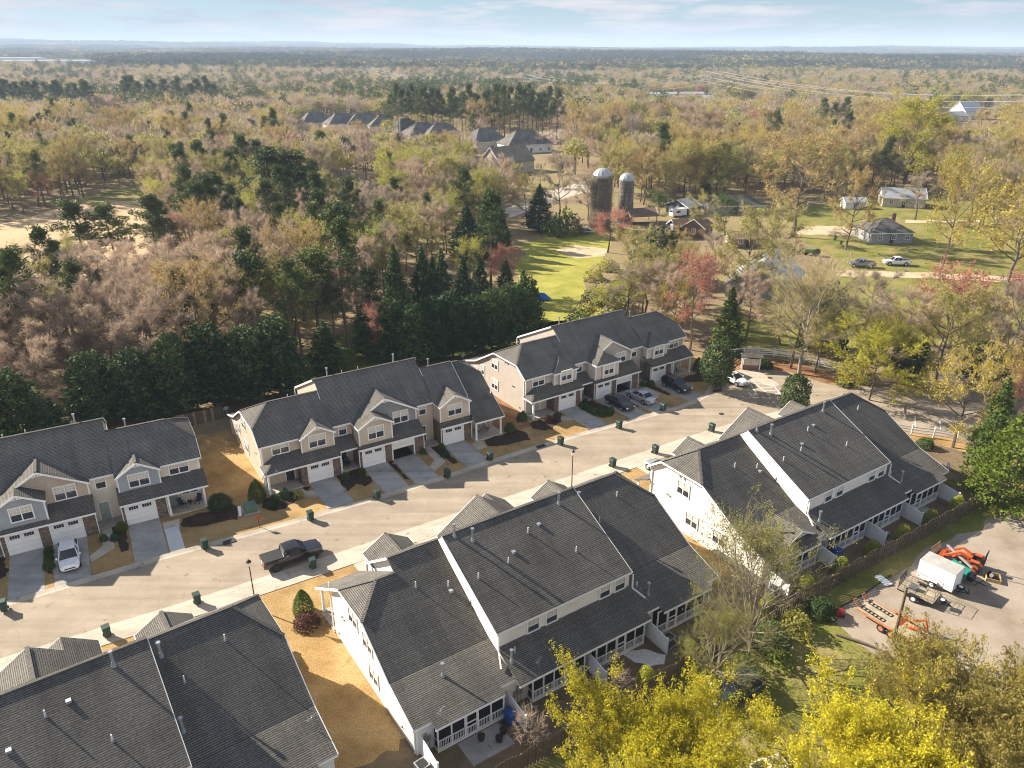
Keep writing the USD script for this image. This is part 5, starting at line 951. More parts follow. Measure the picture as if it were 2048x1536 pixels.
def unit(v): return v / (np.linalg.norm(v, axis=-1, keepdims=True) + 1e-12)
def quads(rng, c, size, flat=.0, aspect=.55, dirs=None, face=None):
    n = len(c); size = np.broadcast_to(size, (n,))[:, None] * rng.uniform(.65, 1.35, (n, 1))
    if face is not None:                                    # leaves that mostly show their face outwards
        m = unit(face + .75 * rng.normal(size=(n, 3))); a = unit(np.cross(m, rng.normal(size=(n, 3)))); b = np.cross(m, a); a, b = a * size * .5, b * size * .5 * aspect
        v = np.stack([c - a, c + b, c + a, c - b], 1).reshape(-1, 3); i = np.arange(n)[:, None] * 4
        return v, np.vstack([i + [0, 1, 2], i + [0, 2, 3]])
    a = unit(rng.normal(size=(n, 3))) if dirs is None else unit(dirs + .35 * rng.normal(size=(n, 3)))
    b = rng.normal(size=(n, 3)); b[:, 2] *= 1 - flat; b = unit(np.cross(a, b)); a, b = a * size * .5, b * size * .5 * aspect
    v = np.stack([c - a, c + b, c + a, c - b], 1).reshape(-1, 3); i = np.arange(n)[:, None] * 4
    return v, np.vstack([i + [0, 1, 2], i + [0, 2, 3]])
def tris(p, d, l, w, rng):
    n = len(p); s = unit(np.cross(d, rng.normal(size=(n, 3)))) * np.broadcast_to(w, (n,))[:, None] * .5
    v = np.stack([p - s, p + s, p + d * np.broadcast_to(l, (n,))[:, None]], 1).reshape(-1, 3)
    return v, np.arange(n * 3).reshape(-1, 3)
def tubes(segs, sides=5):
    V, F, n = [], [], 0
    for p0, p1, r0, r1 in segs:
        d = unit(p1 - p0); u = unit(np.cross(d, [0.31, .95, .1])); w = np.cross(d, u); k = np.arange(sides) * 2 * math.pi / sides; ring = np.cos(k)[:, None] * u + np.sin(k)[:, None] * w
        V += [p0 + ring * r0, p1 + ring * r1]; j = np.arange(sides); j2 = (j + 1) % sides
        F += [np.stack([j, j2, j2 + sides], 1) + n, np.stack([j, j2 + sides, j + sides], 1) + n]; n += 2 * sides
    return np.vstack(V), np.vstack(F)
def cat_mesh(*ms):
    V, F, n = [], [], 0
    for v, f in ms: V.append(v); F.append(f + n); n += len(v)
    return np.vstack(V), np.vstack(F)
def skeleton(rng, H, Rc, base=.3, limbs=12, subs=5, trunk_r=None, top=.86, rise=1.0, multi=1):
    segs, tips = [], []; tr = trunk_r or H * .018
    for m in range(multi):
        p = np.array([rng.normal(0, .02 * H), rng.normal(0, .02 * H), 0]) * (multi > 1); lean = rng.normal(0, .03 if multi == 1 else .16, 2); pts = [p.copy()]
        for k in range(6): p = p + np.array([lean[0] * H / 8 + rng.normal(0, .012 * H), lean[1] * H / 8 + rng.normal(0, .012 * H), H * top / 6]); pts.append(p.copy())
        pts = np.array(pts)
        for k in range(6): segs.append((pts[k], pts[k + 1], tr * (1 - k / 6.6), tr * (1 - (k + 1) / 6.6)))
        for i in range(limbs):
            t = base + (top - base) * ((i + rng.random()) / limbs) ** .9; z = t * 6 / top; k = min(int(z), 5); p0 = pts[k] + (pts[k + 1] - pts[k]) * (z - k)
            az = i * 2.4 + rng.normal(0, .4); f = (t - base) / (1.02 - base); env = math.sqrt(max(.06, 1 - (2 * f - .75) ** 2 / 1.6)); el = (.35 + .75 * f) * rise + rng.normal(0, .12)
            L = Rc * env / max(.35, math.cos(el)) * rng.uniform(.75, 1.05); L = min(L, (1.02 - t) * H / max(.15, math.sin(el)))
            d = np.array([math.cos(az) * math.cos(el), math.sin(az) * math.cos(el), math.sin(el)]); r0 = tr * (1 - t) * .62 + .02
            q1 = p0 + d * L * .5; d2 = unit(d + [0, 0, .22] + rng.normal(0, .13, 3)); q2 = q1 + d2 * L * .5
            segs += [(p0, q1, r0, r0 * .6), (q1, q2, r0 * .6, r0 * .22)]; tips.append((q2, d2, L))
            for s in range(subs):
                u = rng.uniform(.25, .95); b0 = p0 + d * L * u if u < .5 else q1 + d2 * L * (u - .5); sd = unit((d if u < .5 else d2) + rng.normal(0, .62, 3) + [0, 0, .2]); sl = L * rng.uniform(.25, .5)
                segs.append((b0, b0 + sd * sl, r0 * .34, r0 * .08)); tips += [(b0 + sd * sl, sd, L), (b0 + sd * sl * .5, sd, L)]
        tips.append((pts[-1], np.array([0, 0, 1.0]), H * .15))
    return segs, tips
def twigs(rng, tips, n, l, w, up=.35, spread=.75):
    k = rng.integers(0, len(tips), n); P = np.array([t[0] for t in tips])[k]; D = np.array([t[1] for t in tips])[k]
    d = unit(D + rng.normal(0, spread, (n, 3)) + [0, 0, up]); P = P + rng.normal(0, .12 * l, (n, 3)) * 1.5
    L = l * rng.uniform(.5, 1.3, n); v, f = tris(P, d, L, w, rng); return (v, f), P, d, L
KINDS = {}
def add_kind(key, parts, H, Rc):
    T = kind_of(key)
    for n, m, mt in parts: obj(n, m, M[mt], T)
    KINDS.setdefault(key.rsplit('_v', 1)[0], []).append((T, H, Rc, parts))
def broad(key, variants, H, Rc, ntw, tl, tw, twm, nlf=0, ls=.2, lfm=None, bark='bark', seed=0, **kw):
    for q in range(variants):
        rng = np.random.default_rng(seed * 10 + q); segs, tips = skeleton(rng, H, Rc, **kw)
        parts = [('trunk', tubes(segs), bark)]; tm, P, d, L = twigs(rng, tips, ntw, tl, tw, up=1.3 if nlf > 50000 else .35)
        parts.append(('twigs', tm, twm))
        if nlf:
            k = rng.integers(0, len(P), nlf); c = P[k] + d[k] * (L[k] * rng.uniform(.2, 1.05, nlf))[:, None] + rng.normal(0, ls * (.85 if nlf > 50000 else .5), (nlf, 3)); parts.append(('crown', quads(rng, c, ls, aspect=.7), lfm))
        add_kind(f'{key}_v{q}', parts, H, Rc)
broad('bare', 3, 17, 5.6, 5200, 1.25, .075, 'twig_pink', seed=1); broad('baregrey', 2, 18, 6.0, 4600, 1.3, .075, 'twig_grey', seed=2, base=.28)
broad('bud', 3, 17, 5.6, 2600, 1.3, .07, 'twig_tan', 3200, .30, 'leaf_bud', seed=3); broad('lime', 2, 16, 5.2, 1200, 1.6, .07, 'twig_tan', 3600, .32, 'leaf_lime', seed=4)
broad('orange', 2, 19, 8.0, 2800, 1.4, .075, 'twig_tan', 4200, .32, 'leaf_orange', seed=5, base=.22, limbs=14); broad('gold', 2, 17, 7.5, 1500, 1.9, .075, 'twig_tan', 4200, .34, 'leaf_gold', seed=6, base=.22, limbs=14)
broad('brightlime', 1, 24, 8.5, 2600, 1.6, .08, 'twig_tan', 11000, .36, 'leaf_fresh', seed=15, base=.25, limbs=16, subs=7); broad('red', 2, 14, 4.2, 1600, 1.4, .06, 'twig_pink', 3800, .26, 'leaf_red', seed=7, rise=1.15); broad('bloom', 1, 8, 4.0, 600, 1.2, .06, 'twig_grey', 2200, .3, 'leaf_bloom', seed=8, base=.15)
broad('green', 2, 12, 4.5, 700, 1.3, .06, 'twig_grey', 4200, .34, 'leaf_green', seed=9, base=.12)
broad('streetbare', 1, 15, 6.4, 5200, 1.5, .05, 'twig_tan', 0, bark='bark_pale', seed=11, base=.22, limbs=20, subs=7); broad('roundlime', 1, 10.5, 6.2, 2200, 1.1, .04, 'twig_tan', 26000, .16, 'leaf_fresh', seed=12, base=.15, limbs=18, subs=6)
broad('wispy', 1, 12, 7.5, 3000, 1.2, .022, 'twig_tan', 15000, .14, 'leaf_wisp', bark='bark_pale', seed=13, base=.10, limbs=15, subs=7, multi=3, trunk_r=.12, rise=1.35)
broad('nearyellow', 2, 7.6, 7.4, 3400, 1.25, .02, 'twig_tan', 120000, .115, 'leaf_yellow', seed=14, base=.05, limbs=26, subs=10, trunk_r=.2)
def pine(key, H, Rc, seed, variants=2, nclump=105, nq=40, s=.6, mt='leaf_pine'):
    for q in range(variants):
        rng = np.random.default_rng(seed * 10 + q); segs = []; lean = rng.normal(0, .02, 2); top = np.array([lean[0] * H, lean[1] * H, H * .95]); tr = .2 + H * .006
        for k in range(5): segs.append((top * k / 5, top * (k + 1) / 5, tr * (1 - k / 5.6), tr * (1 - (k + 1) / 5.6)))
        C = []; lo = rng.uniform(.42, .55)
        for i in range(34):
            f = (i + rng.random()) / 34; z = lo + (.97 - lo) * f; p0 = top * z / .95; az = rng.uniform(0, 6.283); el = .05 + .75 * f + rng.normal(0, .12); L = Rc * (1.05 - .78 * f ** 1.5) * rng.uniform(.55, 1.1)
            d = np.array([math.cos(az) * math.cos(el), math.sin(az) * math.cos(el), math.sin(el)]); p1 = p0 + d * L; segs.append((p0, p1, .07 * (1.2 - f) + .02, .02))
            for t in (.55, .8, 1.0): C.append(p0 + d * L * t + rng.normal(0, .35, 3))
        C += [top + rng.normal(0, .4, 3) for _ in range(4)]; C = np.array(C)[:nclump + 8]; n = len(C) * nq; k = np.repeat(np.arange(len(C)), nq)
        off = unit(rng.normal(size=(n, 3))) * rng.uniform(.15, 1, (n, 1)) ** .5 * np.array([.95, .95, .6]) * (Rc / 4.2); c = C[k] + off
        add_kind(f'{key}_v{q}', [('trunk', tubes(segs), 'bark_pine'), ('crown', cat_mesh(quads(rng, c[::2], s, aspect=.34, dirs=off[::2] + [0, 0, .25]), quads(rng, c[1::2], s * .8, aspect=.45, face=off[1::2] + [0, 0, .4])), mt)], H, Rc)
pine('pine', 21, 4.4, 21, 3); pine('pinelow', 14, 4.0, 22, 2, nq=34)
def conifer(key, H, Rc, seed, variants, n, s, mt, lobes=0, bare=.06, power=.8, asp=.42, bark='bark'):
    for q in range(variants):
        rng = np.random.default_rng(seed * 10 + q); z = bare + (1 - bare) * (1 - rng.random(n) ** .62); az = rng.uniform(0, 6.283, n)
        rad = Rc * np.clip((1 - z), 0.0, 1) ** power * np.clip((z - bare) / .10 + .35, 0, 1); fb = meshkit.fbm(np.stack([np.cos(az) * 2.6, np.sin(az) * 2.6, z * 11 + q * 7], -1), 3, seed)
        rad = rad * np.clip(-.15 + 2.3 * fb, .12, 1.6) * rng.uniform(.45, 1.04, n) ** .5; z = z * (1 - .16 * np.clip(.5 - fb, 0, 1) * 2)
        c = np.stack([np.cos(az) * rad, np.sin(az) * rad, z * H], 1); d = np.stack([np.cos(az), np.sin(az), np.full(n, .75)], 1)
        tr = .05 + H * .012; parts = [('trunk', tubes([(np.zeros(3), np.array([0, 0, H * .5]), tr, tr * .6), (np.array([0, 0, H * .5]), np.array([0, 0, H * .97]), tr * .6, .02)]), bark), ('crown', cat_mesh(quads(rng, c[::2], s, aspect=asp, dirs=d[::2]), quads(rng, c[1::2], s * .9, aspect=.5, face=d[1::2])), mt)]
        add_kind(f'{key}_v{q}', parts, H, Rc)
conifer('leyland', 11, 2.9, 31, 4, 7000, .5, 'leaf_dark', bare=.10, power=.36); conifer('cedar', 12, 2.3, 32, 3, 3600, .5, 'leaf_dark', power=.85); conifer('cedargreen', 12, 2.0, 33, 2, 3600, .48, 'leaf_cedar', power=.85); conifer('spruce', 10, 3.4, 34, 1, 9000, .34, 'leaf_bright', power=.7, bare=.02); conifer('arborvitae', 12, 1.7, 35, 1, 5000, .34, 'leaf_green', power=.75, bare=.02)
def feathery(key, H, Rc, seed, variants, n, s, mt):
    """old cedar: upward sprays of fine foliage on open limbs"""
    for q in range(variants):
        rng = np.random.default_rng(seed * 10 + q); segs, tips = skeleton(rng, H, Rc, base=.12, limbs=20, subs=7, rise=.95, trunk_r=.2)
        k = rng.integers(0, len(tips), 640); P = np.array([t[0] for t in tips])[k] + rng.normal(0, .35, (640, 3)); D = unit(np.array([t[1] for t in tips])[k] + rng.normal(0, .4, (640, 3)) + [0, 0, .5])
        j = rng.integers(0, 640, n); t = rng.uniform(0, 1, n); c = P[j] + D[j] * (t * 1.3)[:, None] + rng.normal(0, 1, (n, 3)) * (.34 * (1.1 - t))[:, None]
        add_kind(f'{key}_v{q}', [('trunk', tubes(segs), 'bark'), ('crown', quads(rng, c, s, aspect=.4, dirs=D[j]), mt)], H, Rc)
feathery('oldcedar', 9.5, 4.6, 41, 2, 80000, .15, 'leaf_olive')
def bush(key, H, Rc, seed, variants, n, s, mt, shape=.5, ground=.0):
    for q in range(variants):
        rng = np.random.default_rng(seed * 10 + q); d = unit(rng.normal(size=(n, 3))); d[:, 2] = np.abs(d[:, 2]) if ground == 0 else d[:, 2]; r = rng.uniform(.35, 1, n) ** .33 * ((.92 + .14 * meshkit.fbm(d * 2.2 + q * 9, 3, seed)) if key in ('box', 'cone', 'fencebush') else (.7 + .6 * meshkit.fbm(d * 2.2 + q * 9, 3, seed)))
        c = d * r[:, None] * [Rc, Rc, H * (1 if ground == 0 else .5)] + [0, 0, H * (.04 if ground == 0 else .5 + ground)]
        if shape < .4:
            zz = rng.random(n) ** .9; aa = rng.uniform(0, 6.283, n); rr = Rc * np.clip(1 - zz ** 1.9, 0, 1) ** .75 * np.clip(zz / .08 + .75, 0, 1) * rng.uniform(.8, 1.02, n); c = np.stack([np.cos(aa) * rr, np.sin(aa) * rr, zz * H], 1); d = np.stack([np.cos(aa), np.sin(aa), .3 + zz * .5], 1)
        if False: c[:, :2] *= np.clip(1.12 - c[:, 2:] / H, .08, 1) ** .6
        add_kind(f'{key}_v{q}', [('crown', quads(rng, c, s, aspect=.65, face=d), mt), ('trunk', tubes([(np.zeros(3), np.array([0, 0, H * (.6 + ground)]), .04 + H * .012, .03)]), 'bark')], H, Rc)
bush('box', 1.0, .62, 51, 2, 2600, .085, 'leaf_green'); bush('cone', 2.2, .85, 52, 1, 6000, .085, 'leaf_green', shape=.3); bush('darkshrub', 1.2, .8, 53, 2, 2200, .11, 'leaf_dark'); bush('rustshrub', 1.0, .9, 54, 1, 3600, .085, 'leaf_rust'); bush('fencebush', 2.05, .8, 55, 2, 3600, .09, 'leaf_lime')
bush('magnolia', 7.5, 2.6, 56, 2, 4200, .36, 'leaf_gloss', ground=.07); bush('bigdark', 8.0, 4.5, 57, 2, 3400, .5, 'leaf_gloss'); bush('undergrowth', 3.0, 2.8, 58, 3, 520, .45, 'leaf_bright'); bush('scrub', 2.6, 2.6, 59, 2, 520, .5, 'leaf_bud')
broad('bareshrub', 2, 2.4, 1.2, 420, .55, .03, 'twig_pink', seed=60, base=.1, limbs=9, subs=3, multi=3, trunk_r=.03)
DESC = {'bare': ('bare_tree', 'bare pinkish-brown tree'), 'baregrey': ('bare_tree', 'bare grey-brown tree'), 'bud': ('budding_tree', 'pale yellow-green budding tree'), 'brightlime': ('leafy_tree', 'brilliant yellow-green tree'), 'lime': ('budding_tree', 'fresh lime-green leafing tree'), 'orange': ('oak_tree', 'orange-tan budding oak'), 'gold': ('oak_tree', 'golden-yellow flowering oak'), 'red': ('maple_tree', 'reddish budding maple'), 'bloom': ('blossom_tree', 'white blossoming tree'), 'green': ('leafy_tree', 'mid-green leafy tree'),
        'streetbare': ('bare_tree', 'leafless tree'), 'roundlime': ('leafy_tree', 'round yellow-green tree'), 'wispy': ('budding_tree', 'wispy multi-stemmed budding tree'), 'nearyellow': ('yellow_tree', 'bright yellow leafing tree'), 'pine': ('pine_tree', 'tall dark pine'), 'pinelow': ('pine_tree', 'shorter bushy pine'), 'leyland': ('cypress_tree', 'dense dark green cypress'), 'cedar': ('cedar_tree', 'dark conical cedar'), 'cedargreen': ('cedar_tree', 'green conical cedar'), 'spruce': ('conifer_tree', 'broad light green conifer'), 'arborvitae': ('conifer_tree', 'narrow dark conifer'), 'oldcedar': ('cedar_tree', 'feathery olive-brown cedar'),
        'box': ('round_shrub', 'clipped round green shrub'), 'cone': ('cone_shrub', 'clipped cone-shaped green shrub'), 'darkshrub': ('dark_shrub', 'low dark green shrub'), 'rustshrub': ('rusty_shrub', 'low red-brown shrub'), 'fencebush': ('round_shrub', 'clipped yellow-green bush'), 'magnolia': ('magnolia_tree', 'glossy evergreen magnolia'), 'bigdark': ('evergreen_tree', 'big dark broadleaf evergreen'), 'undergrowth': ('bush', 'bright green bush'), 'scrub': ('bush', 'pale green-tan bush'), 'bareshrub': ('bare_shrub', 'bare twiggy shrub')}
TREE_N = {}; FOREST = []
CAT = lambda k: 'shrub' if DESC[k][0].endswith(('shrub', 'bush')) else 'tree'
trng = np.random.default_rng(77)
def tree(kind, loc, H, R_=None, label=None, group=None, v=None):
    L = KINDS[kind]; T, h, r, _ = L[(len(FOREST) if v is None else v) % len(L)]; FOREST.append(1)
    s = H / h; sr = s if R_ is None else R_ / r
    lb = label or DESC[kind][1]
    return copy_of(T, DESC[kind][0], lb, CAT(kind), (loc[0], loc[1], loc[2] if len(loc) > 2 else 0.0), trng.uniform(0, 6.28), group, (sr, sr, s))
def ptree(kind, u, vb, vt, w, label=None, group=None):
    """base at pixel (u, vb), top at row vt, w pixels wide"""
    p = at(u, vb); H = max(1.0, height_at(vt, p[1])); D = p[1] * math.cos(PITCH) + CAM_H * math.sin(PITCH)
    return tree(kind, p, H, w / 2 * D / FPX, (DESC[kind][1] + ' ' + label) if label else None, group)
# ------------------------------------------------------------------ fields, far roads, farm
sheet('fairway', [(-260, 470), (-60, 462), (40, 440), (110, 418), (175, 404), (262, 404), (296, 430), (285, 470), (330, 520), (260, 560), (120, 590), (-80, 640), (-300, 600)], M['fairway'], .006, 'tan dormant golf fairway at the left', jitter=.8)
sheet('fairway_green', [(190, 396), (225, 374), (300, 372), (330, 390), (280, 402)], M['spring_grass'], .006, 'green strip at the far end of the fairway', jitter=.5)
sheet('pasture', [(1085, 478), (1120, 462), (1200, 455), (1225, 475), (1200, 520), (1170, 560), (1160, 610), (1130, 650), (1075, 660), (1045, 600), (1030, 540), (1045, 500)], M['pasture_grass'], .006, 'bright green pasture below the silos', jitter=1.1)
sheet('dirt_patch', [(1112, 500), (1150, 491), (1215, 498), (1210, 512), (1150, 517)], M['dirt_pale'], .010, 'pale bare dirt patch in the pasture', jitter=.4)
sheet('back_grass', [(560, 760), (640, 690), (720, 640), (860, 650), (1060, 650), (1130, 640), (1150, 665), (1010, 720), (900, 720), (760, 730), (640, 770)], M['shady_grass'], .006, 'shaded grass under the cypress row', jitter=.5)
sheet('farm_lawn', [(1560, 420), (1700, 400), (1860, 385), (1960, 400), (2100, 470), (2300, 560), (2200, 660), (1900, 690), (1700, 700), (1420, 720), (1440, 640), (1600, 590), (1680, 520), (1600, 480)], M['spring_grass'], .006, 'mottled farm lawn round the grey houses', jitter=.8)
sheet('farm_track', [(1660, 540), (1860, 545), (2048, 556), (2200, 570), (2200, 578), (2040, 566), (1850, 556), (1660, 552)], M['dirt_pale'], .012, 'pale dirt track past the parked pickups', jitter=.25)
sheet('farm_track', [(1600, 452), (1680, 452), (1740, 462), (1740, 474), (1660, 470), (1590, 468)], M['dirt_pale'], .012, 'pale dirt yard left of the grey farm house', jitter=.3)
sheet('farm_track', [(1810, 440), (1960, 440), (1962, 444), (1810, 446)], M['dirt_pale'], .012, 'thin dirt path behind the grey farm house', jitter=.2)
sheet('far_road', [(1192, 310), (1215, 300), (1300, 316), (1330, 330), (1270, 332), (1230, 328)], M['concrete_old'], .012, 'pale concrete road junction beyond the silos')
sheet('far_road', [(1005, 420), (1090, 385), (1170, 362), (1180, 382), (1110, 402), (1020, 436)], M['concrete_old'], .012, 'pale concrete road strip left of the silos')
sheet('far_road', [(1478, 228), (1488, 206), (1500, 206), (1514, 228)], M['concrete_old'], .012, 'far pale road by the pylon')
sheet('far_field', [(1260, 245), (1420, 262), (1440, 275), (1240, 275)], M['fairway'], .01, 'far tan field behind the pine row', jitter=.8)

mat('wall_grey', (.27, .275, .28), .8, .1, 2); mat('wall_tan', (.48, .42, .33), .8, .1, 2); mat('wall_white', (.72, .71, .68), .7, .06); mat('wall_brown', (.20, .125, .075), .9, .2, 2); mat('roof_brown', (.20, .13, .085), .8, .2, 1); mat('roof_metal', (.40, .41, .42), .4, .12, .6, metallic=.3); mat('wall_slate', (.07, .085, .11), .7, .1)
def house(name, label, u, vb, w, d, hw, hr, rot, roof, wall, rm, cat='house', wins=2, door=True, chimney=False, carport=False, ov=.4, loc=None):
    p = at(u, vb) if loc is None else np.array(loc); a = R(rot); T = thing(name, label, cat, (p[0] - math.sin(a) * d / 2, p[1] + math.cos(a) * d / 2, float(terrain_z(p[0], p[1])) if p[1] > 450 else 0), a)
    x0, x1, y0, y1 = -w / 2, w / 2, -d / 2, d / 2; W, S = M[wall], M[rm]
    if carport:
        for x, y in ((x0, y0), (x1 - .2, y0), (x0, y1 - .2), (x1 - .2, y1 - .2)): obj('post', MB().box(x, y, 0, x + .2, y + .2, hw), W, T)
    else:
        obj('wall', MB().px([(y0, 0), (y1, 0), (y1, hw), (0, hw + hr * .98), (y0, hw)], x0, x1) if roof == 'gable' else MB().box(x0, y0, 0, x1, y1, hw), W, T)
    e = hw - hr / (d / 2) * ov
    if roof == 'gable':
        for s in (-1, 1): obj('roof', MB().slab([(x0 - ov, s * (d / 2 + ov), e), (x1 + ov, s * (d / 2 + ov), e), (x1 + ov, 0, hw + hr), (x0 - ov, 0, hw + hr)], .12), S, T)
        for x in (x0 - ov, x1 + ov):
            for s in (-1, 1): obj('fascia', MB().bar((x, s * (d / 2 + ov), e - .08), (x, 0, hw + hr - .08), .06, .2), M['white_trim'], T)
    else:
        i = min(w, d) / 2 * .98; q = [(x0 - ov, y0 - ov, e), (x1 + ov, y0 - ov, e), (x1 + ov, y1 + ov, e), (x0 - ov, y1 + ov, e)]; r0, r1 = (x0 + i, 0, hw + hr), (x1 - i, 0, hw + hr)
        for pl in ([q[0], q[1], r1, r0], [q[1], q[2], r1], [q[2], q[3], r0, r1], [q[3], q[0], r0]): obj('roof', MB().slab(pl, .12), S, T)
        obj('fascia', MB().bar(np.add(q[0], (0, 0, -.1)), np.add(q[1], (0, 0, -.1)), .06, .18), M['white_trim'], T); obj('fascia', MB().bar(np.add(q[1], (0, 0, -.1)), np.add(q[2], (0, 0, -.1)), .06, .18), M['white_trim'], T)
    if not carport:
        for k in range(wins):
            x = x0 + w * (k + .5) / wins - .5 + (.0 if not door else .4); 
            if x + 1.2 < x1: window(T, (x, y0, 1.0), (1, 0, 0), (0, -1, 0), 1.0, 1.2, True, False)
        for k in range(max(1, wins // 2)):
            y = y0 + d * (k + .5) / max(1, wins // 2); window(T, (x1, y - .5, 1.0), (0, 1, 0), (1, 0, 0), 1.0, 1.2, True, False); window(T, (x0, y + .5, 1.0), (0, -1, 0), (-1, 0, 0), 1.0, 1.2, True, False)
        if door: obj('front_door', MB().box(-.5, y0 - .05, .1, .45, y0, 2.1), M['door_dark'], T)
    if chimney: obj('chimney', MB().box(w * .2, .3, hw, w * .2 + .8, 1.1, hw + hr + .9), M['brick_red'], T)
    return T
house('farm_house', 'grey hip-roofed farm house behind the white pickup', 1782, 487, 10.5, 9.5, 2.9, 2.6, 4, 'hip', 'wall_grey', 'shingle_far', wins=3, chimney=True)
house('farm_house', 'pale gabled farm house with a dark carport opening, farthest of the two grey farm houses', 1806, 415, 12, 8, 2.9, 2.4, -14, 'gable', 'wall_tan', 'roof_metal', wins=3)
house('farm_house', 'house with a big pale grey roof half hidden by bare trees', 1590, 590, 15, 12, 3.0, 4.0, 62, 'gable', 'wall_grey', 'roof_metal', wins=3)
house('farm_house', 'low ranch house with a grey roof behind the bright shrub', 1472, 428, 17, 8, 2.6, 2.2, 6, 'hip', 'wall_grey', 'shingle_far', wins=4)
house('farm_shed', 'open shed with a rusty brown roof right of the silos', 1288, 450, 7.5, 6, 2.6, 1.5, 12, 'gable', 'wall_brown', 'roof_brown', 'shed', carport=True)
house('farm_shed', 'brown gabled shed among the farm trees', 1416, 474, 5.5, 6, 2.8, 2.0, 55, 'gable', 'wall_brown', 'roof_brown', 'shed', wins=1)
house('farm_shed', 'small dark blue shed in front of the camper', 1366, 468, 4.5, 4, 2.3, 1.3, 20, 'gable', 'wall_slate', 'roof_brown', 'shed', wins=1)
house('farm_shed', 'low shed with a brown metal roof under the spreading oak', 1495, 495, 9, 5, 2.3, 1.0, 5, 'gable', 'wall_brown', 'roof_brown', 'shed', wins=2)
house('farm_shed', 'grey garage with a plain metal roof beside the camper', 1388, 430, 6, 8, 2.6, 1.7, 40, 'gable', 'wall_slate', 'roof_metal', 'shed', wins=1)
house('farm_shed', 'small pale outbuilding left of the tan farm house', 1710, 418, 6, 4, 2.2, 1.0, 0, 'gable', 'wall_white', 'roof_metal', 'shed', wins=1)
house('far_house', 'far house with a broad grey hip roof by the blossom trees', 1062, 306, 22, 14, 4.0, 5.5, 24, 'hip', 'wall_white', 'shingle_far', wins=5)
house('far_house', 'far house with a tan and grey roof below the blossom trees', 1035, 346, 17, 12, 4.5, 5.2, 40, 'gable', 'wall_tan', 'shingle_tan', wins=4)
house('far_house', 'far grey-roofed house right of the middle of the pine wood', 858, 286, 20, 14, 4.2, 5.5, 30, 'hip', 'wall_grey', 'shingle_far', wins=4)
house('far_house', 'far dark-roofed house left of the pine row', 735, 262, 22, 13, 4, 5.5, 20, 'hip', 'wall_tan', 'shingle_far', wins=4)
house('far_house', 'far house with twin grey hips, leftmost of the roofs at the pine row', 640, 258, 20, 13, 4, 5.5, 30, 'hip', 'wall_tan', 'shingle_far', wins=4)
for k_, (u, v, r_) in enumerate(((692, 262, 30), (775, 268, 15), (828, 276, 50), (892, 288, 20), (985, 300, 35), (600, 254, 40))): house('far_house', 'far grey-roofed house among the trees before the pine row, ' + ('first', 'second', 'third', 'fourth', 'fifth', 'sixth')[(1, 2, 3, 4, 5, 0)[k_]] + ' from the left', u, v, 19, 13, 4.2, 5.5, r_, 'hip', 'wall_tan', 'shingle_far', wins=4)
house('far_house', 'house with a tan roof deep in the bare wood', 712, 402, 13, 10, 4.5, 4.5, 35, 'hip', 'wall_tan', 'shingle_tan', wins=3)
house('far_house', 'far white house with a steep gable beyond the power lines', 1946, 236, 16, 13, 5.5, 6, 20, 'gable', 'wall_white', 'roof_metal', wins=4)
house('far_house', 'white annexe beside the steep white house beyond the power lines', 1915, 240, 13, 9, 3.5, 2.5, 10, 'gable', 'wall_white', 'roof_metal', wins=3)
house('far_house', 'small tan house at the far road bend', 1250, 296, 11, 9, 3.2, 4, 15, 'gable', 'wall_tan', 'shingle_tan', wins=2)
house('far_house', 'far dark roof in the left wood, before the pine belt', 218, 236, 22, 12, 4, 5, 12, 'hip', 'wall_tan', 'shingle_far', wins=3)
house('far_house', 'grey-roofed far house right of the power pylon', 1640, 188, 24, 14, 5, 6, 14, 'hip', 'wall_grey', 'roof_metal', wins=3)
for k, (u, v, w) in enumerate(((1345, 197, 60), (1400, 206, 40), (90, 137, 190), (30, 132, 120))):
    p = at(u, v); house('warehouse', ('long white building below the far pylon', 'shorter white building left of the big pylon', 'long white industrial building at the far left', 'second long white building at the far left edge')[k], u, v, w, 40 if w > 100 else 14, 14 if w > 100 else 6, 1.5, 4, 'gable', 'wall_white', 'roof_metal', 'building', wins=8, loc=(p[0], p[1], 0))
# camper, farm tractor, trampoline, tarp
p = at(1358, 436); T = thing('camper', 'white camper van parked at the farm sheds', 'camper', (p[0], p[1] + 2, 0), R(25), scale=.8); obj('camper_body', MB().hexa([(-3, -1.2, .5), (3, -1.2, .5), (3, 1.2, .5), (-3, 1.2, .5), (-3.3, -1.2, 3.0), (3, -1.2, 3.0), (3, 1.2, 3.0), (-3.3, 1.2, 3.0)]), M['wall_white'], T); obj('windows', MB().box(-1.5, -1.23, 1.6, .2, -1.201, 2.3).box(-3.22, -.8, 1.9, -3.05, .8, 2.5), M['car_glass'], T)
for x in (-1.8, 1.6): obj('wheel', MB().cyl((x, -1.25, .4), (x, -1.0, .4), .4, n=12), M['tyre'], T)
p = at(1632, 512); T = thing('farm_tractor', 'green farm tractor at the end of the pale grey roof', 'tractor', (p[0], p[1], 0), 2.6)
for s in (-1, 1): obj('rear_wheel', MB().cyl((0, s * .6, .75), (0, s * 1.0, .75), .75, n=14), M['tyre'], T); obj('front_wheel', MB().cyl((2.2, s * .5, .42), (2.2, s * .75, .42), .42, n=12), M['tyre'], T)
obj('bonnet', MB().hexa([(.5, -.4, .6), (2.6, -.35, .6), (2.6, .35, .6), (.5, .4, .6), (.5, -.4, 1.5), (2.5, -.3, 1.3), (2.5, .3, 1.3), (.5, .4, 1.5)]), M['paint_tractor'], T); obj('seat', MB().box(-.4, -.3, 1.1, .2, .3, 1.3).box(-.5, -.3, 1.3, -.35, .3, 1.8), M['seat_black'], T)
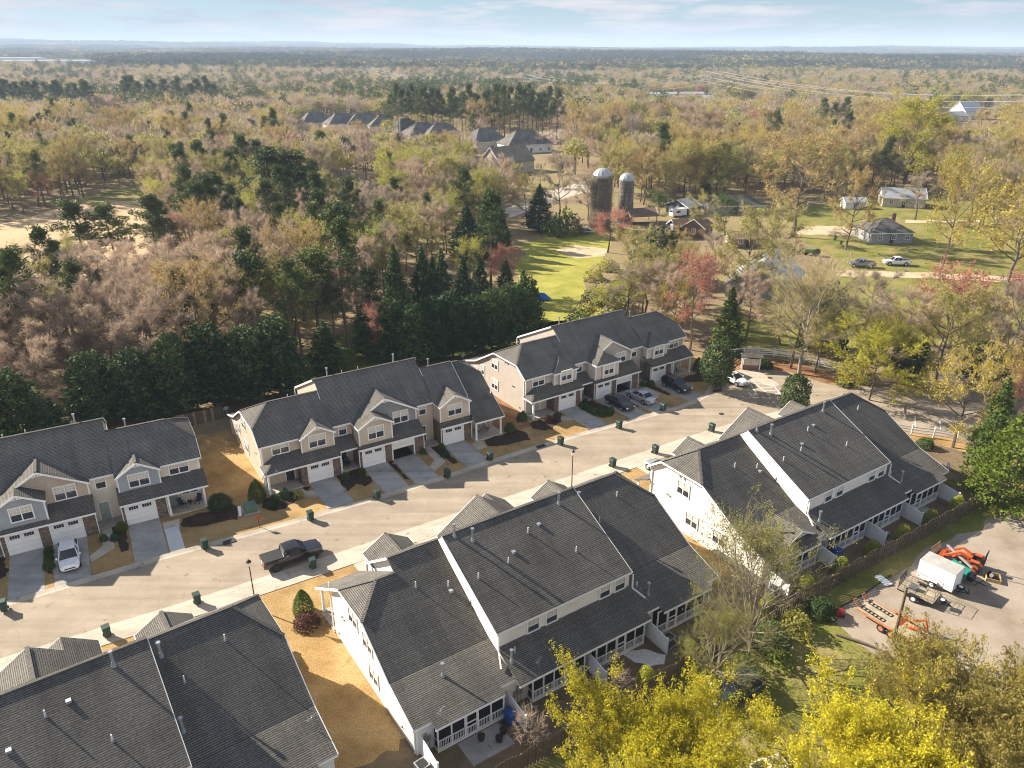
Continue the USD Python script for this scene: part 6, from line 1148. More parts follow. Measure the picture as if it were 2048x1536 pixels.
p = at(1168, 467); T = thing('trampoline', 'round dark trampoline with a net at the foot of the silos', 'trampoline', (p[0], p[1], 0)); obj('bed', MB().cyl((0, 0, .85), (0, 0, .9), 2.1, n=24), M['plastic_black'], T); obj('rim', trimesh.creation.torus(2.15, .1, major_sections=24, minor_sections=6).apply_translation([0, 0, .9]), M['galvanised'], T)
for k in range(8): a = k * math.pi / 4; obj('net_pole', MB().bar((2.15 * math.cos(a), 2.15 * math.sin(a), 0), (2.15 * math.cos(a), 2.15 * math.sin(a), 2.6), .05), M['galvanised'], T)
mat('tarp_blue', (.01, .10, .42), .5, .2, 1.5); rngt = np.random.default_rng(5); gx_, gy_ = np.meshgrid(np.linspace(-1.6, 1.6, 12), np.linspace(-1.2, 1.2, 10), indexing='ij'); hz = np.clip(1 - (gx_ / 1.7) ** 2 - (gy_ / 1.3) ** 2, 0, 1) * 1.0 + meshkit.fbm(np.stack([gx_ * 2, gy_ * 2, gx_ * 0], -1), 3, 2) * .45
v_ = np.stack([gx_, gy_, hz], -1).reshape(-1, 3); i_, j_ = np.meshgrid(np.arange(11), np.arange(9), indexing='ij'); q_ = np.stack([i_ * 10 + j_, (i_ + 1) * 10 + j_, (i_ + 1) * 10 + j_ + 1, i_ * 10 + j_ + 1], -1).reshape(-1, 4); p = at(1083, 598); T = thing('blue_tarp', 'crumpled blue tarpaulin over a heap in the pasture', 'tarp', (p[0], p[1], 0)); obj('sheet', (v_, q_), M['tarp_blue'], T)
# silos
MATS['silo_wall'] = usdkit.material(stage, '/World/Looks/silo_wall', {'at': ('attribute', {'attribute': 'st'}), 'geo': ('geometry', {}), 'mp': ('mapping', {'scale': (1.6, 1.6, .16)}), 'n': ('noise_texture', {'scale': 1.0, 'detail': 6.0, 'roughness': .7}), 'r': ('rgb_ramp', {'ramp': [(.3, (.06, .055, .05)), (.5, (.16, .145, .125)), (.62, (.30, .28, .25)), (.75, (.42, .40, .37))]}),
    'w': ('wave_texture', {'wave_type': 'bands', 'bands_direction': 'z', 'scale': 1.1}), 'b': ('bump', {'strength': .6, 'distance': .05}), 'p': ('principled_bsdf', {'roughness': .95})}, [('geo.position', 'mp.vector'), ('mp.vector', 'n.vector'), ('n.fac', 'r.fac'), ('r.color', 'p.base_color'), ('geo.position', 'w.vector'), ('w.fac', 'b.height'), ('b.normal', 'p.normal')], surface='p.BSDF')
for u, vb, vt, r, lb, vine in ((1202, 462, 337, 2.55, 'concrete silo wrapped in brown vines, left of the pair', 1), (1251, 448, 346, 2.05, 'bare weathered concrete silo with a ribbed metal dome, right of the pair', 0)):
    p = at(u, vb); Ht = height_at(vt, p[1] + 1.5); hb = Ht - r * .95; T = thing('silo', lb, 'silo', (p[0], p[1] + r, 0)); obj('silo_wall', MB().cyl((0, 0, 0), (0, 0, hb), r, n=28), M['silo_wall'], T)
    for z in np.arange(.8, hb, 1.1): obj('hoop', MB().cyl((0, 0, z), (0, 0, z + .06), r + .03, n=24, caps=False), M['iron'], T)
    dm = MB(); n = 28
    prof = [(r * 1.04 * math.cos(t), hb + r * .95 * math.sin(t)) for t in np.linspace(0, math.pi / 2, 7)]
    for (ra, za), (rb, zb) in zip(prof[:-1], prof[1:]):
        for k in range(n):
            a, b = k * 2 * math.pi / n, (k + 1) * 2 * math.pi / n; m_ = 1.0 - .035 * (k % 2); f = 1.0 - .035 * ((k + 1) % 2)
            dm.poly([(ra * m_ * math.cos(a), ra * m_ * math.sin(a), za), (ra * f * math.cos(b), ra * f * math.sin(b), za), (rb * f * math.cos(b), rb * f * math.sin(b), zb), (rb * m_ * math.cos(a), rb * m_ * math.sin(a), zb)])
    obj('dome', dm, M['roof_metal'], T)
    rv = np.random.default_rng(9 + vine); n = 9000 if vine else 900; az = rv.uniform(0, 6.283, n); z = rv.uniform(0, 1, n) ** (.9 if vine else .9) * (hb * 1.05 if vine else hb * .5)
    dens = np.cos(az - 3.9) if vine else np.cos(az - 4.2); keep = rv.random(n) < np.clip(.75 + .5 * dens, .15, 1); az, z = az[keep], z[keep]; q_ = np.stack([np.cos(az) * r, np.sin(az) * r, z], 1); d_ = unit(np.stack([np.cos(az), np.sin(az), rv.normal(0, .7, len(az))], 1) + rv.normal(0, .7, (len(az), 3)))
    obj('vines', tris(q_, d_, rv.uniform(.4, 1.5 if vine else .8, len(az)), .09, rv), M['twig_grey'], T)
p = at(1165, 455); ptree('baregrey', 1150, 468, 440, 40, 'thicket at the left foot of the vine-clad silo')
# pylons and lines
mat('pylon_steel', (.46, .45, .43), .5, .1, metallic=.3)
def pylon(u, y, vt, lb, scale=1.0):
    x = (u - 1024) / FPX * (y * math.cos(PITCH) + CAM_H * math.sin(PITCH)); H = height_at(vt, y); zg = float(terrain_z(x, y)); T = thing('power_pylon', lb, 'pylon', (x, y, zg), R(-12)); H = H - zg
    for s in (-1, 1):
        for t in (-1, 1): obj('leg', MB().bar((s * 3.6, t * 3.6, 0), (s * .9, t * .9, H * .72), .34).bar((s * .9, t * .9, H * .72), (s * .25, t * .25, H), .26), M['pylon_steel'], T)
    for k in range(7):
        z0, z1 = H * .72 * k / 7, H * .72 * (k + 1) / 7; a0, a1 = 3.6 - 2.7 * k / 7, 3.6 - 2.7 * (k + 1) / 7; m = MB()
        for (ax, ay), (bx, by) in (((-1, -1), (1, -1)), ((1, -1), (1, 1)), ((1, 1), (-1, 1)), ((-1, 1), (-1, -1))): m.bar((ax * a0, ay * a0, z0), (bx * a1, by * a1, z1), .16).bar((bx * a0, by * a0, z0), (ax * a1, ay * a1, z1), .16).bar((ax * a1, ay * a1, z1), (bx * a1, by * a1, z1), .16)
        obj('bracing', m, M['pylon_steel'], T)
    tips = []
    for z, wd in ((.70, 9.0), (.82, 7.5), (.94, 6.0)):
        for s in (-1, 1): obj('cross_arm', MB().bar((s * .5, 0, H * z), (s * wd, 0, H * z + .3), .3).bar((s * .5, 0, H * z + 2.0), (s * wd, 0, H * z + .3), .24), M['pylon_steel'], T); tips.append((s * wd, H * z - 1.5))
    c, s_ = math.cos(R(-12)), math.sin(R(-12)); return [(x + c * a, y + s_ * a, zg + z) for a, z in tips]
PY = [pylon(2420, 430, 150, 'steel lattice pylon just outside the right picture edge'), pylon(1420, 690, 134, 'tall steel lattice pylon, the largest in view'), pylon(1063, 860, 143, 'steel lattice pylon behind the pine row'), pylon(736, 1150, 131, 'faint far lattice pylon, leftmost')]
for k, (A, B) in enumerate(zip(PY[:-1], PY[1:])):
    T = thing('power_line', ('span of power lines from the big pylon to the right edge', 'span of power lines between the big pylon and the pine row', 'faint far span of power lines at the left')[k], 'power line')
    for a, b in zip(A, B):
        a, b = np.array(a), np.array(b); m = MB(); P = [a + (b - a) * t - [0, 0, (9 if k else 12) * 4 * t * (1 - t)] for t in np.linspace(0, 1, 15)]
        for p0, p1 in zip(P[:-1], P[1:]): m.cyl(p0, p1, (.12, .08, .05)[k], n=4, caps=False)
        obj('wire', m, M['pylon_steel'], T)

ORD = ('first', 'second', 'third', 'fourth', 'fifth', 'sixth', 'seventh', 'eighth', 'ninth', 'tenth', 'eleventh', 'twelfth', 'thirteenth', 'fourteenth', 'fifteenth', 'sixteenth', 'seventeenth', 'eighteenth', 'nineteenth', 'twentieth', 'twenty-first', 'twenty-second', 'twenty-third', 'twenty-fourth', 'twenty-fifth', 'twenty-sixth', 'twenty-seventh', 'twenty-eighth', 'twenty-ninth', 'thirtieth')
def row_of(kind, L, where, G):
    for k, q in enumerate(sorted(L)): ptree(kind, *q, f'{where}, {ORD[k]} from the left', G)
# ------------------------------------------------------------------ trees one by one
G = 'row of dark cypresses behind the tan and greige townhouses'
row_of('leyland', ((748, 712, 610, 78), (790, 722, 596, 82), (832, 726, 606, 78), (870, 720, 592, 80), (906, 712, 578, 78), (946, 704, 588, 72), (984, 697, 578, 74), (1020, 690, 566, 70), (1052, 684, 548, 66)), 'in the row behind the tan row', G)
for u, vb, vt, w, lb in ((38, 884, 738, 120, 'at the left picture edge'), (-40, 900, 740, 130, 'cut by the left picture edge'), (100, 890, 800, 90, 'low one behind the far left ridge')): ptree('leyland', u, vb, vt, w, lb)
G = 'dark cypresses behind the far left townhouse row'
row_of('leyland', ((205, 846, 700, 108), (285, 842, 694, 104), (365, 826, 668, 104), (430, 812, 644, 112), (505, 800, 650, 112), (562, 786, 632, 112)), 'in the clump behind the left rows', G)
ptree('cedargreen', 655, 745, 640, 84, 'standing alone behind the tan row')
G = 'tall cone-shaped cedars behind the cypress row'
row_of('cedar', ((795, 640, 487, 64), (848, 625, 487, 64), (886, 622, 496, 58), (928, 612, 510, 48), (960, 600, 508, 48), (1012, 605, 514, 46), (1046, 640, 538, 46)), 'tall one rising behind the cypress row', G)
for u, vb, vt, w, lb in ((935, 520, 408, 84, 'biggest of the clump left of the pasture'), (975, 510, 402, 64, 'left of the pasture, second in the clump'), (1002, 500, 416, 44, 'slim one at the pasture corner'), (1078, 462, 368, 62, 'alone at the top of the pasture')): ptree('cedar', u, vb, vt, w, lb)
G = 'open pines at the edge of the fairway'
row_of('pine', ((186, 575, 404, 116), (245, 570, 408, 96), (322, 545, 390, 96), (340, 548, 402, 80)), 'standing against the tan fairway', G)
for u, vb, vt, w, lb in ((405, 515, 364, 84, 'right of the fairway, left of two'), (438, 500, 352, 92, 'right of the fairway, right of two'), (545, 470, 300, 120, 'big one in the left wood, left half of a pair'), (604, 470, 302, 130, 'big one in the left wood, right half of a pair'), (465, 420, 300, 90, 'dark one left of the big pair')): ptree('pine', u, vb, vt, w, lb)
for u, vb, vt, w, lb in ((372, 700, 542, 116, 'rising out of the bare pinkish trees'), (100, 690, 560, 116, 'at the left, above the bare trees'), (152, 690, 556, 96, 'next to the bare trees at the left'), (510, 690, 512, 130, 'above the left cypress clump'), (470, 600, 470, 90, 'half way up the left wood'), (640, 690, 504, 120, 'left of the tall cedars'), (575, 640, 520, 110, 'behind the left cypress clump'), (690, 590, 412, 120, 'left of the tan roofed house'), (370, 560, 488, 70, 'small one below the fairway')): ptree('pinelow', u, vb, vt, w, lb)
G = 'bare pinkish trees behind the far left townhouse row'
row_of('bare', ((320, 740, 560, 170), (215, 690, 520, 180), (440, 690, 520, 150), (60, 800, 620, 170), (140, 780, 600, 150), (-20, 760, 590, 160), (300, 800, 600, 160), (380, 640, 490, 140), (20, 700, 560, 150), (500, 580, 470, 130), (180, 800, 640, 120), (250, 620, 500, 150), (95, 850, 700, 110), (-50, 860, 660, 150), (330, 640, 505, 130)), 'in the thicket behind the far left row', G)
for k, u, vb, vt, w, lb in (('red', 1000, 590, 502, 62, 'beside the pasture, behind the cedars'), ('red', 1380, 700, 530, 88, 'bright one behind the greige row'), ('red', 1898, 720, 560, 120, 'on the farm lawn right of the bare street tree'), ('red', 2030, 740, 575, 120, 'at the right picture edge'), ('red', 1215, 505, 430, 70, 'at the foot of the silos'),
    ('streetbare', 1598, 748, 540, 190, 'by the mailbox kiosk'), ('roundlime', 1738, 800, 668, 190, 'right of the parking court'), ('gold', 1905, 895, 728, 150, 'thin one below the parking bays'), ('spruce', 2010, 1005, 812, 170, 'at the end of the wooden fence'), ('arborvitae', 1968, 940, 752, 76, 'left of the broad light green conifer'), ('green', 1955, 925, 860, 60, 'small one at the alley end'),
    ('gold', 2012, 590, 404, 210, 'big one at the right picture edge'), ('brightlime', 1808, 384, 216, 136, 'tallest bright one beyond the farm'), ('gold', 1808, 376, 232, 110, 'tucked beside the tallest bright one'), ('orange', 1586, 474, 292, 200, 'spreading one over the farm yard'), ('bud', 1432, 408, 294, 140, 'olive one beyond the silos'), ('lime', 1420, 404, 300, 110, 'olive one beyond the silos, left half'), ('orange', 1692, 500, 358, 100, 'thin one left of the grey farm house'), ('gold', 1880, 548, 350, 110, 'leaning one behind the white pickup'),
    ('bud', 1532, 600, 430, 130, 'left of the big pale grey roof'), ('bud', 1478, 620, 452, 130, 'above the red maple'), ('bigdark', 1310, 560, 462, 116, 'below the farm sheds'), ('magnolia', 1430, 780, 688, 66, 'on the corner lawn by the parked white sedan'), ('magnolia', 1583, 836, 750, 56, 'at the near kerb above the right ridge'), ('cedargreen', 1452, 700, 572, 66, 'behind the mailbox kiosk'), ('baregrey', 1740, 680, 560, 120, 'on the farm lawn behind the round tree'), ('bare', 1800, 760, 600, 130, 'right behind the round yellow-green tree'),
    ('magnolia', 1812, 770, 680, 70, 'dark one right of the round yellow-green tree'), ('magnolia', 1960, 770, 690, 90, 'dark one beyond the second rail fence'), ('bigdark', 1640, 700, 570, 90, 'dark one behind the bare street tree'), ('pine', 1316, 392, 250, 62, 'alone right of the silos'), ('bud', 1290, 640, 520, 110, 'behind the greige row'), ('bare', 1320, 660, 540, 110, 'left of the red maple'), ('baregrey', 1250, 640, 540, 100, 'above the greige ridge'), ('lime', 1210, 640, 575, 70, 'low one above the greige ridge'),
    ('orange', 1340, 560, 470, 90, 'right of the dark evergreen'), ('green', 1318, 428, 388, 60, 'beside the camper'), ('green', 1448, 460, 400, 50, 'between the brown shed and the ranch house'), ('bud', 1400, 470, 395, 60, 'behind the brown shed'), ('bloom', 1122, 296, 266, 50, 'right of the far grey hip roof'), ('bloom', 1090, 302, 272, 40, 'nearer the far grey hip roof'), ('lime', 1222, 300, 262, 34, 'at the far road junction'), ('bare', 1395, 330, 220, 110, 'round one beyond the far road'), ('gold', 2030, 830, 700, 90, 'above the broad light green conifer'), ('red', 2045, 850, 735, 70, 'right of the narrow conifer'),
    ('baregrey', 1830, 440, 360, 70, 'small one before the tan farm house'), ('bare', 1490, 680, 560, 90, 'bare one behind the kiosk pines'), ('bud', 1560, 690, 600, 90, 'low one behind the rail fence'), ('undergrowth', 1132, 470, 420, 70, 'at the top of the pasture'), ('undergrowth', 1108, 470, 430, 60, 'beside the pasture cedar')): ptree(k, u, vb, vt, w, lb)
# near trees
for k, (u, v, h) in enumerate(((1186, 560, 2.2), (1192, 600, 2.6), (1178, 630, 2.4), (1160, 655, 2.8), (1215, 540, 2.4), (1225, 610, 3.0), (1210, 655, 3.2), (1245, 580, 2.6))): tree(('scrub', 'undergrowth')[k % 2], at(u, v), h, h * 1.1, f'{("pale tan", "bright green")[k % 2]} scrub bush at the right edge of the pasture, {ORD[k]} from the top', 'scrub at the right edge of the pasture')
tree('wispy', at(1500, 1312), 10.8, 5.6, 'wispy multi-stemmed budding tree before the white gable wall'); tree('wispy', at(1425, 1375), 6.0, 4.0, 'lower wispy budding tree at the fence corner')
tree('nearyellow', (9.2, 31.8), 7.4, 7.0, 'bright yellow leafing tree at the bottom, left of the pair', v=0); tree('nearyellow', (20.6, 31.4), 7.4, 7.3, 'bright yellow leafing tree at the bottom, right of the pair', v=1)
for k, (x, y, H, r) in enumerate(((26.6, 36.8, 8.4, 4.0), (31.6, 34.4, 8.8, 4.6), (37.0, 37.0, 8.8, 4.6), (27.4, 31.4, 8.4, 4.4), (35.0, 31.0, 9.4, 5.0), (42.5, 41.5, 9.0, 4.2))): tree('oldcedar', (x, y), H, r, 'feathery olive-brown cedar of the clump ' + ('nearest the log', 'in the middle front', 'under the gravel lot edge', 'beside the yellow tree', 'at the bottom right corner', 'at the right picture edge')[k], v=k % 2)
# shrubs
tree('cone', at(515, 1000), 2.6, 1.0, 'clipped cone-shaped green shrub at the left porch of the tan row'); tree('cone', at(608, 1226), 2.5, .95, 'clipped cone-shaped green shrub at the corner of the middle row'); tree('rustshrub', at(613, 1250), 1.1, 1.2, 'low red-brown shrub before the cone shrub'); tree('darkshrub', at(440, 1015), 1.6, 1.3, 'loose green shrub right of the blue porch chairs')
shr = [('box', 'B2', 10.3, -2.6, .75), ('box', 'B2', 20.7, -2.2, .8), ('darkshrub', 'B2', 20.2, -4.0, .9), ('box', 'B2', 18.3, -2.0, .7), ('box', 'B2', 30.3, -2.4, 1.2), ('darkshrub', 'B2', 1.2, -2.9, 1.0), ('darkshrub', 'B2', .0, -3.4, .9), ('scrub', 'B2', 2.5, -3.9, 1.0), ('darkshrub', 'B2', -.6, -4.4, .8), ('darkshrub', 'B2', 8.2, -2.8, .8), ('box', 'B1', 20.6, -2.1, 1.0), ('darkshrub', 'B1', 18.9, -3.2, .7), ('darkshrub', 'B1', 19.8, -3.6, .7), ('box', 'B1', 14.1, -3.0, .8), ('box', 'B1', 14.1, -4.3, .8), ('box', 'B1', 14.1, -5.6, .9), ('cone', 'B3', 30.4, -2.2, 2.2), ('box', 'B3', 20.6, -2.4, .9), ('box', 'B3', 19.5, -1.8, .9), ('darkshrub', 'B3', -1.2, -1.0, 1.2), ('rustshrub', 'B3', 1.4, -3.4, .9), ('rustshrub', 'B3', 2.4, -3.9, .8), ('darkshrub', 'B3', 3.0, -3.0, .8), ('box', 'B3', 7.7, -3.0, .9), ('box', 'B3', 7.8, -4.0, .9), ('box', 'B3', 7.9, -5.0, .9), ('box', 'B3', 8.3, -6.0, 1.0), ('box', 'B3', 9.2, -6.2, 1.0), ('box', 'B3', 9.9, -5.9, .9), ('rustshrub', 'B3', 9.0, -3.2, .9), ('darkshrub', 'B3', 8.6, -2.0, .9), ('box', 'B3', 24.6, -2.6, .8)]
rows_ = {'B1': 'far left row', 'B2': 'tan row', 'B3': 'greige row'}
spots_ = lambda x: 'left porch' if x < 4 else 'second entry' if x < 11 else 'paired drives' if x < 18 else 'third entry' if x < 22 else 'last drive' if x < 26 else 'right porch'
for k, row, x, y, h in shr: lb = f'{DESC[k][1]} at the {spots_(x)} of the {rows_[row]}'; tree(k, loc2w(row, x, y), h, h * (.62 if k != 'cone' else .4), lb, lb)
for i in range(5, len(FP) - 2, 2):
    d = FP[i + 1] - FP[i]; d /= np.linalg.norm(d); q_ = FP[i] + np.array([-d[1], d[0]]) * .75; tree('fencebush', q_, 2.15, .85, 'clipped yellow-green bush peeping over the wooden fence', 'clipped bushes along the wooden fence')
for (u, v, h, r, lb) in ((1055, 1490, 2.6, 1.2, 'behind the near patio'), (1230, 1392, 2.2, 1.2, 'behind the second screened porch')): tree('bareshrub', at(u, v), h, r, 'bare twiggy shrub ' + lb)
for k, (u, v, h, r) in enumerate(((1540, 1290, 2.4, 2.4), (1590, 1262, 2.2, 2.2), (1490, 1350, 2.2, 2.2), (1640, 1228, 1.8, 1.8), (1420, 1395, 2.0, 2.0), (1560, 1330, 1.6, 1.8))): tree(('darkshrub', 'scrub', 'undergrowth')[k % 3], at(u, v), h * .8, r * .7, 'low undergrowth along the wooden fence by the wispy trees, ' + ORD[k] + '', 'dark undergrowth along the wooden fence')
for u, v, h, lb in ((1745, 865, 1.5, 'left of the far rail fence'), (1800, 885, 1.3, 'before the far rail fence'), (1850, 895, 1.2, 'right of the far rail fence'), (1530, 735, 1.3, 'behind the mailbox kiosk'), (1475, 712, 1.3, 'left of the mailbox kiosk'), (1690, 772, 1.2, 'inside the rail fence')): tree('darkshrub', at(u, v), h, h * .9, 'low dark green shrub ' + lb)

# ------------------------------------------------------------------ the woods: trees one by one, then far masses
from shapely.prepared import prep
KEEP_OUT = [Polygon(q) for q in (
    [(775, 600), (1075, 590), (1075, 720), (775, 740)], [(150, 560), (370, 535), (370, 640), (150, 660)], [(900, 500), (1020, 480), (1020, 560), (900, 570)],
    [(-300, 2000), (-300, 800), (330, 770), (640, 720), (900, 730), (1040, 690), (1260, 640), (1400, 720), (1520, 735), (1700, 770), (2300, 820), (2300, 2000)],   # the estate
    [(-300, 650), (-300, 455), (40, 432), (175, 398), (190, 370), (330, 368), (340, 395), (300, 440), (345, 530), (330, 590), (200, 640)], [(1030, 455), (1240, 440), (1250, 540), (1190, 690), (1075, 720), (1000, 600), (1010, 500)],   # fairway, pasture
    [(1180, 400), (1300, 420), (1420, 400), (1540, 395), (1650, 400), (1860, 372), (1900, 440), (2048, 520), (2300, 560), (2300, 660), (1900, 700), (1420, 740), (1400, 640), (1440, 560), (1280, 600), (1180, 520)],   # farm
    [(1185, 296), (1340, 296), (1370, 345), (1250, 360), (1180, 350)], [(1000, 440), (1000, 400), (1100, 370), (1200, 350), (1200, 430), (1080, 450)], [(980, 275), (1140, 268), (1150, 330), (1110, 370), (960, 372), (940, 320)], [(810, 258), (910, 258), (920, 300), (800, 300)], [(610, 236), (790, 240), (790, 280), (610, 276)], [(670, 372), (760, 372), (770, 430), (660, 430)], [(1870, 215), (1995, 215), (2010, 285), (1860, 285)], [(185, 222), (255, 222), (262, 268), (180, 268)], [(1240, 245), (1430, 255), (1450, 285), (1230, 285)], [(1465, 200), (1520, 200), (1525, 240), (1470, 245)], [(790, 268), (1110, 260), (1110, 282), (790, 290)], [(1290, 190), (1430, 190), (1430, 222), (1290, 222)])]
KEEP_OUT = [prep(k.buffer(0)) for k in KEEP_OUT]
LOW_ZONE = [prep(Polygon(q)) for q in ([(590, 240), (930, 244), (950, 345), (820, 350), (590, 325)], [(940, 330), (1150, 330), (1130, 430), (940, 430)], [(650, 430), (790, 430), (800, 500), (640, 500)], [(1450, 600), (2300, 600), (2300, 780), (1450, 780)], [(170, 240), (270, 240), (275, 285), (165, 285)], [(1850, 260), (2020, 260), (2030, 310), (1840, 310)], [(1230, 600), (1450, 600), (1450, 760), (1230, 700)])]
def to_px(x, y, z=0.0):
    dz = z - CAM_H; f = y * math.cos(PITCH) - dz * math.sin(PITCH); return 1024 + FPX * x / f, 768 - FPX * (y * math.sin(PITCH) + dz * math.cos(PITCH)) / f
wr = np.random.default_rng(2024); SOLO = {}; FAR = []
NAMES_OF_ZONE = {'left': 'in the wood behind the left townhouse rows', 'fairway': 'in the wood beyond the golf fairway', 'middle': 'in the wood between the townhouses and the far roofs', 'right': 'in the wood around the farm', 'farleft': 'in the far left woods', 'farmid': 'in the far woods behind the pine row', 'farright': 'in the far woods under the power lines'}
def mixture(u, v, y, nz, n2):
    if u < 560: zn = 'left' if y < 165 else 'fairway' if y < 330 else 'farleft'
    elif u < 1180: zn = 'left' if y < 140 else 'middle' if y < 330 else 'farmid'
    else: zn = 'right' if y < 330 else 'farright'
    w = dict(bare=.36, baregrey=.14, bud=.22, lime=.07, pine=.08, pinelow=.05, cedar=.02, orange=.04, gold=.0, red=.02, green=.01)
    if zn == 'left': w.update(bare=.5, bud=.1, pinelow=.10, cedar=.03)
    if zn == 'fairway': w.update(bud=.34, lime=.10, bare=.28, pine=.08)
    if zn in ('right', 'farright'): w.update(bare=.16, baregrey=.2, bud=.32, orange=.15, gold=.07, pine=.09, pinelow=.04, lime=.12, red=.05)
    if zn in ('farmid', 'farleft'): w.update(pine=.20, bud=.24, gold=.03, orange=.06)
    if nz > .63: w['pine'] *= 4; w['pinelow'] *= 2
    if nz < .42: w['pine'] *= .25; w['bud'] *= 1.5
    if n2 > .58: w['lime'] *= 2.2; w['bud'] *= 1.6
    k = list(w); p = np.array([w[i] for i in k]); return zn, k[int(wr.choice(len(k), p=p / p.sum()))]
cells = []
y = 84.0
while y < 1500:
    st = 6.6 if y < 200 else 7.2 if y < 450 else 8.6 if y < 900 else 11.0
    for x in np.arange(-.78 * y - 12, .78 * y + 12, st): cells.append((x + wr.uniform(-.45, .45) * st, y + wr.uniform(-.45, .45) * st, st))
    y += st
MARKS = [(*at(u, v)[:2], n) for u, v, n in ((150, 440, 'the tan fairway'), (275, 385, 'the green end of the fairway'), (300, 800, 'the left cypress clump'), (60, 800, 'the cypress at the left edge'), (900, 690, 'the cypress row'), (870, 600, 'the tall cone-shaped cedars'), (575, 470, 'the big pair of pines'), (712, 400, 'the tan-roofed wood house'), (1100, 560, 'the pasture'), (1225, 450, 'the silos'), (1090, 392, 'the pale road strip'), (1035, 346, 'the tan and grey far roof'), (735, 262, 'the roof by the pine row'), (1270, 325, 'the far road junction'), (1150, 690, 'the greige row'), (1380, 690, 'the red maple'), (1590, 590, 'the big pale grey roof'), (1500, 720, 'the mailbox kiosk'), (1780, 487, 'the grey farm house'), (1806, 415, 'the tan farm house'), (1440, 400, 'the ranch house'), (1850, 760, 'the second rail fence'), (2010, 590, 'the big golden oak'), (372, 690, 'the thicket pine'), (640, 680, 'the pine by the cedars'), (1808, 378, 'the tallest bright tree'))]
cells = np.array(cells); CZ = np.where(cells[:, 1] > 400, terrain_z(cells[:, 0], cells[:, 1]), 0.0); NZ = meshkit.fbm(np.stack([cells[:, 0] / 85, cells[:, 1] / 85, cells[:, 0] * 0], -1), 3, 4); N2 = meshkit.fbm(np.stack([cells[:, 0] / 60, cells[:, 1] / 60, cells[:, 0] * 0 + 9], -1), 3, 6)
for (x, y, st), nz, n2, z in zip(cells, NZ, N2, CZ):
    z = float(z)
    if y < 25: continue
    u, v = to_px(x, y); P = Point(u, v)
    if u < -160 or u > 2210 or any(k.contains(P) for k in KEEP_OUT): continue
    zn, k = mixture(u, v, y, nz, n2); Hb = KINDS[k][0][1]; fs = wr.uniform(.62, 1.0); H = Hb * fs * (.86 if y < 200 and k != 'pine' else 1.0); lz = any(q.contains(P) for q in LOW_ZONE)
    if lz:
        H *= .55 if v < 450 else .68
        if k in ('pine', 'pinelow', 'cedar'): k = 'bud'
    nm = DESC[k][0]
    if y < 430 and SOLO.get(nm, 0) < 215:
        SOLO[nm] = SOLO.get(nm, 0) + 1; j = min(range(len(MARKS)), key=lambda i: math.hypot(MARKS[i][0] - x, MARKS[i][1] - y)); mx, my, mn = MARKS[j]
        side = 'behind' if y - my > 6 and abs(x - mx) < (y - my) else 'in front of' if my - y > 6 and abs(x - mx) < my - y else 'left of' if x < mx else 'right of'
        lb = f'{"tall" if fs > .87 else "low" if fs < .72 else "middling"} {DESC[k][1].replace("tall ", "").replace("shorter ", "")} {side} {mn}'; tree(k, (x, y, z), H, None, lb, lb)
    else: FAR.append((k, x, y, z, H))
# the pine row, the pine belts
G = 'tall pines of the row before the far field'
row_of('pine', [(u + wr.uniform(-4, 4), 277 + wr.uniform(-6, 5), 180 + wr.uniform(-12, 10), 34) for u in range(790, 1112, 11)], 'in the row before the far field', G)
G = 'pines of the dark belt at the far left'
row_of('pine', [(u + wr.uniform(-4, 4), 224 + wr.uniform(-5, 5), 160 + wr.uniform(-6, 8), 34) for u in range(-10, 200, 14)], 'in the dark far left belt', G)
row_of('pine', [(u + wr.uniform(-5, 5), 218 + wr.uniform(-4, 6), 160 + wr.uniform(-8, 10), 34) for u in range(255, 440, 16)], 'in the second dark belt', 'pines of the second dark belt')
def low(kind, seed):
    """a light version of a tree kind for the far woods"""
    rng = np.random.default_rng(seed); _, H, Rc, parts = KINDS[kind][0]; out = []
    twm = {'bare': 'twig_pink', 'baregrey': 'twig_grey'}; lfm = {'bud': 'leaf_bud', 'lime': 'leaf_lime', 'pine': 'leaf_pine', 'pinelow': 'leaf_pine', 'cedar': 'leaf_dark', 'orange': 'leaf_orange', 'gold': 'leaf_gold', 'red': 'leaf_red', 'green': 'leaf_green'}
    if kind in ('pine', 'pinelow'):
        C = np.stack([*(rng.normal(0, Rc * .42, (2, 26))), rng.uniform(.5, .98, 26) * H], 1); c = np.repeat(C, 9, 0) + rng.normal(0, .75, (234, 3)); out.append((quads(rng, c, 1.25, aspect=.6), 'leaf_pine')); out.append((tubes([(np.zeros(3), np.array([0, 0, H * .8]), .32, .15)], 4), 'bark_pine')); return out
    d = unit(rng.normal(size=(300, 3))); d[:, 2] = np.abs(d[:, 2]) * 1.1 - .25; r = rng.uniform(.2, 1, 300) ** .4; c = d * r[:, None] * [Rc, Rc, H * .42] + [0, 0, H * .52]
    if kind in twm: out.append((tris(c, unit(d + rng.normal(0, .5, (300, 3)) + [0, 0, .5]), 3.0, .36, rng), twm[kind]))
    else: out.append((tris(c[:120], unit(d[:120] + [0, 0, .5]), 2.6, .3, rng), 'twig_tan')); out.append((quads(rng, c, 1.15, aspect=.75), lfm[kind]))
    out.append((tubes([(np.zeros(3), np.array([0, 0, H * .55]), .3, .12)], 4), 'bark')); return out
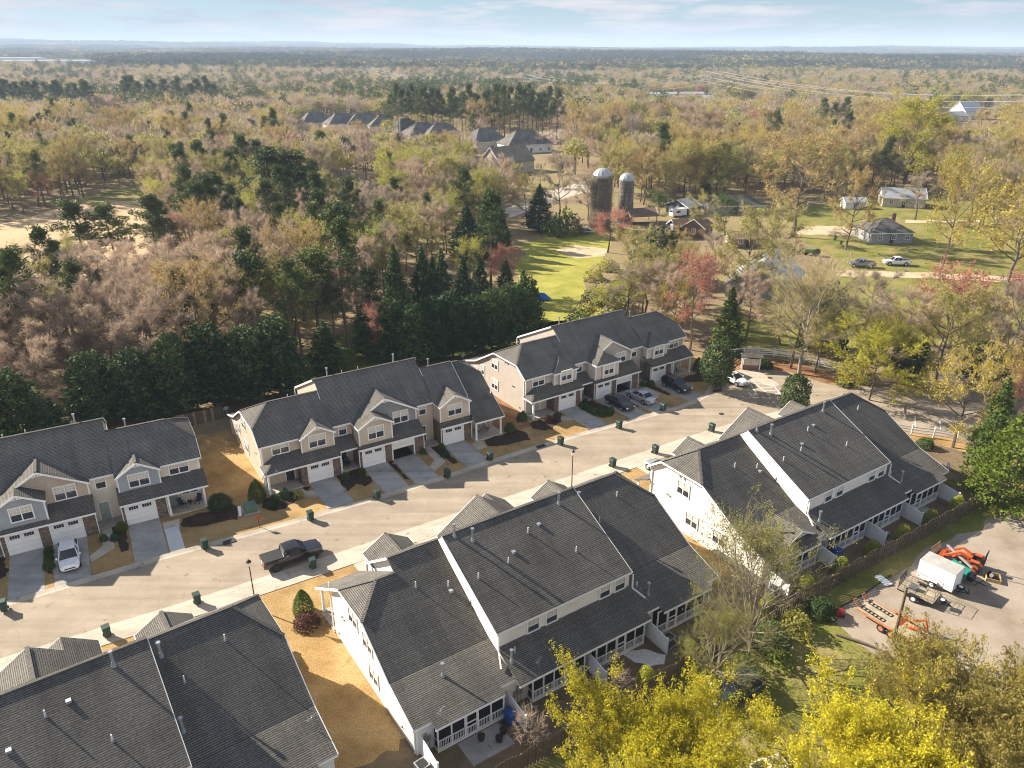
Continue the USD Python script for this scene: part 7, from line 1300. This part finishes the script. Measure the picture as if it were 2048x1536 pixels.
def scatter(name, label, protos, pos, scale, idx):
    path = fresh('/World', name); pi = UsdGeom.PointInstancer.Define(stage, path); rel = []
    for k, parts in enumerate(protos):
        X = UsdGeom.Xform.Define(stage, f'{path}/tree_kind_{k:03d}')
        for m, mt in parts: obj('crown', m, M[mt], X.GetPrim())
        rel.append(X.GetPath())
    pi.CreatePrototypesRel().SetTargets(rel); pi.CreatePositionsAttr(Vt.Vec3fArray.FromNumpy(np.asarray(pos, np.float32))); pi.CreateProtoIndicesAttr(Vt.IntArray.FromNumpy(np.asarray(idx, np.int32))); pi.CreateScalesAttr(Vt.Vec3fArray.FromNumpy(np.asarray(scale, np.float32)))
    a = np.random.default_rng(len(pos)).uniform(0, math.pi, len(pos)); pi.CreateOrientationsAttr(Vt.QuathArray([Gf.Quath(float(math.cos(t)), 0, 0, float(math.sin(t))) for t in a]))
    return tag(pi.GetPrim(), label, kind='stuff')
kinds_ = sorted({f[0] for f in FAR}); pr = [low(k, 100 + i) for i, k in enumerate(kinds_)]; hs = {k: KINDS[k][0][1] for k in kinds_}
scatter('far_woods', 'the far woods beyond the farm and the pine row', pr, [f[1:4] for f in FAR], [[f[4] / hs[f[0]] * q for q in (1.12, 1.12, 1)] for f in FAR], [kinds_.index(f[0]) for f in FAR])
def patch(seed, mats_):
    """a 40 m piece of closed canopy"""
    rng = np.random.default_rng(seed); by = {}
    for k in range(22):
        x, y, h, r = rng.uniform(-21, 21), rng.uniform(-21, 21), rng.uniform(9, 19), rng.uniform(3, 5.5); d = unit(rng.normal(size=(22, 3))); d[:, 2] = np.abs(d[:, 2]); by.setdefault(mats_[rng.integers(len(mats_))], []).append(d * [r, r, r * 1.1] + [x, y, h - r])
    return [(quads(rng, np.vstack(c), 3.0, aspect=.8), m) for m, c in by.items()]
pt = [patch(1, ['canopy_grey', 'canopy_grey', 'canopy_green']), patch(2, ['canopy_pine', 'canopy_pine', 'canopy_grey']), patch(3, ['canopy_green', 'leaf_bud', 'canopy_grey']), patch(4, ['canopy_grey', 'canopy_green', 'leaf_orange', 'canopy_pine']), patch(5, ['canopy_grey', 'leaf_bud', 'canopy_green'])]
pos, sc_, ix = [], [], []; y = 1480.0
while y < 11000:
    st = 34 if y < 2600 else 60 if y < 5000 else 120
    xs = np.arange(-.75 * y, .75 * y, st) + wr.uniform(-.4, .4, len(np.arange(-.75 * y, .75 * y, st))) * st; ys = y + wr.uniform(-.4, .4, len(xs)) * st; n = meshkit.fbm(np.stack([xs / 260, ys / 420, xs * 0], -1), 3, 31); n2 = meshkit.fbm(np.stack([xs / 500, ys / 700, xs * 0 + 3], -1), 3, 37); zz = terrain_z(xs, ys)
    for x, yy, z, a, b in zip(xs, ys, zz, n, n2):
        uu, vv = to_px(x, yy, 0.0)
        if (b > .68 and wr.random() < .8) or (-40 < uu < 200 and 124 < vv < 150): continue                      # clearings
        s = st / 36 * wr.uniform(.9, 1.25); pos.append((x, yy, z - 1)); sc_.append((s, s, wr.uniform(.8, 1.15) * (1 + .12 * (s - 1)))); ix.append(1 if a > .505 or wr.random() < .08 else int(wr.choice([0, 2, 3, 4], p=[.42, .2, .24, .14])))
    y += st
scatter('distant_forest', 'hazy distant forest reaching to the horizon', pt, pos, sc_, ix)
# leaf litter tufts are below the size of a pixel here; the haze closes the scene
hz0, hz1 = float(gv[:, 2].min()) - 1.0, float(max(gv[:, 2].max(), 60)) + 30
MATS['haze'] = usdkit.material(stage, '/World/Looks/haze', {'v': ('principled_volume', {'color': (.62, .78, 1.0), 'density': HAZE, 'anisotropy': 0.0})}, [], volume='v.volume')
obj('haze', trimesh.creation.box(bounds=[(-27500, -27500, hz0), (27500, 27500, hz1)]), M['haze'], label='thin blue spring haze', kind='stuff')
